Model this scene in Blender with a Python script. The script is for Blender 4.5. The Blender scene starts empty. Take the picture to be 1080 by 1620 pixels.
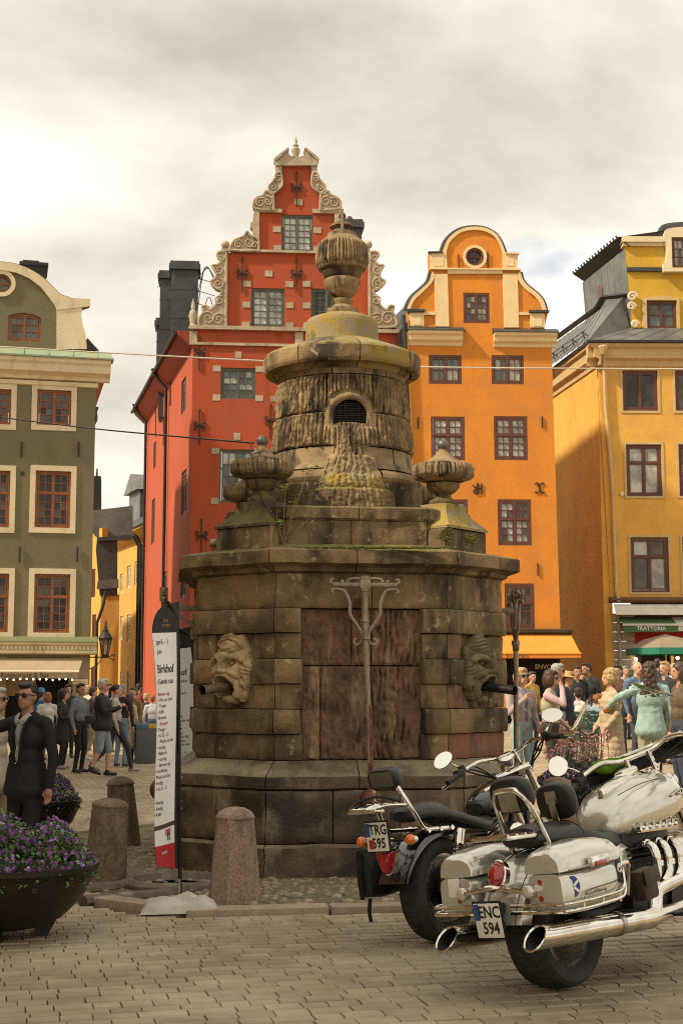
import bpy, bmesh, math, random
import numpy as np
from mathutils import Vector, Matrix, noise
from mathutils.geometry import tessellate_polygon
R = math.radians
PI = math.pi
random.seed(7)
SC = bpy.context.scene
COL = SC.collection

# ------------------------------------------------------------------ camera, sky, sun, exposure
CAM_H = 1.6
FPX = 2250.0                      # focal length in photo pixels (50 mm on a 36 mm tall frame)
PITCH = math.atan(278.0 / FPX)
cam_data = bpy.data.cameras.new('camera')
cam = bpy.data.objects.new('camera', cam_data)
COL.objects.link(cam)
cam.location = (0, 0, CAM_H)
cam.rotation_euler = (R(90) + PITCH, 0, 0)
cam_data.sensor_fit = 'VERTICAL'
cam_data.sensor_height = 36.0
cam_data.sensor_width = 24.0
cam_data.lens = 50.0
cam_data.clip_start = 0.1
cam_data.clip_end = 2000
cam_data.dof.use_dof = True
cam_data.dof.focus_distance = 11.5
cam_data.dof.aperture_fstop = 8.0
SC.camera = cam

SUN_EL, SUN_AZ = R(43), R(-112)   # azimuth clockwise from +Y: the sun stands left and a little behind the camera
sun_vec = Vector((math.sin(SUN_AZ) * math.cos(SUN_EL), math.cos(SUN_AZ) * math.cos(SUN_EL), math.sin(SUN_EL)))
sd = bpy.data.lights.new('sun', 'SUN')
sd.energy = 4.0
sd.angle = R(3)
sd.color = (1.0, 0.86, 0.66)
so = bpy.data.objects.new('sun', sd)
COL.objects.link(so)
so.rotation_euler = sun_vec.to_track_quat('Z', 'Y').to_euler()
so.location = (-20, -10, 40)

W = bpy.data.worlds.new('World')
SC.world = W
W.use_nodes = True
nt = W.node_tree
nt.nodes.clear()
def wn(t, **k):
    n = nt.nodes.new(t)
    for a, b in k.items():
        setattr(n, a, b)
    return n
def wl(a, b):
    nt.links.new(a, b)
w_out = wn('ShaderNodeOutputWorld')
w_sky = wn('ShaderNodeTexSky', sky_type='NISHITA', sun_disc=False)
w_sky.sun_elevation = SUN_EL
w_sky.sun_rotation = SUN_AZ
w_bs = wn('ShaderNodeBackground'); w_bs.inputs['Strength'].default_value = 0.10
wl(w_sky.outputs[0], w_bs.inputs[0])
w_tc = wn('ShaderNodeTexCoord')
w_sep = wn('ShaderNodeSeparateXYZ'); wl(w_tc.outputs['Generated'], w_sep.inputs[0])
w_zc = wn('ShaderNodeMath', operation='MAXIMUM'); wl(w_sep.outputs[2], w_zc.inputs[0]); w_zc.inputs[1].default_value = 0.0
w_za = wn('ShaderNodeMath', operation='ADD'); wl(w_zc.outputs[0], w_za.inputs[0]); w_za.inputs[1].default_value = 0.28
w_dx = wn('ShaderNodeMath', operation='DIVIDE'); wl(w_sep.outputs[0], w_dx.inputs[0]); wl(w_za.outputs[0], w_dx.inputs[1])
w_dy = wn('ShaderNodeMath', operation='DIVIDE'); wl(w_sep.outputs[1], w_dy.inputs[0]); wl(w_za.outputs[0], w_dy.inputs[1])
w_cmb = wn('ShaderNodeCombineXYZ'); wl(w_dx.outputs[0], w_cmb.inputs[0]); wl(w_dy.outputs[0], w_cmb.inputs[1])
w_map = wn('ShaderNodeMapping'); wl(w_cmb.outputs[0], w_map.inputs[0])
w_map.inputs['Location'].default_value = (6.5, 11.0, 0)
w_n1 = wn('ShaderNodeTexNoise'); wl(w_map.outputs[0], w_n1.inputs['Vector'])
w_n1.inputs['Scale'].default_value = 1.5; w_n1.inputs['Detail'].default_value = 9; w_n1.inputs['Roughness'].default_value = 0.56
w_n1.inputs['Distortion'].default_value = 0.25
w_r1 = wn('ShaderNodeValToRGB'); wl(w_n1.outputs[0], w_r1.inputs[0])       # light and dark in the cloud
cr = w_r1.color_ramp
cr.elements[0].position = 0.30; cr.elements[0].color = (0.50, 0.465, 0.40, 1)
cr.elements[1].position = 0.60; cr.elements[1].color = (1.06, 1.01, 0.90, 1)
e = cr.elements.new(0.46); e.color = (0.80, 0.75, 0.65, 1)
w_n2 = wn('ShaderNodeTexNoise'); wl(w_map.outputs[0], w_n2.inputs['Vector'])
w_n2.inputs['Scale'].default_value = 1.15; w_n2.inputs['Detail'].default_value = 6; w_n2.inputs['Roughness'].default_value = 0.55
w_r2 = wn('ShaderNodeValToRGB'); wl(w_n2.outputs[0], w_r2.inputs[0])       # rare breaks of blue
w_r2.color_ramp.elements[0].position = 0.30; w_r2.color_ramp.elements[0].color = (0, 0, 0, 1)
w_r2.color_ramp.elements[1].position = 0.40; w_r2.color_ramp.elements[1].color = (1, 1, 1, 1)
w_bc = wn('ShaderNodeBackground'); w_bc.inputs['Strength'].default_value = 0.86
wl(w_r1.outputs[0], w_bc.inputs[0])
w_mx = wn('ShaderNodeMixShader')
wl(w_r2.outputs[0], w_mx.inputs[0]); wl(w_bs.outputs[0], w_mx.inputs[1]); wl(w_bc.outputs[0], w_mx.inputs[2])
wl(w_mx.outputs[0], w_out.inputs[0])

vs = SC.view_settings
SC.display_settings.display_device = 'sRGB'
vs.view_transform = 'Standard'
vs.look = 'None'
vs.gamma = 1.0
vs.use_curve_mapping = False
vs.exposure = 0.54
SC.render.engine = 'CYCLES'
SC.cycles.use_denoising = False
SC.cycles.sample_clamp_direct = 8
SC.cycles.filter_width = 1.0
SC.cycles.max_bounces = 6
SC.cycles.diffuse_bounces = 3
SC.cycles.glossy_bounces = 4
SC.cycles.transmission_bounces = 6
SC.cycles.transparent_max_bounces = 8
SC.cycles.caustics_reflective = False
SC.cycles.caustics_refractive = False
SC.cycles.sample_clamp_indirect = 6

# ------------------------------------------------------------------ picture geometry helpers
_cp, _sp = math.cos(PITCH), math.sin(PITCH)
def ray(px, py):
    x, y, f = px - 540.0, 810.0 - py, FPX
    return Vector((x, f * _cp - y * _sp, f * _sp + y * _cp))
def at(px, py, Y):
    d = ray(px, py)
    k = Y / d.y
    return Vector((d.x * k, Y, CAM_H + d.z * k))
def zat(py, Y):
    return at(540, py, Y).z
def smooth(a, b, x):
    t = max(0.0, min(1.0, (x - a) / (b - a)))
    return t * t * (3 - 2 * t)
def gz(x, y):                     # the square rises gently towards its far right
    return 0.07 * max(0.0, x - 0.6) * smooth(11.5, 19, y)

# ------------------------------------------------------------------ materials
MATS = {}
def M(name, c, rough=0.6, metal=0.0, c2=None, vs=3.0, vmix=(0.35, 0.65), stain=None, ss=1.2, smix=(0.5, 0.7), sz=0.25,
      bump=0.0, bs=20.0, rnd=0.0, tone=False, spec=0.5, coat=0.0, trans=0.0, ior=1.45, emit=None, es=1.0, sss=0.0, detail=5.0,
      stain2=None, s2=6.0, s2mix=(0.6, 0.7), alpha=1.0, top=None, topmix=(0.5, 0.62), bump2=0.0, bs2=3.0):
    if name in MATS:
        return MATS[name]
    m = bpy.data.materials.new(name)
    m.use_nodes = True
    t = m.node_tree
    b = t.nodes['Principled BSDF']
    def nd(ty, **k):
        n = t.nodes.new(ty)
        for a, v in k.items():
            setattr(n, a, v)
        return n
    L = t.links.new
    b.inputs['Base Color'].default_value = (*c, 1)
    b.inputs['Roughness'].default_value = rough
    b.inputs['Metallic'].default_value = metal
    b.inputs['Specular IOR Level'].default_value = spec
    b.inputs['IOR'].default_value = ior
    b.inputs['Coat Weight'].default_value = coat
    b.inputs['Coat Roughness'].default_value = 0.06
    b.inputs['Transmission Weight'].default_value = trans
    b.inputs['Alpha'].default_value = alpha
    if sss:
        b.inputs['Subsurface Weight'].default_value = sss
        b.inputs['Subsurface Radius'].default_value = (0.01, 0.004, 0.002)
    if emit:
        b.inputs['Emission Color'].default_value = (*emit, 1)
        b.inputs['Emission Strength'].default_value = es
    geo = nd('ShaderNodeNewGeometry')
    cur = None
    def noise_fac(scale, lo, hi, z=1.0, det=detail):
        n = nd('ShaderNodeTexNoise')
        if z != 1.0:
            mp = nd('ShaderNodeMapping')
            mp.inputs['Scale'].default_value = (1, 1, z)
            L(geo.outputs['Position'], mp.inputs[0]); L(mp.outputs[0], n.inputs['Vector'])
        else:
            L(geo.outputs['Position'], n.inputs['Vector'])
        n.inputs['Scale'].default_value = scale
        n.inputs['Detail'].default_value = det
        n.inputs['Roughness'].default_value = 0.6
        r = nd('ShaderNodeMapRange')
        r.inputs[1].default_value = lo; r.inputs[2].default_value = hi
        L(n.outputs[0], r.inputs[0])
        return r.outputs[0]
    def mix(fac, a, bcol):
        x = nd('ShaderNodeMix', data_type='RGBA')
        L(fac, x.inputs[0])
        if isinstance(a, tuple): x.inputs[6].default_value = (*a, 1)
        else: L(a, x.inputs[6])
        if isinstance(bcol, tuple): x.inputs[7].default_value = (*bcol, 1)
        else: L(bcol, x.inputs[7])
        return x.outputs[2]
    if c2:
        cur = mix(noise_fac(vs, *vmix), c, c2)
    if stain:
        cur = mix(noise_fac(ss, *smix, z=sz), cur or c, stain)
    if stain2:
        cur = mix(noise_fac(s2, *s2mix), cur or c, stain2)
    if top:                                        # moss and lichen that settle on faces turned to the sky
        sx = nd('ShaderNodeSeparateXYZ'); L(geo.outputs['Normal'], sx.inputs[0])
        a1 = nd('ShaderNodeMapRange'); a1.inputs[1].default_value = 0.25; a1.inputs[2].default_value = 0.8
        L(sx.outputs[2], a1.inputs[0])
        mu = nd('ShaderNodeMath', operation='MULTIPLY')
        L(a1.outputs[0], mu.inputs[0]); L(noise_fac(4.0, *topmix), mu.inputs[1])
        cur = mix(mu.outputs[0], cur or c, top)
    if rnd or tone:
        hs = nd('ShaderNodeHueSaturation')
        mr = nd('ShaderNodeMapRange')
        if tone:
            at_ = nd('ShaderNodeAttribute', attribute_name='tone'); L(at_.outputs['Fac'], mr.inputs[0])
        else:
            oi = nd('ShaderNodeObjectInfo'); L(oi.outputs['Random'], mr.inputs[0])
        k = rnd or 0.25
        mr.inputs[3].default_value = 1 - k; mr.inputs[4].default_value = 1 + k
        L(mr.outputs[0], hs.inputs['Value'])
        if cur is None:
            hs.inputs['Color'].default_value = (*c, 1)
        else:
            L(cur, hs.inputs['Color'])
        cur = hs.outputs[0]
    if cur is not None:
        L(cur, b.inputs['Base Color'])
    if bump:
        n = nd('ShaderNodeTexNoise'); L(geo.outputs['Position'], n.inputs['Vector'])
        n.inputs['Scale'].default_value = bs; n.inputs['Detail'].default_value = 5; n.inputs['Roughness'].default_value = 0.65
        bp = nd('ShaderNodeBump'); bp.inputs['Strength'].default_value = min(1.0, bump); bp.inputs['Distance'].default_value = 0.4 / bs
        L(n.outputs[0], bp.inputs['Height'])
        if bump2:
            n2 = nd('ShaderNodeTexNoise'); L(geo.outputs['Position'], n2.inputs['Vector'])
            n2.inputs['Scale'].default_value = bs2; n2.inputs['Detail'].default_value = 4
            bp2 = nd('ShaderNodeBump'); bp2.inputs['Strength'].default_value = bump2; bp2.inputs['Distance'].default_value = 0.3 / bs2
            L(n2.outputs[0], bp2.inputs['Height']); L(bp2.outputs[0], bp.inputs['Normal'])
        L(bp.outputs[0], b.inputs['Normal'])
    MATS[name] = m
    return m

# ------------------------------------------------------------------ mesh helpers
class MB:
    def __init__(s, mat=None):
        s.v = []; s.f = []; s.mi = []; s.M = mat or Matrix.Identity(4); s.tone = []
    def add(s, vs_, fs, mi=0, tone=0.0):
        o = len(s.v)
        Mx = s.M
        s.v.extend([tuple(Mx @ Vector(p)) for p in vs_])
        s.f.extend([tuple(i + o for i in f) for f in fs])
        s.mi.extend([mi] * len(fs))
        s.tone.extend([tone] * len(fs))
        return s
    def box(s, c, d, mi=0, rot=None, tone=0.0):
        hx, hy, hz = d[0] / 2, d[1] / 2, d[2] / 2
        p = [Vector((x * hx, y * hy, z * hz)) for z in (-1, 1) for y in (-1, 1) for x in (-1, 1)]
        if rot is not None:
            p = [rot @ q for q in p]
        c = Vector(c)
        return s.add([q + c for q in p], [(0, 2, 3, 1), (4, 5, 7, 6), (0, 1, 5, 4), (2, 6, 7, 3), (0, 4, 6, 2), (1, 3, 7, 5)], mi, tone)
    def bb(s, x0, x1, y0, y1, z0, z1, mi=0, tone=0.0):
        return s.box(((x0 + x1) / 2, (y0 + y1) / 2, (z0 + z1) / 2), (abs(x1 - x0), abs(y1 - y0), abs(z1 - z0)), mi, None, tone)
    def rbox(s, c, d, r=0.02, mi=0, rot=None, seg=2, tone=0.0):
        bm = bmesh.new()
        bmesh.ops.create_cube(bm, size=1)
        bmesh.ops.scale(bm, vec=d, verts=bm.verts)
        r = min(r, min(d) * 0.49)
        bmesh.ops.bevel(bm, geom=bm.edges[:], offset=r, segments=seg, affect='EDGES', profile=0.6)
        return s.bm(bm, mi, c, rot, tone)
    def bm(s, bm, mi=0, c=(0, 0, 0), rot=None, tone=0.0):
        bm.verts.index_update()
        vv = [(rot @ v.co if rot is not None else v.co) + Vector(c) for v in bm.verts]
        s.add(vv, [[v.index for v in f.verts] for f in bm.faces], mi, tone)
        bm.free()
        return s
    def tube(s, pts, r, n=8, mi=0, closed=False, caps=True, flat=1.0):
        pts = [Vector(p) for p in pts]
        k = len(pts)
        rr = r if isinstance(r, (list, tuple)) else [r] * k
        vs_ = []; up = None
        for i, p in enumerate(pts):
            a = pts[(i - 1) % k] if (i > 0 or closed) else p
            b = pts[(i + 1) % k] if (i < k - 1 or closed) else p
            t = (b - a)
            if t.length < 1e-9: t = Vector((0, 0, 1))
            t.normalize()
            if up is None:
                up = Vector((0, 0, 1)) if abs(t.z) < 0.9 else Vector((0, 1, 0))
            sd_ = t.cross(up)
            if sd_.length < 1e-6:
                sd_ = t.cross(Vector((1, 0, 0)))
            sd_.normalize()
            up = sd_.cross(t).normalized()
            for j in range(n):
                an = 2 * PI * j / n
                vs_.append(p + sd_ * math.cos(an) * rr[i] + up * math.sin(an) * rr[i] * flat)
        fs = []
        for i in range(k if closed else k - 1):
            for j in range(n):
                a0 = i * n + j; a1 = i * n + (j + 1) % n
                b0 = ((i + 1) % k) * n + j; b1 = ((i + 1) % k) * n + (j + 1) % n
                fs.append((a0, a1, b1, b0))
        if caps and not closed:
            fs.append(tuple(range(n - 1, -1, -1)))
            fs.append(tuple((k - 1) * n + j for j in range(n)))
        return s.add(vs_, fs, mi)
    def lathe(s, prof, n=32, c=(0, 0, 0), mi=0, rot=None, fn=None, a0=0.0, a1=2 * PI):
        c = Vector(c)
        full = abs(a1 - a0 - 2 * PI) < 1e-6
        cols = n if full else n + 1
        vs_ = []
        for i, (r, z) in enumerate(prof):
            for j in range(cols):
                a = a0 + (a1 - a0) * j / n
                q = r if fn is None else fn(r, z, a, i)
                p = Vector((q * math.cos(a), q * math.sin(a), z))
                vs_.append((rot @ p if rot is not None else p) + c)
        fs = []
        for i in range(len(prof) - 1):
            for j in range(n):
                j2 = (j + 1) % cols
                fs.append((i * cols + j, i * cols + j2, (i + 1) * cols + j2, (i + 1) * cols + j))
        if full:
            if prof[0][0] > 1e-4: fs.append(tuple(range(cols - 1, -1, -1)))
            if prof[-1][0] > 1e-4: fs.append(tuple((len(prof) - 1) * cols + j for j in range(cols)))
        return s.add(vs_, fs, mi)
    def ball(s, c, r, mi=0, n=16, m=10, rot=None):
        if not isinstance(r, (tuple, list)): r = (r, r, r)
        vs_ = [Vector((0, 0, -r[2]))]
        for i in range(1, m):
            a = -PI / 2 + PI * i / m
            for j in range(n):
                b = 2 * PI * j / n
                vs_.append(Vector((r[0] * math.cos(a) * math.cos(b), r[1] * math.cos(a) * math.sin(b), r[2] * math.sin(a))))
        vs_.append(Vector((0, 0, r[2])))
        if rot is not None: vs_ = [rot @ q for q in vs_]
        c = Vector(c)
        fs = [(0, 1 + (j + 1) % n, 1 + j) for j in range(n)]
        for i in range(m - 2):
            for j in range(n):
                a = 1 + i * n + j; b = 1 + i * n + (j + 1) % n
                fs.append((a, b, b + n, a + n))
        o = 1 + (m - 2) * n
        fs += [(o + j, o + (j + 1) % n, len(vs_) - 1) for j in range(n)]
        return s.add([q + c for q in vs_], fs, mi)
    def prism(s, poly, y0, y1, mi=0, holes=(), back=True, mi_side=None):
        """polygon in local x-z, extruded along local y from y0 (front) to y1"""
        loops = [[Vector((p[0], p[1], 0)) for p in poly]] + [[Vector((p[0], p[1], 0)) for p in h] for h in holes]
        flat = [q for l in loops for q in l]
        tris = tessellate_polygon(loops)
        n = len(flat)
        vs_ = [Vector((q.x, y0, q.y)) for q in flat] + [Vector((q.x, y1, q.y)) for q in flat]
        fs = []
        for t in tris:
            a, b, c = (flat[i] for i in t)
            nrm = (b - a).cross(c - a).z
            t2 = t if nrm > 0 else (t[0], t[2], t[1])
            fs.append(tuple(t2))
            if back: fs.append((t2[0] + n, t2[2] + n, t2[1] + n))
        k = len(fs)
        o = 0
        for li, l in enumerate(loops):
            m = len(l)
            ar = sum(l[i].x * l[(i + 1) % m].y - l[(i + 1) % m].x * l[i].y for i in range(m))
            for i in range(m):
                a, b = o + i, o + (i + 1) % m
                f = (a, a + n, b + n, b)
                if (ar > 0) != (li == 0): pass
                if ar < 0: f = f[::-1]
                if li > 0: f = f[::-1]
                fs.append(f)
            o += m
        s.add(vs_, fs, mi)
        if mi_side is not None:
            for q in range(len(s.mi) - (len(fs) - k), len(s.mi)): s.mi[q] = mi_side
        return s
    def mesh(s, name, mats, sm=35, tone=False):
        me = bpy.data.meshes.new(name)
        me.from_pydata(s.v, [], s.f)
        for m in (mats if isinstance(mats, (list, tuple)) else [mats]):
            me.materials.append(m)
        if len(me.materials) > 1:
            me.polygons.foreach_set('material_index', s.mi)
        if tone:
            at_ = me.attributes.new('tone', 'FLOAT', 'FACE')
            at_.data.foreach_set('value', s.tone)
        if sm:
            me.polygons.foreach_set('use_smooth', [True] * len(me.polygons))
            me.set_sharp_from_angle(angle=R(sm))
        me.update()
        return me
    def build(s, name, mats, parent=None, sm=35, tone=False, **kw):
        return link(name, s.mesh(name, mats, sm, tone), parent, **kw)

def link(name, me, parent=None, loc=None, rot=None, label=None, cat=None, group=None, kind=None):
    o = bpy.data.objects.new(name, me)
    COL.objects.link(o)
    if parent is not None: o.parent = parent
    if loc is not None: o.location = loc
    if rot is not None: o.rotation_euler = rot
    return tag(o, label, cat, group, kind)
def tag(o, label=None, cat=None, group=None, kind=None):
    if label: o['label'] = label
    if cat: o['category'] = cat
    if group: o['group'] = group
    if kind: o['kind'] = kind
    return o
def thing(name, label, cat, loc=(0, 0, 0), rz=0.0, group=None, rot=None):
    o = bpy.data.objects.new(name, None)
    COL.objects.link(o)
    o.empty_display_size = 0.1
    o.location = loc
    o.rotation_euler = rot if rot is not None else (0, 0, rz)
    return tag(o, label, cat, group)
def copy_tree(o, parent=None):
    c = o.copy()
    COL.objects.link(c)
    c.parent = parent
    for ch in o.children:
        copy_tree(ch, c)
    return c
BENCH = bpy.data.scenes.new('bench')          # side bench for evaluating text and fused bodies quickly
def bench_mesh(o):
    BENCH.collection.objects.link(o)
    with bpy.context.temp_override(scene=BENCH, view_layer=BENCH.view_layers[0]):
        dg = bpy.context.evaluated_depsgraph_get()
        me = bpy.data.meshes.new_from_object(o.evaluated_get(dg))
    bpy.data.objects.remove(o)
    return me
def text_mesh(txt, size, depth=0.004, bold=0.0, align='CENTER', sx=1.0):
    cu = bpy.data.curves.new('lettering', 'FONT')
    cu.body = txt
    cu.size = size
    cu.extrude = depth
    cu.offset = bold
    cu.align_x = align
    cu.align_y = 'CENTER'
    cu.resolution_u = 2
    o = bpy.data.objects.new('lettering', cu)
    me = bench_mesh(o)
    bpy.data.curves.remove(cu)
    # lettering stands in local x-z, read from -y
    me.transform(Matrix.Rotation(R(90), 4, 'X') @ Matrix.Scale(sx, 4, (1, 0, 0)))
    return me
def lettering(txt, size, mat, parent, loc, rot=(0, 0, 0), bold=0.0, align='CENTER', sx=1.0, depth=0.004, name='lettering'):
    me = text_mesh(txt, size, depth, bold, align, sx)
    me.materials.clear()
    me.materials.append(mat)
    o = link(name, me, parent, loc)
    o.rotation_euler = rot
    return o
def fbm(p, o=4):
    return noise.fractal(Vector(p), 1.0, 2.0, o)
def catmull(pts, k=6, closed=False):
    P = [Vector(p) for p in pts]
    n = len(P)
    out = []
    rng = range(n if closed else n - 1)
    for i in rng:
        p0 = P[(i - 1) % n] if (closed or i > 0) else P[i]
        p1 = P[i]; p2 = P[(i + 1) % n]
        p3 = P[(i + 2) % n] if (closed or i < n - 2) else p2
        for j in range(k):
            t = j / k
            out.append(0.5 * ((2 * p1) + (p2 - p0) * t + (2 * p0 - 5 * p1 + 4 * p2 - p3) * t * t + (3 * p1 - p0 - 3 * p2 + p3) * t ** 3))
    if not closed: out.append(P[-1])
    return out

# voxel-fused bodies: tapered capsules and ellipsoids grown into ONE continuous surface
def cap_mesh(bm, a, b, ra, rb, n=10):
    a, b = Vector(a), Vector(b)
    d = b - a
    L_ = d.length
    q = Vector((0, 0, 1)).rotation_difference(d.normalized()) if L_ > 1e-6 else Matrix.Identity(3).to_quaternion()
    rings = []
    for i in range(5):
        t = -PI / 2 + (PI / 2) * i / 4
        rings.append((ra * math.cos(t), ra * math.sin(t)))
    for i in range(5):
        t = (PI / 2) * i / 4
        rings.append((rb * math.cos(t), L_ + rb * math.sin(t)))
    vv = []
    for r, z in rings:
        r = max(r, 1e-4)
        vv.append([bm.verts.new(a + q @ Vector((r * math.cos(2 * PI * j / n), r * math.sin(2 * PI * j / n), z))) for j in range(n)])
    for i in range(len(vv) - 1):
        for j in range(n):
            bm.faces.new((vv[i][j], vv[i][(j + 1) % n], vv[i + 1][(j + 1) % n], vv[i + 1][j]))
    bm.faces.new(vv[0][::-1]); bm.faces.new(vv[-1])
def ell_mesh(bm, c, r, rot=None):
    mb = MB(); mb.ball(c, r, rot=rot, n=14, m=10)
    vv = [bm.verts.new(p) for p in mb.v]
    for f in mb.f: bm.faces.new([vv[i] for i in f])
def fuse(prims, voxel, smooth_it=3):
    """prims: ('c', a, b, ra, rb, label) or ('e', c, (rx,ry,rz), label[, rot]) -> mesh, per-face label"""
    bm = bmesh.new()
    for p in prims:
        if p[0] == 'c': cap_mesh(bm, *p[1:5])
        else: ell_mesh(bm, p[1], p[2], p[4] if len(p) > 4 else None)
    me = bpy.data.meshes.new('fuse'); bm.to_mesh(me); bm.free()
    o = bpy.data.objects.new('fuse', me)
    md = o.modifiers.new('r', 'REMESH'); md.mode = 'VOXEL'; md.voxel_size = voxel; md.use_smooth_shade = True
    if smooth_it:
        s_ = o.modifiers.new('s', 'SMOOTH'); s_.iterations = smooth_it; s_.factor = 0.5
    out = bench_mesh(o)
    bpy.data.meshes.remove(me)
    nf = len(out.polygons)
    cen = np.empty(nf * 3); out.polygons.foreach_get('center', cen); cen = cen.reshape(-1, 3)
    best = np.full(nf, 1e9); lab = np.zeros(nf, dtype=int)
    for p in prims:
        if p[0] == 'c':
            a, b = np.array(p[1]), np.array(p[2]); d = b - a; l2 = max(1e-9, d @ d)
            t = np.clip((cen - a) @ d / l2, 0, 1)
            dist = np.linalg.norm(cen - (a + t[:, None] * d), axis=1) - (p[3] + (p[4] - p[3]) * t)
            k = p[5]
        else:
            q = cen - np.array(p[1])
            if len(p) > 4 and p[4] is not None:
                q = q @ np.array(p[4])
            r = np.array(p[2]); m_ = np.linalg.norm(q / r, axis=1)
            dist = (m_ - 1) * r.min(); k = p[3]
        u = dist < best
        best[u] = dist[u]; lab[u] = k
    return out, lab
# ------------------------------------------------------------------ ground of the square
m_ground = M('square_ground', (0.34, 0.26, 0.16), 0.9, c2=(0.25, 0.19, 0.115), vs=1.1, bump=0.5, bs=30, stain=(0.42, 0.35, 0.24), ss=0.5, sz=1.0)
def ground_bricks(m):
    t = m.node_tree; b = t.nodes['Principled BSDF']
    src = b.inputs['Base Color'].links[0].from_socket
    g = t.nodes.new('ShaderNodeNewGeometry')
    mp = t.nodes.new('ShaderNodeMapping'); mp.inputs['Rotation'].default_value = (0, 0, R(-14))
    br = t.nodes.new('ShaderNodeTexBrick')
    br.inputs['Scale'].default_value = 1.0
    br.inputs['Mortar Size'].default_value = 0.012
    br.inputs['Brick Width'].default_value = 0.24
    br.inputs['Row Height'].default_value = 0.17
    br.inputs['Color1'].default_value = (1.12, 1.12, 1.1, 1); br.inputs['Color2'].default_value = (0.85, 0.85, 0.85, 1)
    br.inputs['Mortar'].default_value = (0.5, 0.45, 0.38, 1)
    mx = t.nodes.new('ShaderNodeMix'); mx.data_type = 'RGBA'; mx.blend_type = 'MULTIPLY'; mx.inputs[0].default_value = 1
    L = t.links.new
    L(g.outputs['Position'], mp.inputs[0]); L(mp.outputs[0], br.inputs['Vector'])
    L(src, mx.inputs[6]); L(br.outputs[0], mx.inputs[7]); L(mx.outputs[2], b.inputs['Base Color'])
ground_bricks(m_ground)
mb = MB()
xs = [-600, -200, -80, -40, -25, -15, -10, -6, -3, -1, 0, 0.6, 1.5, 3, 5, 8, 12, 17, 25, 40, 80, 200, 600]
ys = [-300, -60, -20, 0, 4, 6, 8, 10, 11.5, 12.5, 13.5, 14.5, 15.5, 16.5, 17.5, 18.5, 20, 24, 30, 38, 46, 54, 64, 80, 140, 400, 900]
vv = [(x, y, gz(min(x, 20), y) - (0.032 if y < 22 else 0.008)) for y in ys for x in xs]
ff = [(j * len(xs) + i, j * len(xs) + i + 1, (j + 1) * len(xs) + i + 1, (j + 1) * len(xs) + i) for j in range(len(ys) - 1) for i in range(len(xs) - 1)]
mb.add(vv, ff)
square = mb.build('square_ground', m_ground, sm=60, kind='structure')

FX, FY, FYAW = 0.006, 14.0, R(7)
fc, fs_ = math.cos(FYAW), math.sin(FYAW)
def f_local(x, y):
    x -= FX; y -= FY
    return (x * fc + y * fs_, -x * fs_ + y * fc)
def oct_inside(x, y, a, h):
    x, y = abs(x), abs(y)
    return x < a and y < a and x + y < a + h
m_sett = M('granite_sett', (0.32, 0.245, 0.15), 0.68, c2=(0.23, 0.175, 0.105), vs=3.5, bump=0.5, bs=70, tone=True, rnd=0.13, stain=(0.44, 0.36, 0.24), ss=0.9, smix=(0.45, 0.75), sz=1.0)
KA, KH = 3.42, 1.55
def sett(mb, c, ux, uy, l, w, top, rs):
    hl, hw = l / 2 - 0.0015, w / 2 - 0.009
    jt = lambda k: rs.uniform(-k, k)
    base = [(-hl + jt(.002), -hw + jt(.006)), (hl + jt(.002), -hw + jt(.006)), (hl + jt(.002), hw + jt(.006)), (-hl + jt(.002), hw + jt(.006))]
    vv = []
    tilt = (jt(.007), jt(.012))
    for k, (sc_, z) in enumerate(((1.0, -0.06), (1.0, -0.012), (0.86, -0.001))):
        for p in base:
            q = (p[0] * (sc_ if k < 2 else 1 - 0.006 / l), p[1] * (sc_ if k < 2 else 1 - 0.022 / w))
            vv.append(c + ux * q[0] + uy * q[1] + Vector((0, 0, top + z + q[0] * tilt[0] + q[1] * tilt[1])))
    vv.append(c + Vector((0, 0, top + 0.001)))
    fs = [(i, (i + 1) % 4, 4 + (i + 1) % 4, 4 + i) for i in range(4)]
    fs += [(4 + i, 4 + (i + 1) % 4, 8 + (i + 1) % 4, 8 + i) for i in range(4)]
    fs += [(8 + i, 8 + (i + 1) % 4, 12) for i in range(4)]
    mb.add(vv, fs, 0, rs.random())
def lay_setts():
    rs = random.Random(3)
    a = R(14)
    ux = Vector((math.cos(a), math.sin(a), 0)); uy = Vector((-math.sin(a), math.cos(a), 0))
    todo = []
    v = -2.0
    while v < 27:
        w = rs.uniform(0.112, 0.145)
        u = -9 + rs.uniform(0, 0.3)
        wob = rs.uniform(-1, 1)
        while u < 13:
            l = rs.uniform(0.13, 0.25)
            p = ux * (u + l / 2) + uy * (v + w / 2 + 0.012 * math.sin(u * 1.3 + wob))
            if 6.2 < p.y < 23 and abs(p.x) < 0.255 * p.y + 0.45:
                lx, ly = f_local(p.x, p.y)
                if not oct_inside(lx, ly, KA + 0.12, KH + 0.12):
                    todo.append((p.y, p, l, w))
            u += l
        v += w
    todo.sort(key=lambda q: q[0])
    big = MB()
    for i, (_, p, l, w) in enumerate(todo):
        vis = abs(p.x) < 0.243 * p.y + 0.1 and p.y > 6.7
        t_ = gz(p.x, p.y) + rs.uniform(-0.003, 0.003) + 0.008 * fbm((p.x * .7, p.y * .7, 0), 2)
        if vis and lay_setts.n < 300:
            lay_setts.n += 1
            one = MB(); sett(one, Vector((0, 0, 0)), ux, uy, l, w, 0, rs)
            one.build('sett', m_sett, square, sm=20, tone=True, loc=(p.x, p.y, t_))
        else:
            sett(big, Vector((p.x, p.y, 0)), ux, uy, l, w, t_, rs)
    big.build('setts', m_sett, square, sm=20, tone=True, kind='stuff')
lay_setts.n = 0
lay_setts()

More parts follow.
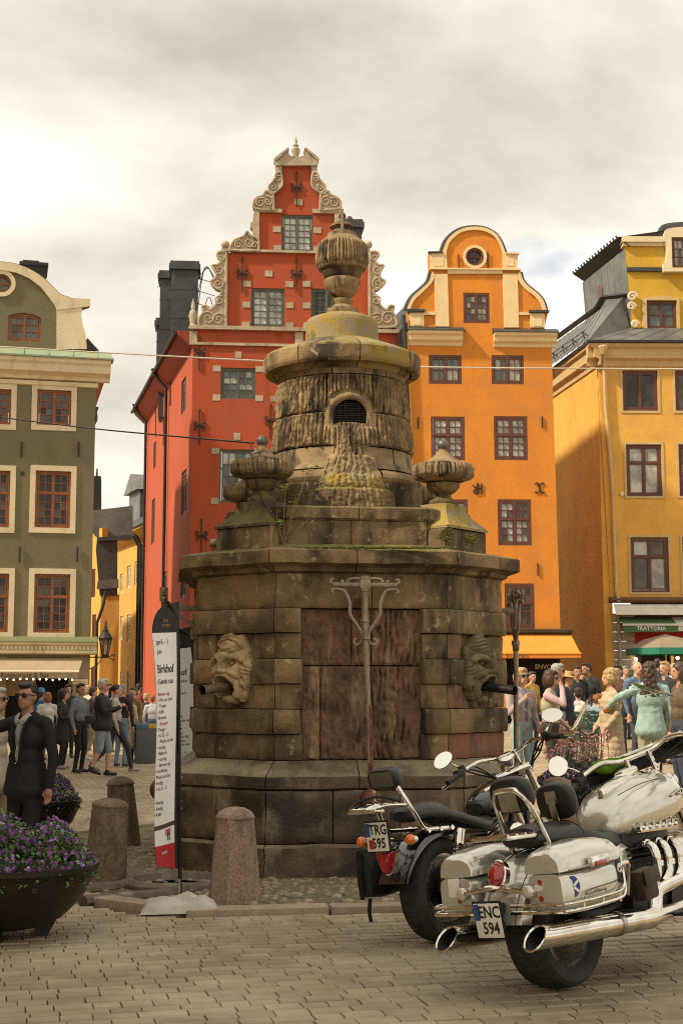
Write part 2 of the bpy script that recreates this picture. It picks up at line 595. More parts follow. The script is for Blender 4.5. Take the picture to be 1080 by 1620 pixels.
# bed of field stones between the kerb and the well
m_bed = M('earth_bed', (0.20, 0.15, 0.09), 0.95, c2=(0.13, 0.105, 0.055), vs=5, bump=0.8, bs=40, stain=(0.09, 0.11, 0.025), ss=2.2, smix=(0.55, 0.68), sz=1)
m_kerb = M('kerb_granite', (0.34, 0.26, 0.175), 0.85, c2=(0.25, 0.19, 0.125), vs=12, bump=0.6, bs=60, rnd=0.18)
m_peb = M('field_stone', (0.33, 0.25, 0.165), 0.8, c2=(0.21, 0.16, 0.105), vs=14, bump=0.5, bs=60, rnd=0.4, tone=False)
def octv(a, h):
    return [(-h, -a), (h, -a), (a, -h), (a, h), (h, a), (-h, a), (-a, h), (-a, -h)]
bed = MB(); bed.add([(x, y, -0.002) for x, y in octv(KA, KH)], [tuple(range(8))])
bed_o = bed.build('stone_bed', m_bed, loc=(FX, FY, 0.012), rot=(0, 0, FYAW), kind='structure')
ov = octv(KA, KH)
for i in range(8):
    p, q = Vector((*ov[i], 0)), Vector((*ov[(i + 1) % 8], 0))
    d = (q - p); n_ = max(2, round(d.length / 0.95)); dn = d.normalized(); nn = Vector((dn.y, -dn.x, 0))
    for k in range(n_):
        a_, b_ = p + d * (k / n_), p + d * ((k + 1) / n_)
        mb = MB(); mb.rbox((0, 0, 0), ((b_ - a_).length - 0.014, 0.2, 0.16), 0.02)
        c_ = (a_ + b_) / 2 + nn * random.uniform(-.015, .015)
        w_ = Vector((FX + c_.x * fc - c_.y * fs_, FY + c_.x * fs_ + c_.y * fc, 0))
        mb.build('kerb_stone', m_kerb, bed_o, loc=(c_.x, c_.y, -0.045 + random.uniform(-.008, .008)), rot=(random.uniform(-.02, .02), random.uniform(-.01, .01), math.atan2(d.y, d.x)))
def peb_mesh(k):
    rs = random.Random(k)
    m_ = MB(); m_.ball((0, 0, 0), (1, rs.uniform(.65, .95), .55), n=9, m=6)
    m_.v = [tuple(Vector(p) * (1 + 0.14 * noise.noise(Vector(p) * 1.7 + Vector((k * 9, 0, 0))))) for p in m_.v]
    return m_
pebs = [peb_mesh(k) for k in range(6)]
peb_me = [p.mesh('field_stone', m_peb, 60) for p in pebs]
rs = random.Random(11)
spots = []
grid = {}
for _ in range(9000):
    x, y = rs.uniform(-KA, KA), rs.uniform(-KA, KA)
    if not oct_inside(x, y, KA - 0.16, KH - 0.12) or oct_inside(x, y, 1.62, 0.9): continue
    r_ = rs.uniform(0.022, 0.055)
    k = (int(x / .15 + 100), int(y / .15 + 100))
    if any((x - a) ** 2 + (y - b) ** 2 < (0.8 * (r_ + c)) ** 2 for i in (-1, 0, 1) for j in (-1, 0, 1) for a, b, c in grid.get((k[0] + i, k[1] + j), ())): continue
    grid.setdefault(k, []).append((x, y, r_)); spots.append((x, y, r_))
spots.sort(key=lambda s_: s_[0] * fs_ + s_[1] * fc)
spots = [s_ for s_ in spots if s_[0] * fs_ + s_[1] * fc < 1.5]
rest = MB()
for i, (x, y, r_) in enumerate(spots):
    rz = rs.uniform(0, 6.28)
    if i < 300:
        o = link('field_stone', peb_me[i % 6], bed_o, (x, y, rs.uniform(-.018, .0)), (rs.uniform(-.2, .2), rs.uniform(-.2, .2), rz))
        o.scale = (r_, r_, r_)
    else:
        rest.M = Matrix.Translation((x, y, rs.uniform(-.018, .0))) @ Matrix.Rotation(rz, 4, 'Z') @ Matrix.Scale(r_, 4)
        rest.add(pebs[i % 6].v, pebs[i % 6].f)
rest.M = Matrix.Identity(4)
rest.build('field_stones', m_peb, bed_o, sm=60, kind='stuff')

# ------------------------------------------------------------------ the well
m_st = M('sandstone_dark', (0.25, 0.17, 0.08), 0.9, c2=(0.085, 0.056, 0.028), vs=2.4, vmix=(.4, .62), stain=(0.045, 0.032, 0.02), ss=3.2, smix=(0.5, 0.64), sz=0.3,
         stain2=(0.40, 0.31, 0.17), s2=9, s2mix=(0.6, 0.74), bump=1.0, bs=50, rnd=0.26, top=(0.17, 0.15, 0.03), topmix=(0.44, 0.58), bump2=0.5, bs2=9)
m_stwet = M('sandstone_wet', (0.155, 0.10, 0.052), 0.6, c2=(0.06, 0.042, 0.024), vs=3.2, stain=(0.29, 0.22, 0.125), ss=4.5, smix=(0.56, 0.7), sz=0.25,
            stain2=(.035, .026, .016), s2=1.4, s2mix=(.46, .6), bump=0.9, bs=45, rnd=0.25, top=(0.24, 0.19, 0.11), topmix=(0.3, 0.6), bump2=0.4, bs2=9)
m_stl = M('sandstone_light', (0.31, 0.215, 0.11), 0.9, c2=(0.14, 0.095, 0.05), vs=6, stain=(0.05, 0.038, 0.025), ss=6.5, smix=(0.52, 0.62), sz=0.3,
          bump=0.8, bs=50, rnd=0.1, top=(0.27, 0.22, 0.07), topmix=(0.5, 0.7))
m_lichen = M('lichen_stone', (0.25, 0.2, 0.12), 0.9, c2=(0.30, 0.2, 0.03), vs=6, vmix=(0.42, 0.6), stain=(0.07, 0.055, 0.03), ss=5, smix=(0.56, 0.7), sz=0.6, bump=0.9, bs=45, top=(0.22, 0.2, 0.06))
m_red = M('red_sandstone', (0.20, 0.108, 0.06), 0.85, c2=(0.09, 0.052, 0.031), vs=4, stain=(0.27, 0.18, 0.10), ss=7, smix=(0.54, 0.66), sz=0.2, bump=0.8, bs=40, rnd=0.22, stain2=(0.05, 0.03, 0.02), s2=5, s2mix=(0.58, 0.72))
m_redl = M('red_sandstone_pale', (0.26, 0.115, 0.06), 0.85, c2=(0.17, 0.085, 0.045), vs=6, stain=(0.09, 0.05, 0.03), ss=4, smix=(0.52, 0.7), bump=0.8, bs=45, rnd=0.15)
m_mask = M('carved_stone_lit', (0.50, 0.36, 0.18), 0.85, c2=(0.32, 0.23, 0.11), vs=9, stain=(0.075, 0.055, 0.03), ss=5, smix=(0.5, 0.7), sz=0.5, bump=0.5, bs=60)  # left mask only: paler, with the sunlight on it put into the colour
m_mask2 = M('carved_stone_dark', (0.20, 0.155, 0.08), 0.85, c2=(0.12, 0.095, 0.05), vs=9, stain=(0.045, 0.04, 0.02), ss=5, smix=(0.5, 0.7), sz=0.5, bump=0.5, bs=60)  # same stone without the painted sunlight, for the other masks
m_moss = M('moss', (0.14, 0.13, 0.02), 0.95, c2=(0.055, 0.055, 0.012), vs=18, vmix=(0.3, 0.6), bump=1, bs=90)
m_iron = M('wrought_iron', (0.34, 0.26, 0.165), 0.55, 0.2, c2=(0.2, 0.15, 0.1), vs=9, bump=0.4, bs=50)
m_rust = M('rusty_iron', (0.22, 0.085, 0.04), 0.6, 0.3, c2=(0.075, 0.04, 0.025), vs=14, bump=0.4, bs=60)
m_blackiron = M('black_iron', (0.025, 0.022, 0.02), 0.5, 0.3, bump=0.3, bs=40)
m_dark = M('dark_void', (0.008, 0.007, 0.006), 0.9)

well = thing('stone_well', 'tall dark sandstone well with carved drum and urn on top', 'fountain', (FX, FY, 0), FYAW)
OA, OH = 1.43, 0.77
def off(e):
    a = OA + e
    h = math.sqrt(2) * ((OA + OH) / math.sqrt(2) + e) - a
    return a, h
def opt(i, t, e, tm=None):
    v = octv(*off(e))
    p, q = Vector((*v[i % 8], 0)), Vector((*v[(i + 1) % 8], 0))
    return p.lerp(q, t)
def side_piece(name, i, t0, t1, prof, e_in, mat, gap=0.004, seg=6, wob=0.006, parent=None):
    """one stone of an octagonal course: profile of (offset, height) on side i between t0 and t1"""
    mb = MB()
    dn = [prof[0]]
    for (e0, z0_), (e1, z1_) in zip(prof[:-1], prof[1:]):
        m_ = max(1, int(abs(z1_ - z0_) / .05))
        dn += [(e0 + (e1 - e0) * k / m_, z0_ + (z1_ - z0_) * k / m_) for k in range(1, m_ + 1)]
    prof = dn
    seg = max(seg, int((t1 - t0) * (opt(i, 1, 0) - opt(i, 0, 0)).length / .05))
    loop = list(prof) + [(e_in, prof[-1][1]), (e_in, prof[0][1])]
    n = len(loop)
    vv = []
    length = (opt(i, 1, 0) - opt(i, 0, 0)).length
    g = gap / length
    for k in range(seg + 1):
        t = (t0 + g) + (t1 - t0 - 2 * g) * k / seg
        for j, (e_, z) in enumerate(loop):
            p = opt(i, t, e_); p.z = z
            if j < len(prof):
                d = Vector((p.x, p.y, 0)).normalized()
                nz = fbm((p.x * 5, p.y * 5, z * 5), 3) + .5 * fbm((p.x * 14, p.y * 14, z * 14), 2)
                p = p + d * wob * 1.3 * nz
                p.z += wob * 0.6 * fbm((p.x * 4 + 9, p.y * 4, z * 4), 2)
                if k in (0, seg): p = p - d * (0.007 + .012 * max(0, noise.noise(Vector((p.x * 9, p.y * 9, z * 16)))))
            vv.append(p)
    fs = []
    for k in range(seg):
        for j in range(n):
            a = k * n + j; b = k * n + (j + 1) % n
            fs.append((a, a + n, b + n, b))
    fs.append(tuple(range(n))[::-1] if False else tuple(range(n)))
    fs.append(tuple(seg * n + j for j in range(n - 1, -1, -1)))
    mb.add(vv, fs)
    me = mb.mesh(name, mat, 40)
    return link(name, me, parent or well)
def split(i, n, seed):
    rs_ = random.Random(seed * 17 + i)
    c = [k / n + (rs_.uniform(-.12, .12) / n if 0 < k < n else 0) for k in range(n + 1)]
    return list(zip(c[:-1], c[1:]))
def z_(py, e=0.0):
    return zat(py, FY - OA - e - 0.05)
Z = dict(b1=z_(1335, .2), b2=z_(1250, .2), m1=z_(1225, .18), m2=z_(1203), c6=z_(1162), c5=z_(1122), c4=z_(1082), c3=z_(1042), c2=z_(1001), c1=z_(962), fr=z_(906), co1=z_(890, .16), co2=z_(868, .17))
# stepped base
for i in range(8):
    for k, (t0, t1) in enumerate(split(i, 2, 1)):
        side_piece('base_stone', i, t0, t1, [(.25, -0.03), (.25, Z['b1'] - .03), (.225, Z['b1'] - .006)], -.3, m_stwet, wob=.014)
    for k, (t0, t1) in enumerate(split(i, 3 if i % 2 == 0 else 2, 2)):
        side_piece('base_stone', i, t0, t1, [(.20, Z['b1']), (.215, Z['b1'] + .02), (.215, Z['b2'] - .03), (.20, Z['b2'] - .006)], -.3, m_stwet, wob=.012)
    for k, (t0, t1) in enumerate(split(i, 2 if i % 2 == 0 else 1, 3)):
        side_piece('plinth_moulding', i, t0, t1, [(.20, Z['b2']), (.225, Z['b2'] + .015), (.225, Z['m1'] - .02), (.20, Z['m1']), (.06, Z['m2'] - .035), (.0, Z['m2'] - .004)], -.3, m_stwet, wob=.009)
# rusticated corner piers
core = MB(); v8 = octv(*off(-.16))
core.add([(x, y, z) for z in (0.5, 2.7) for x, y in v8], [(i, (i + 1) % 8, 8 + (i + 1) % 8, 8 + i) for i in range(8)])
core.build('core', M('core_stone', (0.05, 0.035, 0.022), 0.9), well)
rows = [('c1', 'fr', 0.0), ('c2', 'c1', .035), ('c3', 'c2', 0.0), ('c4', 'c3', .035), ('c5', 'c4', 0.0), ('c6', 'c5', .035), ('m2', 'c6', 0.0)]
WING = 0.245
for ri, (zb, zt, pr) in enumerate(rows):
    z0, z1 = Z[zb] + .003, Z[zt] - .003
    prof = [(pr - .008, z0), (pr, z0 + .012), (pr, z1 - .012), (pr - .008, z1)]
    for i in range(8):
        if ri == 0:                                        # frieze runs right round
            for t0, t1 in split(i, 2 if i % 2 == 0 else 1, 9):
                side_piece('frieze_stone', i, t0, t1, prof, -.3, m_st, wob=.006)
            continue
        if i % 2 == 0:
            wlen = 2 * off(pr)[1]
            w = (WING + random.uniform(-.02, .015)) / wlen
            for t0, t1 in ((0, w), (1 - w, 1)):
                mt_ = random.choice([m_st, m_st, m_st, m_st, m_red]) if (ri in (2, 4, 6)) else m_st
                side_piece('quoin_stone', i, t0, t1, prof, -.3, mt_, wob=.006, seg=3)
        else:
            if ri in (2, 3, 4):                            # the mask sits here: stones left and right of it
                for t0, t1 in ((0, .24), (.74, 1)):
                    mt_ = m_red if (i == 1 and t0 == 0 and ri in (2, 4)) else m_st
                    side_piece('quoin_stone', i, t0, t1, prof, -.3, mt_, wob=.006, seg=3)
                side_piece('mask_block', i, .24, .74, [(-.03, z0), (-.03, z1)], -.3, m_st, wob=.01, seg=4)
            else:
                parts_ = [(0, 1)] if ri != 3 else [(0, .5), (.5, 1)]
                for t0, t1 in parts_:
                    side_piece('quoin_stone', i, t0, t1, prof, -.3, m_redl if (i == 1 and ri == 6) else m_st, wob=.006)
# ridged red slabs in the panels
def ridged_slab(name, mat, w, h, seed, amp=0.02, rid=0.055, parent=None, loc=(0, 0, 0), rz=0.0):
    nx, nz = max(6, int(w / 0.009)), max(6, int(h / 0.015))
    vv = []
    for j in range(nz + 1):
        for i in range(nx + 1):
            x, z = w * i / nx, h * j / nz
            xx = x + 0.02 * fbm((x * 3 + seed, z * 3, seed), 3)
            ph = xx / rid + 0.55 * noise.noise(Vector((xx * 8 + seed * 3, z * 3.2, 1))) + .25 * noise.noise(Vector((xx * 20, z * 9, seed)))
            rg = abs(math.sin(PI * ph)) ** 0.6
            q = amp * (rg - 0.6) * (0.5 + 1.2 * noise.noise(Vector((x * 7, z * 9, seed * 2.1)))) + 0.02 * fbm((x * 16, z * 11, seed), 4) - .03 * max(0, noise.noise(Vector((x * 24, z * 20, seed))) - .45)
            if i in (0, nx) or j in (0, nz): q = -0.014
            vv.append((x, -q, z))
    n = nx + 1
    fs = [(j * n + i, j * n + i + 1, (j + 1) * n + i + 1, (j + 1) * n + i) for j in range(nz) for i in range(nx)]
    mb = MB(); mb.add(vv, fs)
    return mb.build(name, mat, parent or well, sm=60, loc=loc, rot=(0, 0, rz))
zp0, zp1 = Z['m2'] + .004, Z['c1'] - .004
zm = z_(1052)
for side in range(4):
    wv = 2 * OH - 2 * WING + .03
    x0 = -wv / 2
    top_c = [(0, .42), (.42, .58), (.58, 1)]
    bot_c = [(0, .165), (.165, .585), (.585, 1)]
    for row, (za, zb, cs) in enumerate(((zm, zp1, top_c), (zp0, zm - .01, bot_c))):
        for k, (a_, b_) in enumerate(cs):
            q = Matrix.Rotation(side * PI / 2, 4, 'Z') @ Vector((x0 + a_ * wv + .004, -OA + .055, za))
            ridged_slab('panel_slab', m_red, (b_ - a_) * wv - .006, zb - za, side * 9 + row * 3 + k + 1, amp=0.05 if k == 2 else 0.022,
                        loc=q, rz=side * PI / 2)
# cornice
for i in range(8):
    for t0, t1 in split(i, 2 if i % 2 == 0 else 1, 5):
        zc = Z['fr']
        side_piece('cornice_stone', i, t0, t1, [(.0, zc), (.045, zc + .012), (.06, zc + .045), (.10, zc + .06), (.115, Z['co1'] - .012), (.165, Z['co1']), (.165, Z['co2'] - .012), (.15, Z['co2']), (-.3, Z['co2'] + .09)], -.5, m_st, wob=.009, seg=8)
# upper tier
zd0, zd1, zd2 = Z['co2'] + .05, zat(824, 12.9), zat(801, 12.9)
for i in range(8):
    for t0, t1 in split(i, 2 if i % 2 == 0 else 1, 6):
        side_piece('tier_stone', i, t0, t1, [(-.29, zd0), (-.29, zd1 - .004)], -.75, m_st, wob=.009)
    for t0, t1 in split(i, 2 if i % 2 == 0 else 1, 8):
        side_piece('tier_slab', i, t0, t1, [(-.285, zd1), (-.265, zd1 + .02), (-.265, zd2 - .02), (-.3, zd2), (-.62, zd2 + .02)], -.85, m_st, wob=.009)
# drum: everything turned about the axis
PXM = FPX / FY
def lz(y): return zat(y, FY)
def lr(h): return h / PXM
def ridge(a, z, k, seed, sharp=0.55):
    w_ = a * k / (2 * PI) + 0.35 * noise.noise(Vector((math.cos(a) * 6 + seed, math.sin(a) * 6, z * 2.2))) + 0.25 * noise.noise(Vector((math.cos(a) * 14, math.sin(a) * 14, seed)))
    return abs(math.sin(PI * w_)) ** sharp
def prof_dense(pr, n):
    out = []
    for (a, b), (c, d) in zip(pr[:-1], pr[1:]):
        for k in range(n): out.append((a + (c - a) * k / n, b + (d - b) * k / n))
    out.append(pr[-1])
    return out
# foot of the drum
mb = MB()
mb.lathe([(lr(128), zd2), (lr(128), lz(778)), (lr(122), lz(776))], 64)
mb.build('drum_foot', m_st, well)
def torus_fn(r, z, a, i):
    j = 1 - 0.02 * max(0, 1 - abs(((a / (2 * PI) * 11) % 1) - 0.5 - .48) * 30) if False else 1
    return r * j * (1 + 0.008 * fbm((math.cos(a) * 4, math.sin(a) * 4, z * 4), 3))
for k in range(9):
    g = 0.012
    mb = MB()
    pr = [(lr(104), lz(783)), (lr(119), lz(783)), (lr(127), lz(777)), (lr(129), lz(771)), (lr(126), lz(764)), (lr(119), lz(759)), (lr(104), lz(758))]
    mb.lathe(prof_dense(pr, 2), 10, a0=k * 2 * PI / 9 + g + .2, a1=(k + 1) * 2 * PI / 9 - g + .2, fn=torus_fn)
    mb.build('torus_stone', m_stl, well)
for k in range(7):
    g = 0.010
    mb = MB()
    pr = [(lr(104), lz(757)), (lr(119), lz(757)), (lr(113), lz(745)), (lr(110), lz(724)), (lr(98), lz(722))]
    mb.lathe(prof_dense(pr, 2), 12, a0=k * 2 * PI / 7 + g, a1=(k + 1) * 2 * PI / 7 - g, fn=torus_fn)
    mb.build('drum_base_stone', m_stl, well)
# ridged drum wall with its arched opening at the front
arch_w, arch_z0, arch_zs = 0.165, zat(672, 13.38), zat(656, 13.38)
arch_top = zat(631, 13.38)
def in_arch(x, z, m=0.0):
    hw = arch_w + m
    if abs(x) > hw or z < arch_z0 - m * .2: return False
    rise = arch_top + m - arch_zs
    if z <= arch_zs: return True
    return (x / hw) ** 2 + ((z - arch_zs) / rise) ** 2 < 1
m_drum = m_stl
def drum_band(name, y0, y1, r0, r1, seed, a_from, a_to):
    na = max(8, int((a_to - a_from) / 0.009)); nz = 30
    vv = []; keep = []
    for j in range(nz + 1):
        t = j / nz
        z = lz(y0) + (lz(y1) - lz(y0)) * t
        for i in range(na + 1):
            a = a_from + (a_to - a_from) * i / na
            zz = z + (0.018 * noise.noise(Vector((a * 9, seed, 3))) if 0 < j < nz else 0)
            r = lr(r0 + (r1 - r0) * t)
            rg = ridge(a, z, 92, seed, .8)
            q = 0.05 * rg * (0.75 + 0.6 * noise.noise(Vector((a * 20, z * 7, seed)))) - 0.02 + 0.014 * fbm((a * 30, z * 22, seed), 2)
            if j in (0, nz) or i in (0, na): q = -0.02
            x = r * math.cos(a)
            if math.sin(a) < 0:
                dd = 0.10
                if in_arch(x, z, dd): q = -0.012
            vv.append(((r + q) * math.cos(a), (r + q) * math.sin(a), zz))
    n = na + 1
    fs = []
    for j in range(nz):
        for i in range(na):
            f = (j * n + i, j * n + i + 1, (j + 1) * n + i + 1, (j + 1) * n + i)
            c = [sum(vv[k][q] for k in f) / 4 for q in range(3)]
            if c[1] < 0 and in_arch(c[0], c[2]): continue
            fs.append(f)
    if not fs: return
    mb = MB(); mb.add(vv, fs); mb.build(name, m_drum, well, sm=70)
cuts1 = [-PI / 2 - 2.6, -PI / 2 - 1.55, -PI / 2 - .36, -PI / 2 + .36, -PI / 2 + 1.35, -PI / 2 + 2.5, -PI / 2 + 3.683]
for a_, b_ in zip(cuts1[:-1], cuts1[1:]):
    drum_band('drum_stone', 669, 612, 104, 101, 2.0, a_ + .006, b_ - .006)
cuts2 = [-PI / 2 - 2.2, -PI / 2 - 1.2, -PI / 2 - .40, -PI / 2 + .42, -PI / 2 + 1.6, -PI / 2 + 2.9, -PI / 2 + 4.083]
for a_, b_ in zip(cuts2[:-1], cuts2[1:]):
    drum_band('drum_stone', 722, 670, 112, 104.5, 5.0, a_ + .006, b_ - .006)
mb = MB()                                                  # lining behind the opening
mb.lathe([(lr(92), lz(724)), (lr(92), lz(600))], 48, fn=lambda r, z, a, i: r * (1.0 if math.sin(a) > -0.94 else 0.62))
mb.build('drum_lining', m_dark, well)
pts = []
for k in range(25):
    t = k / 24
    if t < 0.2: x, z = -(arch_w + .028), arch_z0 + (arch_zs - arch_z0) * t / .2
    elif t > 0.8: x, z = arch_w + .028, arch_zs - (arch_zs - arch_z0) * (t - .8) / .2
    else:
        an = PI - PI * (t - .2) / .6
        x, z = (arch_w + .028) * math.cos(an), arch_zs + (arch_top + .028 - arch_zs) * math.sin(an)
    pts.append((x, -math.sqrt(max(0, (lr(103)) ** 2 - x * x)) + .012, z))
mb = MB(); mb.tube(pts, 0.036, n=8, flat=0.8); mb.build('archivolt', m_stl, well, sm=60)
mb = MB()
for k in range(-7, 8):
    x = k * 0.023
    zt = arch_zs + (arch_top - arch_zs) * math.sqrt(max(0, 1 - (x / arch_w) ** 2))
    mb.bb(x - .0025, x + .0025, -lr(94), -lr(94) + .004, arch_z0 - .02, zt)
for k in range(10):
    z = arch_z0 + k * 0.024
    if z > arch_top: break
    hw = arch_w if z < arch_zs else arch_w * math.sqrt(max(0, 1 - ((z - arch_zs) / (arch_top - arch_zs)) ** 2))
    mb.bb(-hw, hw, -lr(94) - .004, -lr(94), z - .0025, z + .0025)
mb.build('grille', m_blackiron, well)
# petrified water below the opening
def apron(name, rows_, k, seed, mat, amp=0.026):
    ns = 70; vv = []
    nt_ = 26
    for j in range(nt_ + 1):
        t = j / nt_ * (len(rows_) - 1); i0 = min(int(t), len(rows_) - 2); f = t - i0
        w, r, y = [rows_[i0][q] * (1 - f) + rows_[i0 + 1][q] * f for q in range(3)]
        for i in range(ns + 1):
            s_ = -1 + 2 * i / ns
            x = lr(w) * s_ + 0.012 * noise.noise(Vector((s_ * 3, y * .05, seed)))
            rr = lr(r)
            bulge = 0.075 * (1 - s_ ** 4) - 0.05
            ph = s_ * k + .5 * noise.noise(Vector((s_ * 5 + seed, y * .03, 0)))
            q = amp * abs(math.sin(PI * ph)) ** .6 * (0.7 + .5 * noise.noise(Vector((s_ * 6, y * .12, seed)))) + 0.012 * fbm((s_ * 7, y * .2, seed), 2)
            yy = -math.sqrt(max(0.01, rr * rr - x * x)) - bulge - q
            vv.append((x, yy, zat(y, FY - rr) ))
    n = ns + 1
    mb = MB(); mb.add(vv, [(j * n + i, (j + 1) * n + i, (j + 1) * n + i + 1, j * n + i + 1) for j in range(nt_) for i in range(ns)])
    mb.build(name, mat, well, sm=70)
apron('carved_apron', [(25, 101, 669), (26, 104, 680), (32, 108, 705), (36, 112, 725)], 4, 1.0, m_stl, .03)
apron('carved_apron', [(30, 108, 716), (40, 115, 723), (45, 119, 740), (50, 124, 753)], 5, 4.0, m_stl, .03)
apron('carved_apron', [(52, 118, 746), (57, 126, 752), (60, 130, 764), (58, 128, 772)], 6, 8.0, m_lichen, .03)
apron('carved_apron', [(58, 124, 768), (66, 134, 774), (68, 136, 788), (70, 138, 802)], 8, 12.0, m_st, .03)
# plain frieze, corona and cover
for k in range(7):
    g = 0.008
    mb = MB(); mb.lathe([(lr(92), lz(612)), (lr(101.5), lz(611.5)), (lr(102), lz(592)), (lr(92), lz(591))], 12, a0=k * 2 * PI / 7 + g - .05, a1=(k + 1) * 2 * PI / 7 - g - .05, fn=torus_fn)
    mb.build('drum_frieze_stone', m_stl, well)
for k in range(8):
    g = 0.006
    mb = MB()
    pr = [(lr(90), lz(604)), (lr(103), lz(603)), (lr(107), lz(598)), (lr(110), lz(592)), (lr(113), lz(596)), (lr(123), lz(596)), (lr(126), lz(592)), (lr(127), lz(573)), (lr(124), lz(569)), (lr(100), lz(559)), (lr(62), lz(545)), (lr(40), lz(543))]
    mb.lathe(prof_dense(pr, 3), 14, a0=k * 2 * PI / 8 + g + .1, a1=(k + 1) * 2 * PI / 8 - g + .1, fn=lambda r, z, a, i: r * (1 + 0.012 * fbm((math.cos(a) * 7, math.sin(a) * 7, z * 6), 3)))
    mb.build('cover_stone', m_st if k % 3 else m_lichen, well)
mb = MB()
mb.lathe(prof_dense([(lr(60), lz(547)), (lr(59), lz(540)), (lr(58), lz(512)), (lr(55), lz(508)), (lr(36), lz(501)), (lr(28), lz(499))], 4), 64, fn=torus_fn)
mb.build('urn_pedestal', m_lichen, well, sm=50)
mb = MB()
mb.lathe([(lr(28), lz(501)), (lr(27), lz(491)), (lr(20), lz(489)), (lr(16), lz(484)), (lr(18), lz(479)), (lr(18), lz(475)), (lr(11), lz(473)), (lr(10), lz(471))], 40)
urn = mb.build('urn_foot', m_stl, well, sm=50)
urn_c = (0, 0, 0)
mb = MB()
mb.lathe(prof_dense([(lr(11), lz(472)), (lr(20), lz(467)), (lr(27), lz(457)), (lr(29.5), lz(447)), (lr(28), lz(443)), (lr(26), lz(442))], 4), 96,
         fn=lambda r, z, a, i: r * (1 + 0.06 * abs(math.sin(a * 9)) - .05))
mb.build('urn_bowl', m_stl, well, sm=60)
mb = MB()
mb.lathe(prof_dense([(lr(26), lz(443)), (lr(31), lz(436)), (lr(35), lz(426)), (lr(36), lz(420))], 2), 48, fn=torus_fn)
mb.build('urn_band', m_st, well, sm=60)
def drape(r, z, a, i):
    t = (z - lz(428)) / (lz(385) - lz(428))
    low = 0.16 + 0.16 * noise.noise(Vector((math.cos(a) * 9, math.sin(a) * 9, 4)))
    return r + 0.032 * ridge(a, z, 46, 7.0, .8) * (1 if t > low else 0.1) + 0.006 * fbm((a * 12, z * 20, 0), 2) - 0.022
mb = MB()
mb.lathe(prof_dense([(lr(33), lz(430)), (lr(41), lz(427)), (lr(42), lz(415)), (lr(41), lz(398)), (lr(38.5), lz(389)), (lr(35), lz(385))], 5), 240, fn=drape)
mb.build('urn_drape', m_stl, well, sm=70)
mb = MB()
mb.lathe(prof_dense([(lr(37), lz(389)), (lr(33), lz(382)), (lr(24), lz(375)), (lr(24), lz(371)), (lr(19), lz(369)), (lr(15), lz(367)), (lr(14), lz(363)), (lr(20), lz(360)), (lr(19), lz(357)), (lr(10), lz(352)), (lr(6), lz(348)), (lr(4), lz(346))], 2), 40, fn=torus_fn)
mb.build('urn_lid', m_stl, well, sm=50)
mb = MB(); mb.ball((0, 0, lz(342)), lr(6.5), n=16, m=10); mb.build('urn_knob', m_stl, well)
mb = MB(); mb.bb(-.035, -.005, -.17, -.145, lz(383), lz(339)); mb.bb(-.033, -.007, -.15, -.02, lz(343), lz(339)); mb.build('iron_strap', m_iron, well)

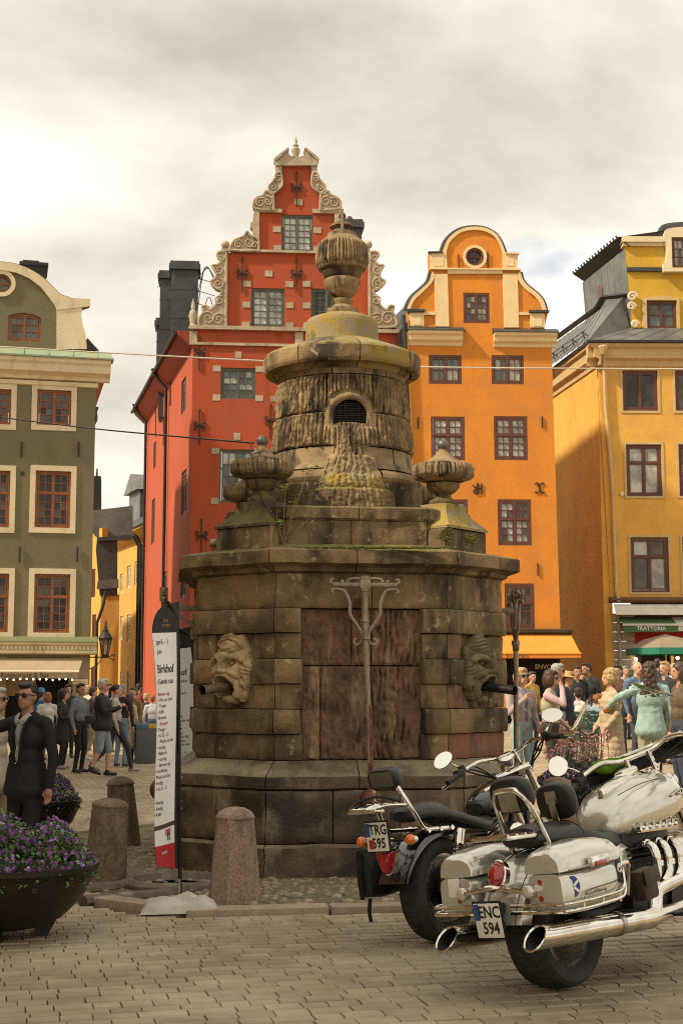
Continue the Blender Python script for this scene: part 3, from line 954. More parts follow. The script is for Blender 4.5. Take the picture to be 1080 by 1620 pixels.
# corner pedestals with covered urns
UP = FPX / 13.05
def uz(y): return zat(y, 13.05)
def corner(k):
    an = -PI / 4 - PI / 2 + k * PI / 2
    Mx = Matrix.Rotation(an + PI / 2, 4, 'Z') @ Matrix.Translation((0, -1.235, 0))
    def put(mb, nm, mt, sm=45):
        mb.M = Matrix.Identity(4)
        return mb.build(nm, mt, well, sm=sm)
    m1 = MB(Mx)
    zb = Z['co2'] + .03
    m1.rbox((0, .05, (zb + uz(838)) / 2), (.66, .56, uz(838) - zb), .015)
    put(m1, 'pedestal_block', m_st)
    m2 = MB(Mx)
    ws = [(.33, uz(838)), (.33, uz(834)), (.25, uz(822)), (.185, uz(811)), (.17, uz(806)), (.17, uz(796)), (.15, uz(795))]
    vv = []
    for w, z in ws: vv += [(-w, -w * .85 + .03, z), (w, -w * .85 + .03, z), (w, w * .85 + .03, z), (-w, w * .85 + .03, z)]
    fs = [(i * 4 + j, i * 4 + (j + 1) % 4, i * 4 + 4 + (j + 1) % 4, i * 4 + 4 + j) for i in range(len(ws) - 1) for j in range(4)] + [tuple(len(ws) * 4 - 4 + j for j in range(4))]
    m2.add(vv, fs)
    put(m2, 'pedestal_cap', m_st if k != 1 else m_lichen, 30)
    u = lambda h: h / UP
    m3 = MB(Mx @ Matrix.Translation((0, .03, 0)))
    m3.lathe([(u(21), uz(797)), (u(23), uz(791)), (u(22), uz(788)), (u(14), uz(784)), (u(12), uz(779)), (u(16), uz(776))], 32)
    m3.lathe(prof_dense([(u(12), uz(778)), (u(20), uz(774)), (u(26), uz(767)), (u(27), uz(761)), (u(20), uz(758))], 3), 72, fn=lambda r, z, a, i: r * (1 + .06 * abs(math.sin(a * 8)) - .04))
    uo = put(m3, 'corner_urn', m_st, 60)
    m4 = MB(Mx @ Matrix.Translation((0, .03, 0)))
    m4.lathe(prof_dense([(u(19), uz(759)), (u(34), uz(757)), (u(45), uz(753)), (u(49), uz(748)), (u(49), uz(737)), (u(45), uz(730))], 5), 150,
             fn=lambda r, z, a, i: r + (.03 * ridge(a, z, 44, k * 3.0, .8) - .02 if u(44) < r + .001 else 0) + .004 * fbm((a * 9, z * 30, k), 2))
    m4.lathe(prof_dense([(u(46), uz(732)), (u(34), uz(728)), (u(21), uz(721)), (u(12), uz(713)), (u(7), uz(708)), (u(6), uz(704))], 3), 40, fn=torus_fn)
    m4.M = Matrix.Identity(4); m4.build('urn_cover', m_stl, uo, sm=60)
    m5 = MB(Mx @ Matrix.Translation((0, .03, 0))); m5.ball((0, 0, uz(698)), u(9.5)); m5.M = Matrix.Identity(4)
    m5.build('knob', M('lead_grey', (0.12, 0.115, 0.10), 0.45, 0.4, bump=.3, bs=40), uo)
for k in range(4): corner(k)
# clumps of moss on the ledges
mb = MB(); rs = random.Random(5)
for (px, py, Y, n, sx_, sz_) in ((600, 866.5, 12.42, 420, 110, 1.2), (706, 845, 12.82, 160, 12, 14), (745, 852, 12.95, 120, 12, 9), (660, 866, 12.45, 200, 40, 1.5), (455, 866.5, 12.5, 160, 40, 1.2)):
    for _ in range(n):
        p = at(px + rs.gauss(0, .45) * sx_, py + rs.gauss(0, .4) * sz_, Y)
        lx, ly = f_local(p.x, p.y)
        r_ = rs.uniform(.006, .016)
        mb.ball((lx, ly, p.z), (r_, r_, r_ * .6), n=6, m=4)
mo = mb.build('moss', m_moss, well, sm=80); mo['kind'] = 'stuff'

# grotesque masks with their spouts
def make_mask(i, mt, seed):
    nx, nz = 96, 140
    X, Zg = np.meshgrid(np.linspace(-.24, .24, nx), np.linspace(-.35, .36, nz))
    x, z = np.abs(X), Zg
    bump = lambda cx, cz, rx, rz: np.clip(1 - ((x - cx) / rx) ** 2 - ((z - cz) / rz) ** 2, 0, None) ** .5
    def ridge_(pts, r, h):                                   # rounded roll along a polyline
        out = np.zeros_like(x)
        for (ax, az), (bx, bz) in zip(pts[:-1], pts[1:]):
            dx, dz = bx - ax, bz - az; t = np.clip(((x - ax) * dx + (z - az) * dz) / (dx * dx + dz * dz), 0, 1)
            d = np.hypot(x - ax - t * dx, z - az - t * dz)
            out = np.maximum(out, h * np.sqrt(np.clip(1 - (d / r) ** 2, 0, None)))
        return out
    h = .10 * bump(0, .0, .235, .35) + .05 * bump(0, .03, .15, .2)
    h += .045 * bump(.13, -.005, .06, .07) - .05 * bump(.072, .066, .042, .032)
    f1 = np.maximum(ridge_([(.012, .082), (.06, .115), (.12, .135), (.165, .10)], .034, .062), ridge_([(0, .13), (0, .05), (0, .0)], .036, .085))
    f1 = np.maximum(f1, .065 * bump(.036, -.008, .03, .026)); f1 = np.maximum(f1, .03 * bump(.072, .066, .026, .02))
    f1 = np.maximum(f1, ridge_([(0, -.045), (.06, -.052), (.105, -.10), (.118, -.17), (.10, -.225)], .03, .062))
    f1 = np.maximum(f1, ridge_([(.05, .0), (.12, -.04), (.155, -.12)], .026, .035)); f1 = np.maximum(f1, .05 * bump(0, -.255, .085, .04))
    h += f1
    dm = np.hypot(x / .082, (z + .135) / .085); h = np.where(dm < 1, h - .17 * (1 - dm ** 2) ** .6, h)
    hair = np.clip((z - .145 - .25 * x * x * 9) / .05, 0, 1); h += hair * (.03 + .028 * np.abs(np.sin(26 * x + 7 * np.sin(z * 17 + seed) - 9 * z)) ** .7)
    side = np.clip((x - .15) / .03, 0, 1) * np.clip((.12 - z) / .05, 0, 1); h += side * (.02 + .022 * np.abs(np.sin(34 * x + 30 * z + 3 * np.sin(z * 22))) ** .7)
    beard = np.clip((-.17 - z) / .04, 0, 1) * np.clip((x - .08) / .03, 0, 1); h += beard * .024 * np.abs(np.sin(44 * x - 20 * z)) ** .7
    th = np.arctan2(z / .33, X / .22); rho = np.hypot(X / .222, z / .335)
    lim = 1 + .055 * np.sin(7 * th + seed) + .045 * np.sin(13 * th) - .10 * np.exp(-((th + PI / 2) / .35) ** 2)
    h = np.where(rho > lim, -.05, h * np.clip((lim - rho) / .05 + .55, 0, 1))
    h += .005 * np.array([fbm((a_ * 30 + seed, b_ * 30, 0), 3) for a_, b_ in zip(X.ravel(), Zg.ravel())]).reshape(X.shape)
    mb = MB(); mb.v = [(a_, -c_, b_) for a_, b_, c_ in zip(X.ravel(), Zg.ravel(), h.ravel())]
    mb.f = [(j * nx + i_, j * nx + i_ + 1, (j + 1) * nx + i_ + 1, (j + 1) * nx + i_) for j in range(nz - 1) for i_ in range(nx - 1)]; mb.mi = [0] * len(mb.f)
    me = mb.mesh('mask', mt, 70)
    mid = opt(i, .49, -.02)
    an = math.atan2(mid.y, mid.x) + PI / 2
    o = link('mask', me, well, (mid.x, mid.y, zat(1061, 12.75)), (0, 0, an))
    ey = MB()
    for s in (-1, 1): ey.ball((s * .072, -.125, .064), (.02, .02, .015), n=12, m=8)
    ey.build('eyes', mt, o)
    sp = MB()
    a, b = Vector((0, -.02, -.125)), Vector((0, -.42, -.175))
    sp.tube([a, a.lerp(b, .5), b], [.045, .043, .04], n=14, caps=False)
    sp.tube([b, a.lerp(b, .9), a.lerp(b, .5)], [.033, .033, .033], n=14, caps=False, mi=1)
    sp.tube([a.lerp(b, .985), b + Vector((0, -.006, 0))], [.044, .044], n=14, caps=False)
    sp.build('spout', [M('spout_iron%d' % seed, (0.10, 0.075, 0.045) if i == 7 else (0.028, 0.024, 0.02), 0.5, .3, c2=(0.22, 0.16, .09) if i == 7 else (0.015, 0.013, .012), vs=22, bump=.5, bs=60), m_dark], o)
    return o
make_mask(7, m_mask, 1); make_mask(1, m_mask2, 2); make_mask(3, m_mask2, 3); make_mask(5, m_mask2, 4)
mb = MB(); rs = random.Random(8)
for k in range(46):                                      # thread of water drops from the shaded spout
    t = rs.random()
    p = at(285 + rs.gauss(0, 2.2), 1190 + 195 * t, 12.35)
    r_ = rs.uniform(.003, .007)
    mb.ball(p, (r_, r_, r_ * 1.5), n=7, m=5)
mb.build('water_drops', M('water_drop', (.9, .95, .95), .02, trans=1.0, ior=1.33), label='falling water drops below the lit-toned stone mask spout', cat='water', kind='stuff')

# pump levers: iron cross-head, rod and ball weight
def make_lever():
    lv = thing('pump_lever', 'iron lever', 'pump lever')
    z0, z1, zb = .80, zat(915, 12.25), .64
    mb = MB(); mb.tube([(0.05, 0, z0 - .05), (.03, 0, 1.4), (0, 0, z1 - .5), (0, 0, z1)], [.023, .023, .026, .028], n=10, mi=0)
    mb.tube([(0, 0, z1 - .1), (0, 0, z1 + .03)], .04, n=8); mb.ball((0, 0, z1 - .36), (.035, .035, .03), n=10, m=8)
    mb.tube([(.005, 0, z1 - .52), (.005, 0, z1 - .47)], .042, n=10)
    mb.build('rod', [m_iron], lv)
    mb = MB(); mb.tube([(.037, 0, 1.45), (.05, 0, z0 - .06)], [.0245, .0245], n=10); mb.tube([(.05, 0, z0 - .02), (.05, 0, z0 + .03)], .034, n=10); mb.build('lower_rod', m_rust, lv)
    mb = MB(); mb.ball((.05, 0, zb), .105, n=24, m=16); mb.tube([(.05, 0, zb + .09), (.05, 0, zb + .14)], .035, n=10); mb.ball((.05, 0, zb - .11), .025, n=8, m=6)
    mb.build('ball_weight', m_rust, lv)
    mb = MB()
    zt = z1 - .045
    mb.rbox((0, 0, zt), (.56, .04, .035), .008); mb.rbox((0, 0, zt + .0), (.09, .07, .08), .01)
    for s in (-1, 1):
        mb.tube(catmull([(0, 0, zt + .03), (s * .06, 0, zt + .055), (s * .13, 0, zt + .05), (s * .16, 0, zt + .03), (s * .14, 0, zt + .02)]), .011, n=7)
        mb.tube(catmull([(s * .27, 0, zt), (s * .30, 0, zt + .02), (s * .295, 0, zt + .045), (s * .27, 0, zt + .04)]), .012, n=7)
        mb.tube(catmull([(s * .28, 0, zt - .075), (s * .29, 0, zt - .05), (s * .25, 0, zt - .04), (s * .18, 0, zt - .06), (s * .135, 0, zt - .16), (s * .13, 0, zt - .26), (s * .08, 0, zt - .34), (s * .03, 0, zt - .42), (s * .025, 0, zt - .47)]), .017, n=8)
        mb.tube(catmull([(s * .02, 0, zt - .46), (s * .05, 0, zt - .51), (s * .09, 0, zt - .52), (s * .095, 0, zt - .48), (s * .07, 0, zt - .47)]), .011, n=7)
        mb.ball((s * .2, 0, zt + .025), .018, n=8, m=6)
    mb.build('cross_head', m_iron, lv)
    mb = MB(); mb.rbox((0, .17, zt - .13), (.035, .36, .05), .008); mb.tube([(0, .3, zt - .3), (0, .1, zt - .17), (0, .02, zt - .15)], .014, n=7); mb.build('wall_arm', m_iron, lv)
    return lv
lev = make_lever()
def lever_at(lv, k, label):
    # each lever hangs off the middle of one main face
    an = FYAW + k * PI / 2
    p = Vector((0, -(OA + (.20 if k == 0 else .31)), 0))
    lv.location = (FX + p.x * math.cos(an) - p.y * math.sin(an), FY + p.x * math.sin(an) + p.y * math.cos(an), 0)
    lv.rotation_euler = (0, 0, an)
    lv['label'] = label; lv['group'] = 'iron pump levers round the well'
l2 = copy_tree(lev); l3 = copy_tree(lev)
lever_at(lev, 0, 'iron pump lever with scrolled cross-head before the red ridged panel')
lever_at(l2, 3, 'iron pump lever seen edge-on behind the printed feather flags')
lever_at(l3, 1, 'iron pump lever seen edge-on beside the spout facing the crowd')

# young weed growing out of the ledge
weed = thing('weed_sprig', 'thin green weed sprouting from the ledge below the drum', 'plant', at(450, 865, 12.75))
stem = MB(); leaf = MB(); rs = random.Random(4)
def stem_to(px, py, dy=0.0, r=.004):
    p = at(px, py, 12.75 + dy) - weed.location
    stem.tube(catmull([(0, 0, 0), p * .5 + Vector((-.01, -.02, .0)), p]), [r] * 12 + [r * .5], n=5)
    return p
def leaves(p, n, sp, sz):
    for _ in range(n):
        c = p + Vector((rs.gauss(0, sp), rs.gauss(0, sp * .6), rs.gauss(0, sp)))
        Mx = Matrix.Translation(c) @ Matrix.Rotation(rs.uniform(0, 6.28), 4, 'Z') @ Matrix.Rotation(rs.uniform(-1, 1), 4, 'X')
        leaf.M = Mx
        l = sz * rs.uniform(.6, 1.3)
        leaf.add([(0, 0, 0), (.4 * l, -.28 * l, .05 * l), (l, 0, -.1 * l), (.4 * l, .28 * l, .05 * l)], [(0, 1, 2), (0, 2, 3)])
for px, py, n in ((468, 790, 9), (437, 808, 10), (487, 822, 9), (452, 770, 8), (455, 822, 9), (489, 740, 16), (442, 830, 8)):
    leaves(stem_to(px, py, rs.uniform(-.05, .05)), n, .025, .045)
leaf.M = Matrix.Identity(4)
stem.build('stem', M('weed_stem', (.2, .15, .06), .7), weed); lf = leaf.build('leaves', M('weed_leaf', (.16, .26, .02), .6, c2=(.25, .34, .04), vs=20), weed, sm=0); lf['kind'] = 'stuff'
# ------------------------------------------------------------------ houses round the square
def stucco(name, c, c2, st=None, bump=.2):
    return M(name, c, 0.9, c2=c2, vs=0.55, vmix=(0.3, 0.7), stain=st, ss=1.6, smix=(0.5, 0.74), sz=0.3, bump=bump, bs=9, stain2=tuple(x * .76 + .02 for x in c), s2=1.1, s2mix=(.44, .7), detail=9)
m_cream = M('cream_trim', (0.74, 0.62, 0.41), 0.85, c2=(0.64, 0.52, 0.33), vs=1.2, bump=.2, bs=14, stain=(0.42, 0.32, 0.19), ss=2.2, smix=(.58, .8), sz=.3)
m_wood = M('varnished_wood', (0.30, 0.105, 0.032), 0.5, c2=(0.21, 0.07, 0.022), vs=6)
m_brownfr = M('brown_frame', (0.13, 0.045, 0.025), 0.5, c2=(0.10, 0.035, 0.02), vs=5)
m_greyfr = M('grey_frame', (0.10, 0.10, 0.075), 0.55)
m_slate = M('sheet_metal_dark', (0.045, 0.047, 0.046), 0.5, 0.3, c2=(0.075, 0.075, 0.07), vs=1.5, bump=.15, bs=6)
m_zinc = M('sheet_metal_grey', (0.19, 0.19, 0.17), 0.5, 0.35, c2=(0.12, 0.12, 0.11), vs=1.2, bump=.1, bs=5)
m_black = M('black_sheet', (0.02, 0.019, 0.018), 0.55, 0.2, c2=(0.035, 0.033, 0.03), vs=2)
m_copper = M('copper_patina', (0.20, 0.28, 0.19), 0.75, c2=(0.27, 0.30, 0.18), vs=1.5, stain=(0.30, 0.22, 0.1), ss=2, smix=(.6, .7), sz=1)
m_gstone = M('gable_stone', (0.47, 0.38, 0.26), 0.9, c2=(0.33, 0.26, 0.17), vs=2.5, stain=(0.20, 0.155, 0.1), ss=3, smix=(.55, .75), bump=.4, bs=14)
def glass(name, c, rough=.06):
    return M(name, c, rough, spec=0.6, bump=0.08, bs=1.6, c2=tuple(x * .5 for x in c), vs=1.3, vmix=(.42, .6))
GL = [glass('pane_dark', (0.035, 0.03, 0.022)), glass('pane_pale', (0.48, 0.48, 0.41)), glass('pane_mid', (0.13, 0.115, 0.085)), glass('pane_blue', (0.14, 0.17, 0.17)), glass('pane_green', (0.55, 0.57, 0.48))]

class Fac:
    """a facade plane standing on the ground: local x along it, y into the house, z up"""
    def __init__(s, px, Y, yaw, x=None):
        s.o = Vector(((px - 540) / FPX * Y if x is None else x, Y, 0)); s.yaw = yaw
        s.o.z = 0
        s.d = Vector((math.cos(yaw), math.sin(yaw), 0)); s.n = Vector((-math.sin(yaw), math.cos(yaw), 0))
        # exact horizontal position of the pixel column at the horizon
        if x is None:
            p = at(px, 1088, Y); s.o.x = p.x
    def uv(s, px, py, dy=0.0):
        r = ray(px, py); c = Vector((0, 0, CAM_H))
        o = s.o + s.n * dy
        k = (o - c).dot(s.n) / r.dot(s.n)
        p = c + r * k - s.o
        return (p.dot(s.d), p.z)
    def poly(s, pts, dy=0.0):
        return [s.uv(x, y, dy) for x, y in pts]
    def rect(s, x0, y0, x1, y1, dy=0.0):
        a = s.uv(x0, (y0 + y1) / 2, dy)[0]; b = s.uv(x1, (y0 + y1) / 2, dy)[0]
        c = s.uv((x0 + x1) / 2, y1, dy)[1]; d = s.uv((x0 + x1) / 2, y0, dy)[1]
        return a, c, b, d
    def root(s, name, label, cat='house'):
        return thing(name, label, cat, s.o, s.yaw)
def rect_loop(r): return [(r[0], r[1]), (r[2], r[1]), (r[2], r[3]), (r[0], r[3])]
RW = random.Random(21)
def window(house, r, frame, cas=2, pc=2, rows=(3,), rec=.10, glass_i=(0,), surround=None, sw=.17, sill=None, ft=.065, st=.045, bt=.022, split=None):
    """window in local facade rect r=(u0,z0,u1,z1); rows: pane rows below (and above) the transom"""
    u0, z0, u1, z1 = r
    mb = MB()
    y0, y1 = rec - .05, rec + .05
    mb.bb(u0, u0 + ft, y0, y1, z0, z1); mb.bb(u1 - ft, u1, y0, y1, z0, z1)
    mb.bb(u0 + ft, u1 - ft, y0 + .002, y1 - .002, z0, z0 + ft); mb.bb(u0 + ft, u1 - ft, y0 + .002, y1 - .002, z1 - ft, z1)
    iw, ih = u1 - u0 - 2 * ft, z1 - z0 - 2 * ft
    ux, zx = u0 + ft, z0 + ft
    zs = [(zx, zx + ih)] if len(rows) == 1 else [(zx, zx + ih * (split or .62)), (zx + ih * (split or .62), zx + ih)]
    cw = iw / cas
    for k in range(1, cas): mb.bb(ux + k * cw - .03, ux + k * cw + .03, y0 - .004, y1 - .004, zx, zx + ih)
    if len(zs) == 2: mb.bb(ux, ux + iw, y0 - .008, y1 - .008, zs[0][1] - .035, zs[0][1] + .035)
    panes = []
    for zi, (za, zb) in enumerate(zs):
        for k in range(cas):
            a, b = ux + k * cw + .012, ux + (k + 1) * cw - .012
            c, d = za + .01, zb - .01
            # sash
            yy0, yy1 = y0 + .012, y1 - .012
            mb.bb(a, a + st, yy0, yy1, c, d); mb.bb(b - st, b, yy0, yy1, c, d)
            mb.bb(a + st, b - st, yy0 + .002, yy1 - .002, c, c + st); mb.bb(a + st, b - st, yy0 + .002, yy1 - .002, d - st, d)
            pw, ph = (b - a - 2 * st) / pc, (d - c - 2 * st) / rows[zi]
            for i in range(1, pc): mb.bb(a + st + i * pw - bt / 2, a + st + i * pw + bt / 2, yy0 + .008, yy1 - .008, c + st, d - st)
            for j in range(1, rows[zi]): mb.bb(a + st, b - st, yy0 + .010, yy1 - .010, c + st + j * ph - bt / 2, c + st + j * ph + bt / 2)
            for i in range(pc):
                for j in range(rows[zi]): panes.append((a + st + (i + .5) * pw, c + st + (j + .5) * ph, pw, ph, zi))
    w = mb.build('window', frame, house, sm=0)
    cache = {}
    for (x, z, pw, ph, zi) in panes:
        g = RW.choice(glass_i)
        k = (g, round(pw, 3), round(ph, 3))
        if k not in cache:
            m_ = MB(); m_.bb(-pw / 2, pw / 2, -.004, .004, -ph / 2, ph / 2); cache[k] = m_.mesh('pane', GL[g], 0)
        link('pane', cache[k], w, (x, rec + .01, z), (RW.gauss(0, .025), 0, RW.gauss(0, .025)))
    if surround:
        m_ = MB()
        m_.prism([(u0 - sw, z0 - sw), (u1 + sw, z0 - sw), (u1 + sw, z1 + sw), (u0 - sw, z1 + sw)], -.03, .02, holes=[rect_loop((u0 + .001, z0 + .001, u1 - .001, z1 - .001))])
        m_.build('window_surround', surround, w, sm=0)
    if sill:
        m_ = MB(); m_.bb(u0 - .05, u1 + .05, -.07, rec - .05, z0 - .06, z0 - .003); m_.build('window_sill', sill, w, sm=0)
    return w
def wall(house, poly, rects, mat, t=.35, name='wall', y0=0.0):
    mb = MB(); mb.prism(poly, y0, y0 + t, holes=[rect_loop(r) if isinstance(r, tuple) and len(r) == 4 and not isinstance(r[0], tuple) else r for r in rects])
    return mb.build(name, mat, house, sm=0)
def slab(house, name, r, y0, y1, mat):
    mb = MB(); mb.bb(r[0], r[2], y0, y1, r[1], r[3]); return mb.build(name, mat, house, sm=0)
def moulding(house, name, u0, u1, prof, mat, ret=True):
    """profile of (projection, z) run along the facade, with closed ends"""
    n = len(prof)
    mb = MB()
    vv = [(u, -p, z) for u in (u0, u1) for p, z in prof]
    fs = [(i, i + 1, n + i + 1, n + i)[::-1] for i in range(n - 1)] + [(n - 1, 0, n, 2 * n - 1)[::-1]]
    fs += [tuple(range(n)), tuple(range(2 * n - 1, n - 1, -1))]
    mb.add(vv, fs)
    return mb.build(name, mat, house, sm=0)
def anchor(house, f, px, py, h, mat=m_blackiron, fleur=True):
    u, z = f.uv(px, py)
    mb = MB()
    mb.bb(u - .02, u + .02, -.06, -.02, z - h / 2, z + h / 2)
    if fleur:
        for s in (-1, 1):
            mb.tube(catmull([(u, -.04, z - .02), (u + s * .12, -.04, z + .05), (u + s * .2, -.04, z + .12), (u + s * .16, -.04, z + .2), (u + s * .09, -.04, z + .14)], 4), .022, n=5)
            mb.tube(catmull([(u, -.04, z + .1), (u + s * .14, -.04, z - .0), (u + s * .18, -.04, z - .08), (u + s * .1, -.04, z - .1)], 4), .02, n=5)
        mb.ball((u, -.04, z + h / 2), .035, n=6, m=5)
    mb.build('wall_anchor', mat, house, sm=50)
def outline_band(f, pts, w_px, cx=None):
    """band of width w_px (pixels on the facade) inside an open outline, returned as polygon"""
    P = [Vector((x, y)) for x, y in pts]
    inn = []
    for i, p in enumerate(P):
        a = P[max(0, i - 1)]; b = P[min(len(P) - 1, i + 1)]
        t = (b - a).normalized(); n = Vector((-t.y, t.x))
        inn.append(p + n * w_px)
    return f.poly([(p.x, p.y) for p in P] + [(p.x, p.y) for p in inn[::-1]])
def spline2(pts, k=5):
    return [(p.x, p.y) for p in catmull([(x, y, 0) for x, y in pts], k)]
def volute(house, f, cx, cy, r, turns, a0, dirn, tr=1.2, dy=-.14, mat=None, parent=None, mb=None):
    """raised spiral roll, radius in pixels"""
    n = int(14 * turns)
    pts = []
    for i in range(n + 1):
        t = i / n
        rr = r * (1 - .86 * t); an = a0 + dirn * 2 * PI * turns * t
        u, z = f.uv(cx + rr * math.cos(an), cy - rr * math.sin(an))
        pts.append((u, dy, z))
    k = f.o.y / FPX
    mb.tube(pts, [tr * k * (1 - .4 * i / n) for i in range(n + 1)], n=6)

# ---------------- olive house with the copper eave
def olive_house():
    f = Fac(142, 44.0, R(13.5))
    H = f.root('olive_house', 'olive green plastered house with cream window surrounds and curved gable')
    m_ol = stucco('olive_stucco', (0.20, 0.168, 0.085), (0.165, 0.138, 0.07), (0.14, 0.115, 0.06))
    rects = []
    wins = []
    for (fr, col) in (((59, 617, 113, 673), 0), ((-36, 615, 18, 671), 0), ((-128, 612, -74, 668), 0)): wins.append((f.rect(*fr), (4,), (2, 3, 0, 2)))
    for fr in ((56, 745, 112, 835), (-40, 744, 16, 834), (-134, 742, -78, 832)): wins.append((f.rect(*fr), (4, 2), (0, 0, 2, 0)))
    for fr in ((54, 908, 111, 1001), (-42, 907, 14, 1000), (-136, 905, -80, 998)): wins.append((f.rect(*fr), (4, 2), (0, 0, 0, 2)))
    zt = f.uv(100, 600)[1]; zb = f.uv(100, 1040)[1]
    uL = -12.0
    door = (-3.2, -0.35, -1.1, zb - .35)
    wall(H, [(uL, zb), (0, zb), (0, zt), (uL, zt)], [w[0] for w in wins], m_ol)
    for r, rows, gl in wins:
        window(H, r, m_wood, 2, 2, rows, glass_i=gl, surround=m_cream, sw=.165)
    # ground floor pier, dark shop front
    m_pier = M('pale_pier', (0.36, 0.29, 0.19), .9, c2=(.28, .22, .14), vs=2, bump=.3, bs=12)
    slab(H, 'corner_pier', (-.62, -.3, -.002, zb), .02, .5, m_pier)
    slab(H, 'shop_pier', (-3.1, -.3, -2.5, zb), .02, .5, m_pier)
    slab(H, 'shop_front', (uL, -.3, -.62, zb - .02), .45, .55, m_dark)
    slab(H, 'shop_board', (-2.5, 1.35, -1.6, 1.95), .3, .34, M('menu_board', (.28, .2, .11), .7))
    mb = MB()
    for z in (.0,): mb.bb(-.02, 0, .35, 9, -.3, zt)
    mb.bb(-12, -.02, 8.7, 9, -.3, zt); mb.build('side_wall', m_ol, H, sm=0)
    # storey cornice over the shop
    zc = [f.uv(100, y)[1] for y in (1034, 1030, 1022, 1017, 1012)]
    moulding(H, 'shop_cornice', uL, .18, [(.0, zc[0] - .04), (.28, zc[0]), (.28, zc[1]), (.22, zc[1] + .02), (.22, zc[2]), (.3, zc[2] + .03), (.34, zc[3]), (.0, zc[4])], m_cream)
    mb = MB()
    u = uL
    while u < .1:
        mb.bb(u, u + .06, -.27, -.2, zc[1] + .03, zc[2] - .01); u += .12
    mb.build('dentils', m_cream, H, sm=0)
    moulding(H, 'shop_cornice_flashing', uL, .2, [(.36, zc[3] + .003), (.36, zc[3] + .03), (.0, zc[4] + .1), (.0, zc[4] + .003)], M('flashing_green', (.15, .16, .07), .7))
    # main cornice and copper eave
    z1, z2, z3, z4 = [f.uv(100, y)[1] for y in (612, 604, 597, 572)]
    moulding(H, 'string_course', uL, .06, [(.0, z1), (.07, z1 + .02), (.09, z2 - .02), (.0, z2)], m_cream)
    moulding(H, 'main_cornice', uL, .42, [(.0, z3 - .12), (.1, z3 - .1), (.14, z3), (.38, z3 + .1), (.42, z4 - .2), (.5, z4 - .12), (.5, z4), (.0, z4)], m_cream)
    m_soff = M('orange_soffit', (0.35, 0.14, 0.05), .8)
    mb = MB(); mb.prism([(0, z3 - .05), (.42, z4 - .08), (.42, z4), (0, z4)], .02, 9); mb.build('side_cornice', m_soff, H, sm=0)
    z5 = f.uv(100, 553)[1]
    mb = MB(); mb.add([(uL, -.56, z4 + .003), (.5, -.56, z4 + .003), (.5, -.56, z4 + .05), (uL, -.56, z4 + .05), (uL, .05, z5), (.42, .05, z5), (uL, .05, z4 + .003), (.5, .05, z4 + .003)],
                      [(0, 1, 2, 3), (3, 2, 5, 4), (1, 7, 5, 2), (0, 6, 7, 1), (0, 3, 4, 6)])
    u = uL
    while u < .4:
        mb.tube([(u, -.56, z4 + .06), (u, .05, z5 + .015)], .018, n=5); u += .75
    mb.build('copper_eave', m_copper, H, sm=0)
    # curved gable
    gx = 3
    side = [(138, 553), (136, 530), (131, 512), (129, 497), (131, 485), (143, 481), (143, 473), (112, 471)]
    arc = spline2([(112, 471), (97, 466), (85, 455), (70, 440), (50, 427), (28, 418), (3, 414)], 4)
    right = side[:-1] + arc
    outer = right + [(2 * gx - x, y) for x, y in right[::-1][1:]]
    gw = f.rect(13, 494, 65, 539)
    arch = [(gw[0], gw[1]), (gw[2], gw[1]), (gw[2], gw[3] - .12), (gw[2] - (gw[2] - gw[0]) * .25, gw[3] - .02), ((gw[0] + gw[2]) / 2, gw[3]), (gw[0] + (gw[2] - gw[0]) * .25, gw[3] - .02), (gw[0], gw[3] - .12)]
    oc = f.uv(3, 447); orr = .27
    ocl = [(oc[0] + orr * math.cos(2 * PI * k / 24), oc[1] + orr * math.sin(2 * PI * k / 24)) for k in range(24)]
    G = wall(H, f.poly(outer), [arch, ocl], m_ol, .4, 'gable', y0=.1)
    window(G, (gw[0], gw[1], gw[2], gw[3] - .02), m_wood, 2, 2, (3,), rec=.2, glass_i=(3, 3, 2))
    mb = MB(); mb.prism(ocl, .22, .26); ow = mb.build('round_window', GL[3], G, sm=0)
    mb = MB(); mb.tube([(x, .17, z) for x, z in ocl], .05, n=6, closed=True); mb.bb(oc[0] - .02, oc[0] + .02, .16, .21, oc[1] - orr, oc[1] + orr); mb.bb(oc[0] - orr, oc[0] + orr, .16, .21, oc[1] - .02, oc[1] + .02); mb.build('round_frame', m_wood, ow)
    mb = MB(); mb.prism([(oc[0] + .43 * math.cos(2 * PI * k / 32), oc[1] + .43 * math.sin(2 * PI * k / 32)) for k in range(32)], .05, .1, holes=[[(oc[0] + .3 * math.cos(2 * PI * k / 32), oc[1] + .3 * math.sin(2 * PI * k / 32)) for k in range(32)]]); mb.build('round_surround', m_cream, ow, sm=0)
    for sgn in (1, -1):
        T = lambda x: x if sgn == 1 else 2 * gx - x
        band = arc + [(3, 427), (26, 431), (47, 440), (65, 454), (79, 471), (88, 484), (90, 490), (143, 484.5), (143, 473)]
        mb = MB(); mb.prism(f.poly([(T(x), y) for x, y in band], .02), .02, .1); mb.build('gable_band', m_cream, G, sm=0)
        pil = [(90, 490), (90, 552), (138, 552), (136, 530), (131, 512), (129, 497), (131, 485)]
        mb = MB(); mb.prism(f.poly([(T(x), y) for x, y in pil], .04), .04, .1); mb.build('gable_pilaster', m_cream, G, sm=0)
        rim = arc[::1]
        mb = MB(); mb.tube([(u, .2, z + .03) for u, z in f.poly([(T(x), y) for x, y in rim])], [.09] * len(rim), n=5, flat=.4); mb.build('gable_flashing', m_black, G)
    mb = MB(); mb.prism(f.poly([(139, 553), (139, 533), (146, 541), (157, 553)]), .1, 6); mb.build('roof_valley', m_black, H, sm=0)
    # roof and chimney behind the gable
    zr = f.uv(100, 520)[1]
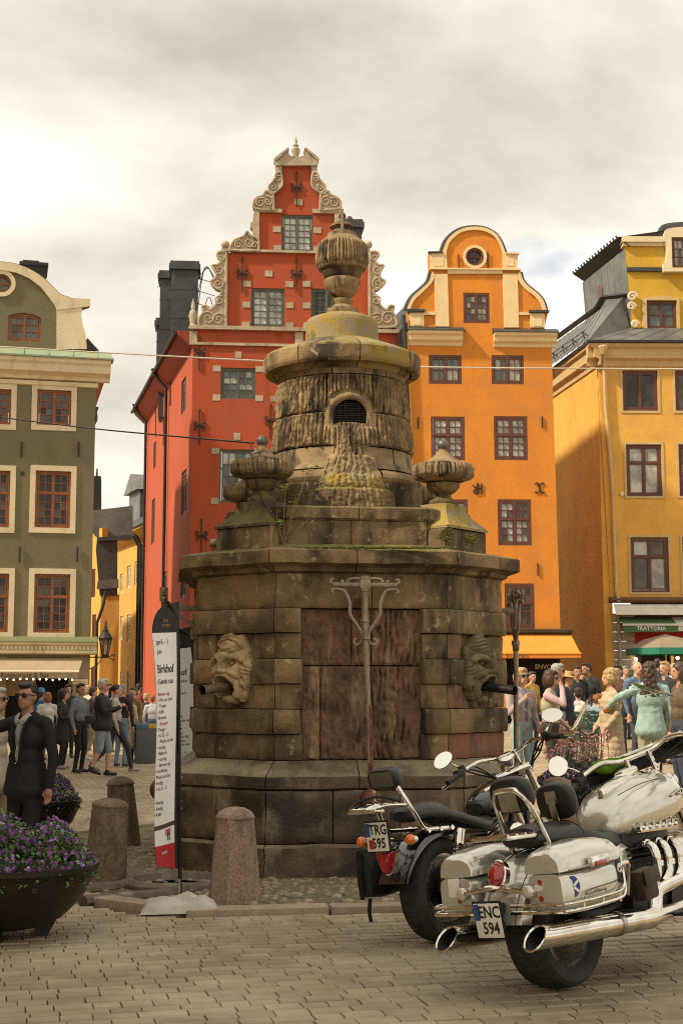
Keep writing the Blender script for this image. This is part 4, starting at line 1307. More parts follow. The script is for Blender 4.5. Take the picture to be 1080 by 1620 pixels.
    mb = MB(); mb.prism([(uL, z4), (.2, z4), (-.6, zr + .4), (-2.6, zr + 1.1), (-6, zr + 1.3), (uL, zr + 1.2)], .6, 9); mb.build('roof', m_slate, H, sm=0)
    c = f.rect(33, 420, 73, 470, 4)
    mb = MB(); mb.bb(c[0], c[2], 3.6, 5, c[1] - 2, c[3] - .12); mb.bb(c[0] - .06, c[2] + .06, 3.55, 5.05, c[3] - .12, c[3]); mb.bb(c[0] + .05, c[2] - .25, 3.8, 4.8, c[3], c[3] + .12); mb.build('chimney', m_black, H, sm=0)
    for px, py in ((35, 711), (125, 711), (32, 877), (123, 877)): anchor(H, f, px, py, .48, fleur=False)
    a = f.rect(33, 746, 39, 752); slab(H, 'vent', a, -.01, .03, m_black)
    # gutter outlet on the corner
    u, z = f.uv(150, 655)
    mb = MB(); mb.tube(catmull([(u + .05, .8, z + .3), (u + .1, .8, z), (u - .02, .8, z - .25), (u - .14, .8, z - .35)]), .05, n=7); mb.lathe([(.05, 0), (.13, .22)], 8, c=(u + .05, .8, z + .15)); mb.build('rain_head', m_slate, H)
    # awning with its lettering
    A = thing('awning', 'beige awning with dark lettering over the restaurant front', 'awning', f.o, f.yaw)
    m_aw = M('beige_canvas', (0.36, 0.27, 0.17), .85, c2=(.31, .23, .145), vs=3, bump=.2, bs=60)
    pr = 1.3
    ztop = f.uv(60, 1041)[1]; ru = f.uv(131, 1041)[0]
    zbot = f.uv(60, 1063, -pr)[1]; rb = f.uv(124, 1063, -pr)[0]; zval = f.uv(60, 1073, -pr)[1]
    mb = MB(); n = 12
    vv = []
    for k in range(n + 1):
        t = k / n
        vv += [(uL, -.1 - (pr - .1) * t, ztop + (zbot - ztop) * t - .05 * math.sin(PI * t)), (ru + (rb - ru) * t, -.1 - (pr - .1) * t, ztop + (zbot - ztop) * t - .05 * math.sin(PI * t))]
    vv2 = [(x, y + .0, z - .012) for x, y, z in vv]
    m0 = len(vv)
    fs = [(2 * k, 2 * k + 2, 2 * k + 3, 2 * k + 1)[::-1] for k in range(n)] + [(m0 + 2 * k, m0 + 2 * k + 1, m0 + 2 * k + 3, m0 + 2 * k + 2)[::-1] for k in range(n)]
    fs += [(2 * k + 1, 2 * k + 3, m0 + 2 * k + 3, m0 + 2 * k + 1) for k in range(n)]
    mb.add(vv + vv2, fs); mb.build('canopy', m_aw, A)
    mb = MB(); mb.bb(uL, rb, -pr - .006, -pr + .006, zval, zbot); mb.build('valance', m_aw, A, sm=0)
    mb = MB(); mb.tube([(uL, -pr, zbot + .01), (rb + .03, -pr, zbot + .01)], .035, n=8); mb.tube([(rb - .25, -pr, zbot), (rb - .15, .1, zbot + .15)], .02, n=6); mb.build('front_bar', m_cream, A)
    c = f.uv(40, 1068.5, -pr - .01)
    lettering('Restaurang & Bar', .19, M('brown_print', (.10, .065, .035), .8), A, (c[0], -pr - .012, c[1]), bold=.002, sx=1.05)
    # bulbs under the awning
    B = thing('bulb_string', 'string of small lit bulbs hanging under the beige awning', 'lights', f.o, f.yaw)
    m_b = M('lit_bulb', (1, .8, .5), .3, emit=(1, .72, .36), es=5)
    zz = f.uv(60, 1075, -.9)[1]
    mb = MB(); mb.tube([(uL, -.9, zz + .06), (rb, -.9, zz + .06)], .008, n=4); mb.build('cable', m_black, B)
    bm_ = MB(); bm_.ball((0, 0, 0), .028, n=8, m=6); bme = bm_.mesh('bulb', m_b)
    for k in range(14): link('bulb', bme, B, (rb - .15 - k * .19, -.9, zz + RW.uniform(-.02, .02)))
    # street name plate
    c = f.uv(134, 1075, 0)
    P_ = thing('street_plate', 'small cream street name plate on the pier of the restaurant', 'sign', f.o + f.d * (c[0] - .13) + Vector((0, 0, c[1] - .07)) - f.n * .04, f.yaw)
    mb = MB(); mb.rbox((0, 0, 0), (.46, .02, .16), .008); mb.build('plate', m_cream, P_)
    lettering('Köpmanbrinken', .062, m_blackiron, P_, (0, -.012, 0), sx=.95, depth=.001)
    # gas-style lantern on a bracket at the corner
    u, z = f.uv(142, 1041); q = f.uv(167, 1022, -.2)
    Lp = thing('street_lantern', 'black glazed street lantern on an iron bracket at the alley corner', 'lantern', f.o + Vector((0, 0, z)), f.yaw)
    lx, lz_ = q[0], q[1] - z
    mb = MB(); mb.tube([(-.05, -.2, .02), (lx + .1, -.2, .02)], .022, n=6); mb.tube([(-.05, -.2, -.35), (lx * .5, -.2, -.2), (lx - .08, -.2, 0)], .016, n=6)
    for s in (-1, 1): mb.tube(catmull([(lx + .1, -.2, .02), (lx + .2, -.2, .02 + s * .06), (lx + .28, -.2, .02 + s * .1), (lx + .25, -.2, .02 + s * .02)]), .014, n=5)
    mb.build('bracket', m_blackiron, Lp)
    mb = MB()
    k0, k1 = lz_ - .26, lz_ + .22
    for a in range(6):
        an = a * PI / 3
        mb.tube([(lx + .1 * math.cos(an), -.2 + .1 * math.sin(an), k0), (lx + .19 * math.cos(an), -.2 + .19 * math.sin(an), k1)], .014, n=5)
    mb.lathe([(.1, k0 - .08), (.12, k0), (.02, k0 - .09)], 6, c=(lx, -.2, 0))
    mb.lathe([(.21, k1 - .01), (.22, k1 + .02), (.14, k1 + .15), (.08, k1 + .22), (.09, k1 + .26), (.05, k1 + .3), (.05, k1 + .38), (.03, k1 + .42), (.035, k1 + .5), (.0, k1 + .6)], 12, c=(lx, -.2, 0))
    mb.build('lantern_frame', m_blackiron, Lp)
    mb = MB(); mb.lathe([(.095, k0), (.18, k1)], 6, c=(lx, -.2, 0)); mb.build('lantern_glass', M('lantern_glass', (.75, .7, .55), .05, trans=.9, ior=1.3), Lp, sm=0)
olive_house()

# ---------------- red house with the scrolled stone gable
def red_house():
    f = Fac(298, 50.0, R(5))
    H = f.root('red_house', 'tall red plastered house with pale scrolled stone gable and chimneys')
    m_rd = stucco('red_stucco', (0.43, 0.078, 0.023), (0.36, 0.06, 0.018), (0.29, 0.052, 0.02))
    k = 2.4545
    q = lambda pts: [(220 + x / k, 200 + y / k) for x, y in pts]
    g = lambda x, y: (220 + x / k, 200 + y / k)
    W1 = f.rect(*g(553, 343), *g(675, 487)); W2 = f.rect(*g(435, 628), *g(565, 778)); W3 = f.rect(*g(667, 630), *g(790, 780))
    rows_ = [f.rect(349, 582, 404, 631), f.rect(440, 584, 490, 633), f.rect(530, 586, 585, 635), f.rect(347, 711, 402, 795), f.rect(440, 712, 495, 796), f.rect(530, 713, 588, 797), f.rect(345, 855, 402, 940), f.rect(440, 856, 495, 940), f.rect(530, 857, 588, 941)]
    zb = -.3
    u0 = 0.0; u1 = f.uv(646, 700)[0]
    main = [(u0, zb), (u1, zb), (u1, f.uv(640, 528)[1]), (u0, f.uv(298, 519)[1])]
    wall(H, main, rows_, m_rd)
    gp = q([(225, 783), (340, 781), (340, 490), (466, 487), (466, 336), (522, 334), (522, 262), (545, 215), (551, 155), (675, 155), (675, 200), (703, 265), (703, 336), (762, 338), (762, 490), (890, 492), (893, 792), (1000, 800), (1000, 830), (225, 830)])
    G = wall(H, f.poly(gp), [W1, W2, W3], m_rd, .45, 'gable', y0=.005)
    window(G, W1, m_greyfr, 2, 2, (5,), glass_i=(4, 4, 1)); window(G, W2, m_greyfr, 2, 2, (5,), glass_i=(4, 1, 4, 1))
    window(G, W3, m_greyfr, 2, 2, (5,), glass_i=(0, 0))
    for r in rows_: window(H, r, m_greyfr, 2, 2, (4,), glass_i=(1, 3, 2) if r[3] > 8 else (2, 0, 1))
    # ledges
    def ledge(x0, y0, x1, y1, proj=.12):
        r = f.rect(*g(x0, y0), *g(x1, y1)); slab(H, 'stone_ledge', r, -proj, .0, m_gstone)
    ledge(195, 783, 1010, 797, .14); ledge(320, 485, 900, 494, .12); ledge(195, 843, 640, 853, .08)
    slab(H, 'stone_block', f.rect(*g(195, 797), *g(226, 843)), -.05, .0, m_gstone)
    slab(H, 'stone_block', f.rect(*g(605, 799), *g(636, 845)), -.05, .0, m_gstone)
    ledge(447, 322, 555, 336, .1); ledge(672, 324, 780, 340, .1)
    # small stone blocks at the jambs
    for (x, y) in ((402, 681), (400, 759), (570, 683), (570, 761), (404, 600), (568, 602), (488, 560), (520, 388), (522, 462), (677, 392), (677, 464), (604, 283), (635, 600), (636, 684), (637, 762)):
        slab(G, 'stone_block', f.rect(*g(x, y), *g(x + 30, y + 23)), -.02, .006, m_gstone)
    for r in rows_:
        for zf in (.02, .96):
            z = r[1] + (r[3] - r[1]) * zf
            for s, u in ((-1, r[0]), (1, r[2])): slab(H, 'stone_block', (min(u, u + s * .28), z - .1, max(u, u + s * .28), z + .12), -.015, .0, m_gstone)
        slab(H, 'stone_block', ((r[0] + r[2]) / 2 - .12, r[3] + .35, (r[0] + r[2]) / 2 + .12, r[3] + .6), -.015, .0, m_gstone)
    # scrolls: outline plates with raised rolls
    def scroll(pts, vols, name='gable_scroll'):
        mb = MB()
        P2 = f.poly(spline2(q(pts), 3)); mb.prism(P2, -.1, .3)
        rim = [(u, -.1, z) for u, z in P2]
        mb.tube(rim, .05, n=6, closed=True)
        for (x, y, r, tn, a0, dr) in vols:
            px, py = g(x, y); volute(H, f, px, py, r / k, tn, a0, dr, tr=1.5, dy=-.12, mb=mb)
        mb.build(name, m_gstone, G, sm=50)
    def mirror(pts, c=614): return [(2 * c - x, y) for x, y in pts]
    big = [(338, 492), (312, 490), (303, 505), (318, 522), (305, 540), (284, 543), (298, 570), (296, 592), (278, 606), (300, 632), (322, 640), (312, 665), (296, 698), (272, 716), (262, 700), (244, 702), (250, 724), (234, 748), (240, 780), (338, 782)]
    bv = [(318, 512, 15, 1.4, .5, -1), (310, 560, 20, 1.5, 2.5, 1), (308, 615, 22, 1.6, 1.5, -1), (312, 680, 20, 1.4, 1, 1), (268, 748, 26, 1.6, 2.2, -1), (308, 752, 24, 1.6, .8, 1)]
    scroll(big, bv); scroll(mirror(big, 615.5), [(2 * 615.5 - x, y, r, t, PI - a, -d) for x, y, r, t, a, d in bv])
    mid = [(464, 486), (362, 484), (358, 462), (372, 444), (392, 436), (408, 428), (420, 412), (432, 428), (450, 434), (464, 446)]
    mv = [(385, 462, 18, 1.5, .4, 1), (425, 455, 22, 1.5, 1.2, -1), (448, 465, 14, 1.3, 0, 1)]
    scroll(mid, mv); scroll(mirror(mid), [(2 * 614 - x, y, r, t, PI - a, -d) for x, y, r, t, a, d in mv])
    for sg in (1, -1):
        c = lambda pts: pts if sg == 1 else mirror(pts, 612)
        mb = MB(); mb.prism(f.poly(q(c([(440, 486), (441, 400), (432, 392), (432, 376), (441, 372), (443, 345), (450, 334), (467, 336), (466, 486)]))), -.1, .3); mb.build('gable_strip', m_gstone, G, sm=0)
    up = [(522, 330), (450, 322), (444, 305), (448, 288), (466, 276), (480, 270), (492, 254), (506, 262), (520, 266)]
    uv_ = [(470, 300, 20, 1.6, 1.0, 1), (500, 295, 20, 1.5, 2.0, -1)]
    scroll(up, uv_); scroll(mirror(up, 612), [(2 * 612 - x, y, r, t, PI - a, -d) for x, y, r, t, a, d in uv_])
    top = [(522, 264), (506, 252), (504, 236), (516, 220), (528, 205), (532, 188), (544, 182), (552, 190), (554, 232), (538, 250)]
    tv = [(522, 240, 12, 1.4, 1, -1), (540, 208, 13, 1.4, 1, 1)]
    scroll(top, tv); scroll(mirror(top, 612), [(2 * 612 - x, y, r, t, PI - a, -d) for x, y, r, t, a, d in tv])
    for sg in (1, -1):
        c = lambda pts: pts if sg == 1 else mirror(pts, 611)
        mb = MB(); mb.prism(f.poly(q(c([(533, 190), (530, 152), (556, 152), (552, 190)]))), -.1, .3); mb.build('gable_strip', m_gstone, G, sm=0)
        ped = [(530, 157), (528, 132), (552, 112), (578, 92), (578, 108), (586, 120), (600, 124), (611, 124), (611, 157)]
        mb = MB(); mb.prism(f.poly(q(c(ped))), -.16, .35); mb.build('pediment', m_gstone, G, sm=0)
        mb = MB(); mb.prism(f.poly(q(c([(524, 134), (528, 128), (576, 90), (582, 94), (530, 140)]))), -.24, .35); mb.build('pediment_moulding', m_gstone, G, sm=0)
        u, z = f.uv(*g(335 if sg == 1 else 889, 456)); mb = MB(); mb.ball((u, .1, z), .16, n=14, m=10); mb.lathe([(.14, z - .3), (.1, z - .24), (.06, z - .14)], 10, c=(u, .1, 0)); mb.build('gable_ball', m_gstone, G)
    ux, zt_ = f.uv(*g(609, 34)); _, zb_ = f.uv(*g(609, 126))
    hh = zt_ - zb_
    mb = MB(); mb.lathe([(.17, zb_), (.17, zb_ + .04 * hh), (.1, zb_ + .1 * hh), (.1, zb_ + .16 * hh), (.16, zb_ + .34 * hh), (.15, zb_ + .46 * hh), (.07, zb_ + .54 * hh), (.11, zb_ + .6 * hh), (.05, zb_ + .7 * hh), (.06, zb_ + .78 * hh), (.0, zt_)], 14, c=(ux, .1, 0)); mb.build('gable_finial', m_gstone, G)
    ux, zt_ = f.uv(*g(211, 662)); _, zb_ = f.uv(*g(211, 782)); hh = zt_ - zb_
    mb = MB(); mb.lathe([(.15, zb_), (.15, zb_ + .08 * hh), (.1, zb_ + .14 * hh), (.16, zb_ + .4 * hh), (.12, zb_ + .55 * hh), (.07, zb_ + .6 * hh), (.08, zb_ + .72 * hh), (.0, zt_)], 12, c=(ux, .1, 0)); mb.build('gable_finial', m_gstone, G)
    for x, y in ((401, 578), (611, 580), (611, 243)): anchor(G, f, *g(x, y), 1.25)
    for x, y in ((316, 560), (316, 676), (319, 850), (428, 668), (505, 560)): anchor(H, f, x, y, 1.25)
    # flank along the alley
    fl = Fac(298, 50.0, R(-76))
    S = thing('tmp', '', '', fl.o, fl.yaw)
    zc, zf = f.uv(298, 528)[1], f.uv(298, 519)[1]
    sw = []
    for r in ((287, 600, 294, 652), (258, 657, 263, 703), (243, 700, 247, 740), (287, 745, 295, 812), (258, 765, 263, 845), (240, 790, 245, 860), (258, 905, 264, 960), (286, 880, 294, 945)):
        sw.append(fl.rect(*r))
    F = wall(H, [(-15.5, -.3), (-.002, -.3), (-.002, zc), (-15.5, zc)], sw, m_rd, .35, 'flank_wall')
    bpy.data.objects.remove(S)
    F.location = (0, 0, 0); F.rotation_euler = (0, 0, fl.yaw - f.yaw)
    for r in sw: window(F, r, m_greyfr, 2, 2, (4,), glass_i=(4, 1))
    moulding(F, 'flank_eave', -15.6, .0, [(.0, zc - .5), (.12, zc - .42), (.5, zc - .05), (.55, zc + .1), (.0, zc + .1)], M('red_soffit', (.3, .05, .02), .8))
    mb = MB(); mb.tube([(-15.6, -.62, zc + .06), (-.2, -.62, zc + .06)], .08, n=6); mb.build('gutter', m_black, F)
    for px in (265, 233):
        u = fl.uv(px, 800)[0]
        mb = MB(); mb.tube([(u, -.6, zc), (u, -.45, zc - .25), (u, -.12, zc - .6), (u, -.12, -.3)], .065, n=7); mb.lathe([(.06, 0), (.16, .28)], 8, c=(u, -.6, zc - .12)); mb.build('downpipe', m_black, F)
    # roof and chimneys
    up_ = f.uv(468, 400)
    uc = f.uv(468, 400)[0]; zrg = f.uv(468, 330)[1]
    mb = MB()
    p0 = [(.05, .4, zc), (u1, .4, zc), (uc, .4, zrg)]
    off_ = Vector((0, 14, 0))
    d_ = Vector((-math.sin(R(9)), math.cos(R(9)), 0)) * 14.0
    mb.add([Vector(p) for p in p0] + [Vector(p) + d_ for p in p0], [(0, 2, 1), (0, 3, 5, 2), (1, 2, 5, 4), (3, 4, 5)]); mb.build('roof', m_black, H, sm=0)
    def chim(x0, y0, x1, y1, dy, d):
        r = f.rect(x0, y0, x1, y1, dy)
        mb = MB(); mb.bb(r[0], r[2], dy, dy + d, r[1], r[3] - .35)
        n = 5
        for j in range(1, n): mb.bb(r[0] - .012, r[2] + .012, dy - .012, dy + d, r[1] + (r[3] - r[1]) * j / n - .01, r[1] + (r[3] - r[1]) * j / n + .01)
        mb.bb(r[0] - .1, r[2] + .1, dy - .1, dy + d + .1, r[3] - .35, r[3] - .12); mb.bb(r[0] - .05, r[2] + .05, dy - .05, dy + d + .05, r[3] - .12, r[3])
        mb.build('chimney', m_slate, H, sm=0)
    chim(270, 413, 312, 640, 6, 1.3); chim(252, 428, 271, 660, 8.5, 1.2); chim(247, 503, 256, 690, 11, 1); chim(545, 347, 572, 420, 5, 1.2)
    u, z = f.uv(554, 342, 5); mb = MB(); mb.ball((u, 5.4, z), .14, n=10, m=8); mb.build('chimney_ball', m_slate, H)
    # roof ladder hoops beside the chimney
    mb = MB()
    for a, b, c in (((312, 470), (325, 422), (338, 440)), ((312, 495), (322, 430), (332, 425)), ((313, 440), (330, 425), (345, 455)), ((314, 520), (330, 470), (340, 500))):
        mb.tube(catmull([(f.uv(*p, 5)[0], 5, f.uv(*p, 5)[1]) for p in (a, b, c)], 5), .018, n=4)
    for y in (440, 460, 480): mb.tube([(f.uv(312, y, 5)[0], 5, f.uv(312, y, 5)[1]), (f.uv(340, y + 8, 5)[0], 5, f.uv(340, y + 8, 5)[1])], .015, n=4)
    mb.build('roof_ladder', m_black, H)
    return f, H
red_house()

# ---------------- orange house
def orange_house():
    f = Fac(650, 50.0, R(2.5))
    H = f.root('orange_house', 'orange plastered house with curved cream-edged gable and round window')
    m_or = stucco('orange_stucco', (0.68, 0.245, 0.026), (0.60, 0.205, 0.022), (0.52, 0.175, 0.022))
    m_cr = M('orange_trim_cream', (0.76, 0.58, 0.31), .85, c2=(.68, .5, .26), vs=1.4, bump=.15, bs=12)
    k = 3.375
    g = lambda x, y: (600 + x / k, 340 + y / k)
    q = lambda pts: [g(*p) for p in pts]
    ws = [f.rect(678, 561.6, 730, 607.6), f.rect(777, 562, 828, 608), f.rect(681.5, 659, 735, 728), f.rect(781, 658.5, 834, 728), f.rect(686, 790, 740, 863), f.rect(787, 790, 840, 863), f.rect(692, 923, 745, 995), f.rect(798, 923, 845, 995)]
    zb = -.2
    bot = f.uv(890, 1005)
    L0, R0 = f.uv(643, 524), f.uv(871, 524)
    main = [(f.uv(660, 1060)[0], zb), (f.uv(889, 1060)[0], zb), (R0[0], R0[1]), (L0[0], L0[1])]
    shop = (f.uv(800, 1060)[0], -.1, f.uv(886, 1060)[0], f.uv(850, 1042)[1])
    wall(H, main, ws + [shop], m_or)
    for i, r in enumerate(ws): window(H, r, m_brownfr, 2, 2, (2,) if i < 2 else (3, 2), glass_i=((3, 3, 1), (1, 1, 3), (1, 4), (1, 1, 4), (1, 0), (1, 2, 1), (0, 2), (0, 0, 2))[i], ft=.08, st=.06, bt=.03, split=.58, rec=.06)
    arcR = spline2([(670, 205), (660, 175), (640, 130), (610, 95), (560, 71), (510, 65)], 4)
    arcL = spline2([(510, 65), (460, 70), (410, 90), (365, 130), (345, 170), (335, 203)], 4)
    swR = spline2([(750, 300), (762, 345), (792, 382), (840, 420), (873, 460), (888, 510)], 4)
    swL = spline2([(148, 508), (152, 485), (176, 440), (220, 400), (262, 358), (280, 305)], 4)
    outl = [(158, 640), (880, 640), (880, 600), (893, 545), (898, 522), (888, 512)] + swR[::-1] + [(735, 292), (738, 210)] + arcR + arcL[1:] + [(262, 205), (266, 292)] + swL[::-1] + [(148, 515), (158, 600)]
    top_w = f.rect(*g(447, 415), *g(587, 578)); oc = f.uv(*g(508, 225)); orr = f.uv(*g(556, 225))[0] - oc[0]
    ring = lambda r, n=32: [(oc[0] + r * math.cos(2 * PI * j / n), oc[1] + r * math.sin(2 * PI * j / n)) for j in range(n)]
    G = wall(H, f.poly(q(outl)), [top_w, ring(orr)], m_or, .45, 'gable', y0=.004)
    window(G, top_w, m_brownfr, 2, 2, (4,), glass_i=(2, 1, 3), ft=.08, rec=.06)
    mb = MB(); mb.prism(ring(orr + .01), .12, .16); ow = mb.build('round_window', GL[0], G, sm=0)
    mb = MB(); mb.tube([(x, .08, z) for x, z in ring(orr - .03)], .07, n=6, closed=True); mb.bb(oc[0] - .025, oc[0] + .025, .06, .12, oc[1] - orr, oc[1] + orr); mb.bb(oc[0] - orr, oc[0] + orr, .06, .12, oc[1] - .025, oc[1] + .025); mb.build('round_frame', m_brownfr, ow)
    mb = MB(); mb.prism(ring(orr * 1.34), -.05, .0, holes=[ring(orr * 1.02)]); mb.build('round_surround', m_cr, ow, sm=0)
    def trim(pts, name='gable_trim', p=.07, mt=m_cr):
        mb = MB(); mb.prism(f.poly(q(pts)), -p, .0); return mb.build(name, mt, G, sm=0)
    inR = spline2([(655, 205), (645, 175), (625, 135), (598, 108), (555, 88), (510, 82)], 4); inL = spline2([(510, 82), (463, 87), (420, 104), (378, 142), (362, 175), (356, 203)], 4)
    trim(arcR + inR[::-1]); trim(arcL + inL[::-1])
    trim([(266, 208), (356, 203), (360, 290), (268, 292)], 'gable_pier'); trim([(655, 205), (735, 211), (733, 292), (655, 290)], 'gable_pier')
    trim([(285, 230), (340, 228), (340, 275), (287, 277)], 'pier_panel', .085); trim([(672, 234), (716, 236), (715, 277), (672, 275)], 'pier_panel', .085)
    trim([(360, 291), (655, 291), (655, 316), (362, 316)], 'gable_band'); trim([(258, 200), (335, 199), (336, 206), (258, 208)], 'pier_cap', .14, m_slate); trim([(668, 204), (742, 207), (742, 214), (668, 211)], 'pier_cap', .14, m_cr)
    trim([(268, 286), (752, 291), (752, 299), (268, 294)], 'gable_ledge', .12)
    trim([(290, 318), (362, 316), (370, 598), (298, 597)], 'gable_pilaster', .06); trim([(655, 316), (735, 316), (742, 603), (664, 603)], 'gable_pilaster', .06)
    swRi = spline2([(736, 345), (772, 395), (820, 432), (855, 472), (868, 508)], 4); swLi = spline2([(166, 505), (170, 488), (190, 452), (232, 412), (275, 368), (291, 340)], 4)
    trim(swR + [(888, 512)] + swRi[::-1] + [(736, 316)]); trim(swL + [(292, 318)] + swLi[::-1])
    trim([(158, 524), (236, 524), (236, 597), (160, 597)], 'gable_pier'); trim([(800, 527), (880, 528), (878, 603), (804, 603)], 'gable_pier')
    trim([(176, 548), (220, 548), (221, 590), (178, 590)], 'pier_panel', .085); trim([(816, 550), (866, 551), (865, 596), (818, 596)], 'pier_panel', .085)
    trim([(236, 519), (296, 519), (297, 536), (236, 536)], 'gable_band'); trim([(743, 521), (801, 521), (801, 536), (743, 536)], 'gable_band')
    trim([(145, 507), (242, 508), (242, 520), (145, 522)], 'pier_cap', .16, m_slate); trim([(794, 513), (902, 514), (902, 526), (794, 525)], 'pier_cap', .16, m_slate)
    for (x0, x1, y0, y1, y2) in ((152, 442, 597, 626, 700), (608, 942, 605, 636, 708)):
        a = f.uv(*g(x0, y2))[0]; b = f.uv(*g(x1, y2))[0]; z0, z1, z2 = f.uv(*g(x0, y2))[1], f.uv(*g(x0, y1))[1], f.uv(*g(x0, y0))[1]
        moulding(H, 'cornice', a, b, [(.0, z0), (.06, z0 + .02), (.08, z0 + .12), (.2, z0 + .2), (.22, z1 - .16), (.3, z1 - .1), (.32, z1), (.0, z1)], m_cr)
        moulding(H, 'cornice_roof', a - .03, b + .05, [(.36, z1 + .003), (.36, z1 + .03), (.0, z2), (.0, z1 + .003)], m_slate)
    # flashing line along the gable edge
    for pts in (arcR + arcL[1:], swR, swL):
        mb = MB(); mb.tube([(u, .2, z + .015) for u, z in f.poly(q(pts))], .13, n=6, flat=.25); mb.build('gable_flashing', m_slate, G)
    rb = MB(); p0 = [(L0[0] + .1, .5, L0[1] - .2), (R0[0] - .05, .5, R0[1] - .2), (f.uv(*g(508, 300))[0], .5, f.uv(*g(508, 110))[1])]
    dd = Vector((-2.0, 11, 0))
    rb.add([Vector(p) for p in p0] + [Vector(p) + dd for p in p0], [(0, 2, 1), (0, 3, 5, 2), (1, 2, 5, 4), (3, 4, 5)]); rb.build('roof', m_black, H, sm=0)
    mb = MB(); a = f.uv(889, 1060)[0]; mb.add([(a, .3, zb), (a - 1.6, 11, zb), (R0[0] - 1.6, 11, R0[1]), (R0[0], .3, R0[1])], [(0, 1, 2, 3)]); mb.build('flank_wall', m_or, H, sm=0)
    # dark valley between the two roofs, with its downpipe
    mb = MB(); mb.prism(f.poly([(632, 548), (648, 548), (646, 505), (640, 510), (630, 525)]), .3, 3); mb.tube([(f.uv(637, 500)[0], -.1, f.uv(637, 500)[1]), (f.uv(640, 540)[0], -.12, f.uv(640, 540)[1]), (f.uv(647, 700)[0], -.12, f.uv(646, 700)[1]), (f.uv(652, 1060)[0], -.12, 0)], .07, n=7); mb.build('downpipe', m_black, H)
    for px, py, h in ((661, 669, .42), (857, 668, .42), (850, 901, .45), (771, 412, .6), (725, 416, .6)): anchor(H, f, px, py, h, fleur=False)
    # wrought monograms
    for kx, (px, py) in enumerate(((755, 773), (852.6, 772))):
        u, z = f.uv(px, py); mb = MB(); s = .19
        T = lambda pts: mb.tube(catmull([(u + x * s, -.03, z + y * s) for x, y in pts], 4), .022, n=5)
        if kx == 0:
            T([(.15, 1), (.15, -1)]); T([(.75, 1), (.75, -1)]); T([(.15, .05), (.75, .05)]); T([(-.1, .95), (-.1, -1)]); T([(-.1, -.9), (-.6, -.85), (-.75, -.45), (-.4, -.2), (-.1, -.3)]); T([(-.1, .1), (-.6, .3), (-.85, .7)])
        else:
            T([(-.85, .7), (-.5, .95), (-.15, .7), (-.02, 0), (-.15, -.7), (-.5, -.95), (-.85, -.75)]); T([(.95, .7), (.6, .95), (.2, .7), (.08, 0), (.2, -.7), (.6, -.95), (1, -.75)])
        mb.build('wall_monogram', m_blackiron, H, sm=50)
    # shop front below
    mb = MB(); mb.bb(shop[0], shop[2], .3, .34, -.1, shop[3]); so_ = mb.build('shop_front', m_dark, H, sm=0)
    c = f.uv(862, 1055, .25); lettering('ENVOY', .22, m_cream, so_, (c[0], .28, c[1]), depth=.01)
    z = f.uv(850, 1000)[1]; moulding(H, 'shop_ledge', f.uv(795, 998)[0], f.uv(903, 998)[0], [(.0, z - .1), (.25, z - .02), (.28, z + .08), (.0, z + .12)], m_slate)
    A = thing('awning', 'orange canvas awning lettered over the shop of the orange house', 'awning', f.o, f.yaw)
    m_oc = M('orange_canvas', (.74, .26, .035), .8, c2=(.68, .23, .03), vs=2)
    pr = 1.4
    zt, zo, zv = f.uv(850, 1004)[1], f.uv(850, 1034, -pr)[1], f.uv(850, 1040.5, -pr)[1]
    a0, a1, b0, b1 = f.uv(730, 1004)[0], f.uv(901, 1004)[0], f.uv(730, 1034, -pr)[0], f.uv(918, 1034, -pr)[0]
    mb = MB(); mb.add([(a0, -.12, zt), (a1, -.12, zt), (b1, -pr, zo), (b0, -pr, zo), (a0, -.12, zt - .015), (a1, -.12, zt - .015), (b1, -pr, zo - .015), (b0, -pr, zo - .015)], [(0, 3, 2, 1), (4, 5, 6, 7), (1, 2, 6, 5)]); mb.build('canopy', m_oc, A, sm=0)
    mb = MB(); mb.bb(b0, b1, -pr - .006, -pr + .006, zv, zo - .02); mb.build('valance', m_oc, A, sm=0)
    mb = MB(); mb.tube([(b0, -pr, zo), (b1 + .02, -pr, zo)], .035, n=7); mb.build('front_bar', m_oc, A)
    c = f.uv(818, 1037.5, -pr - .01); lettering('KOPPEN', .17, M('brown_print', (.1, .06, .03)), A, (c[0], -pr - .012, c[1]), sx=1.2)
orange_house()

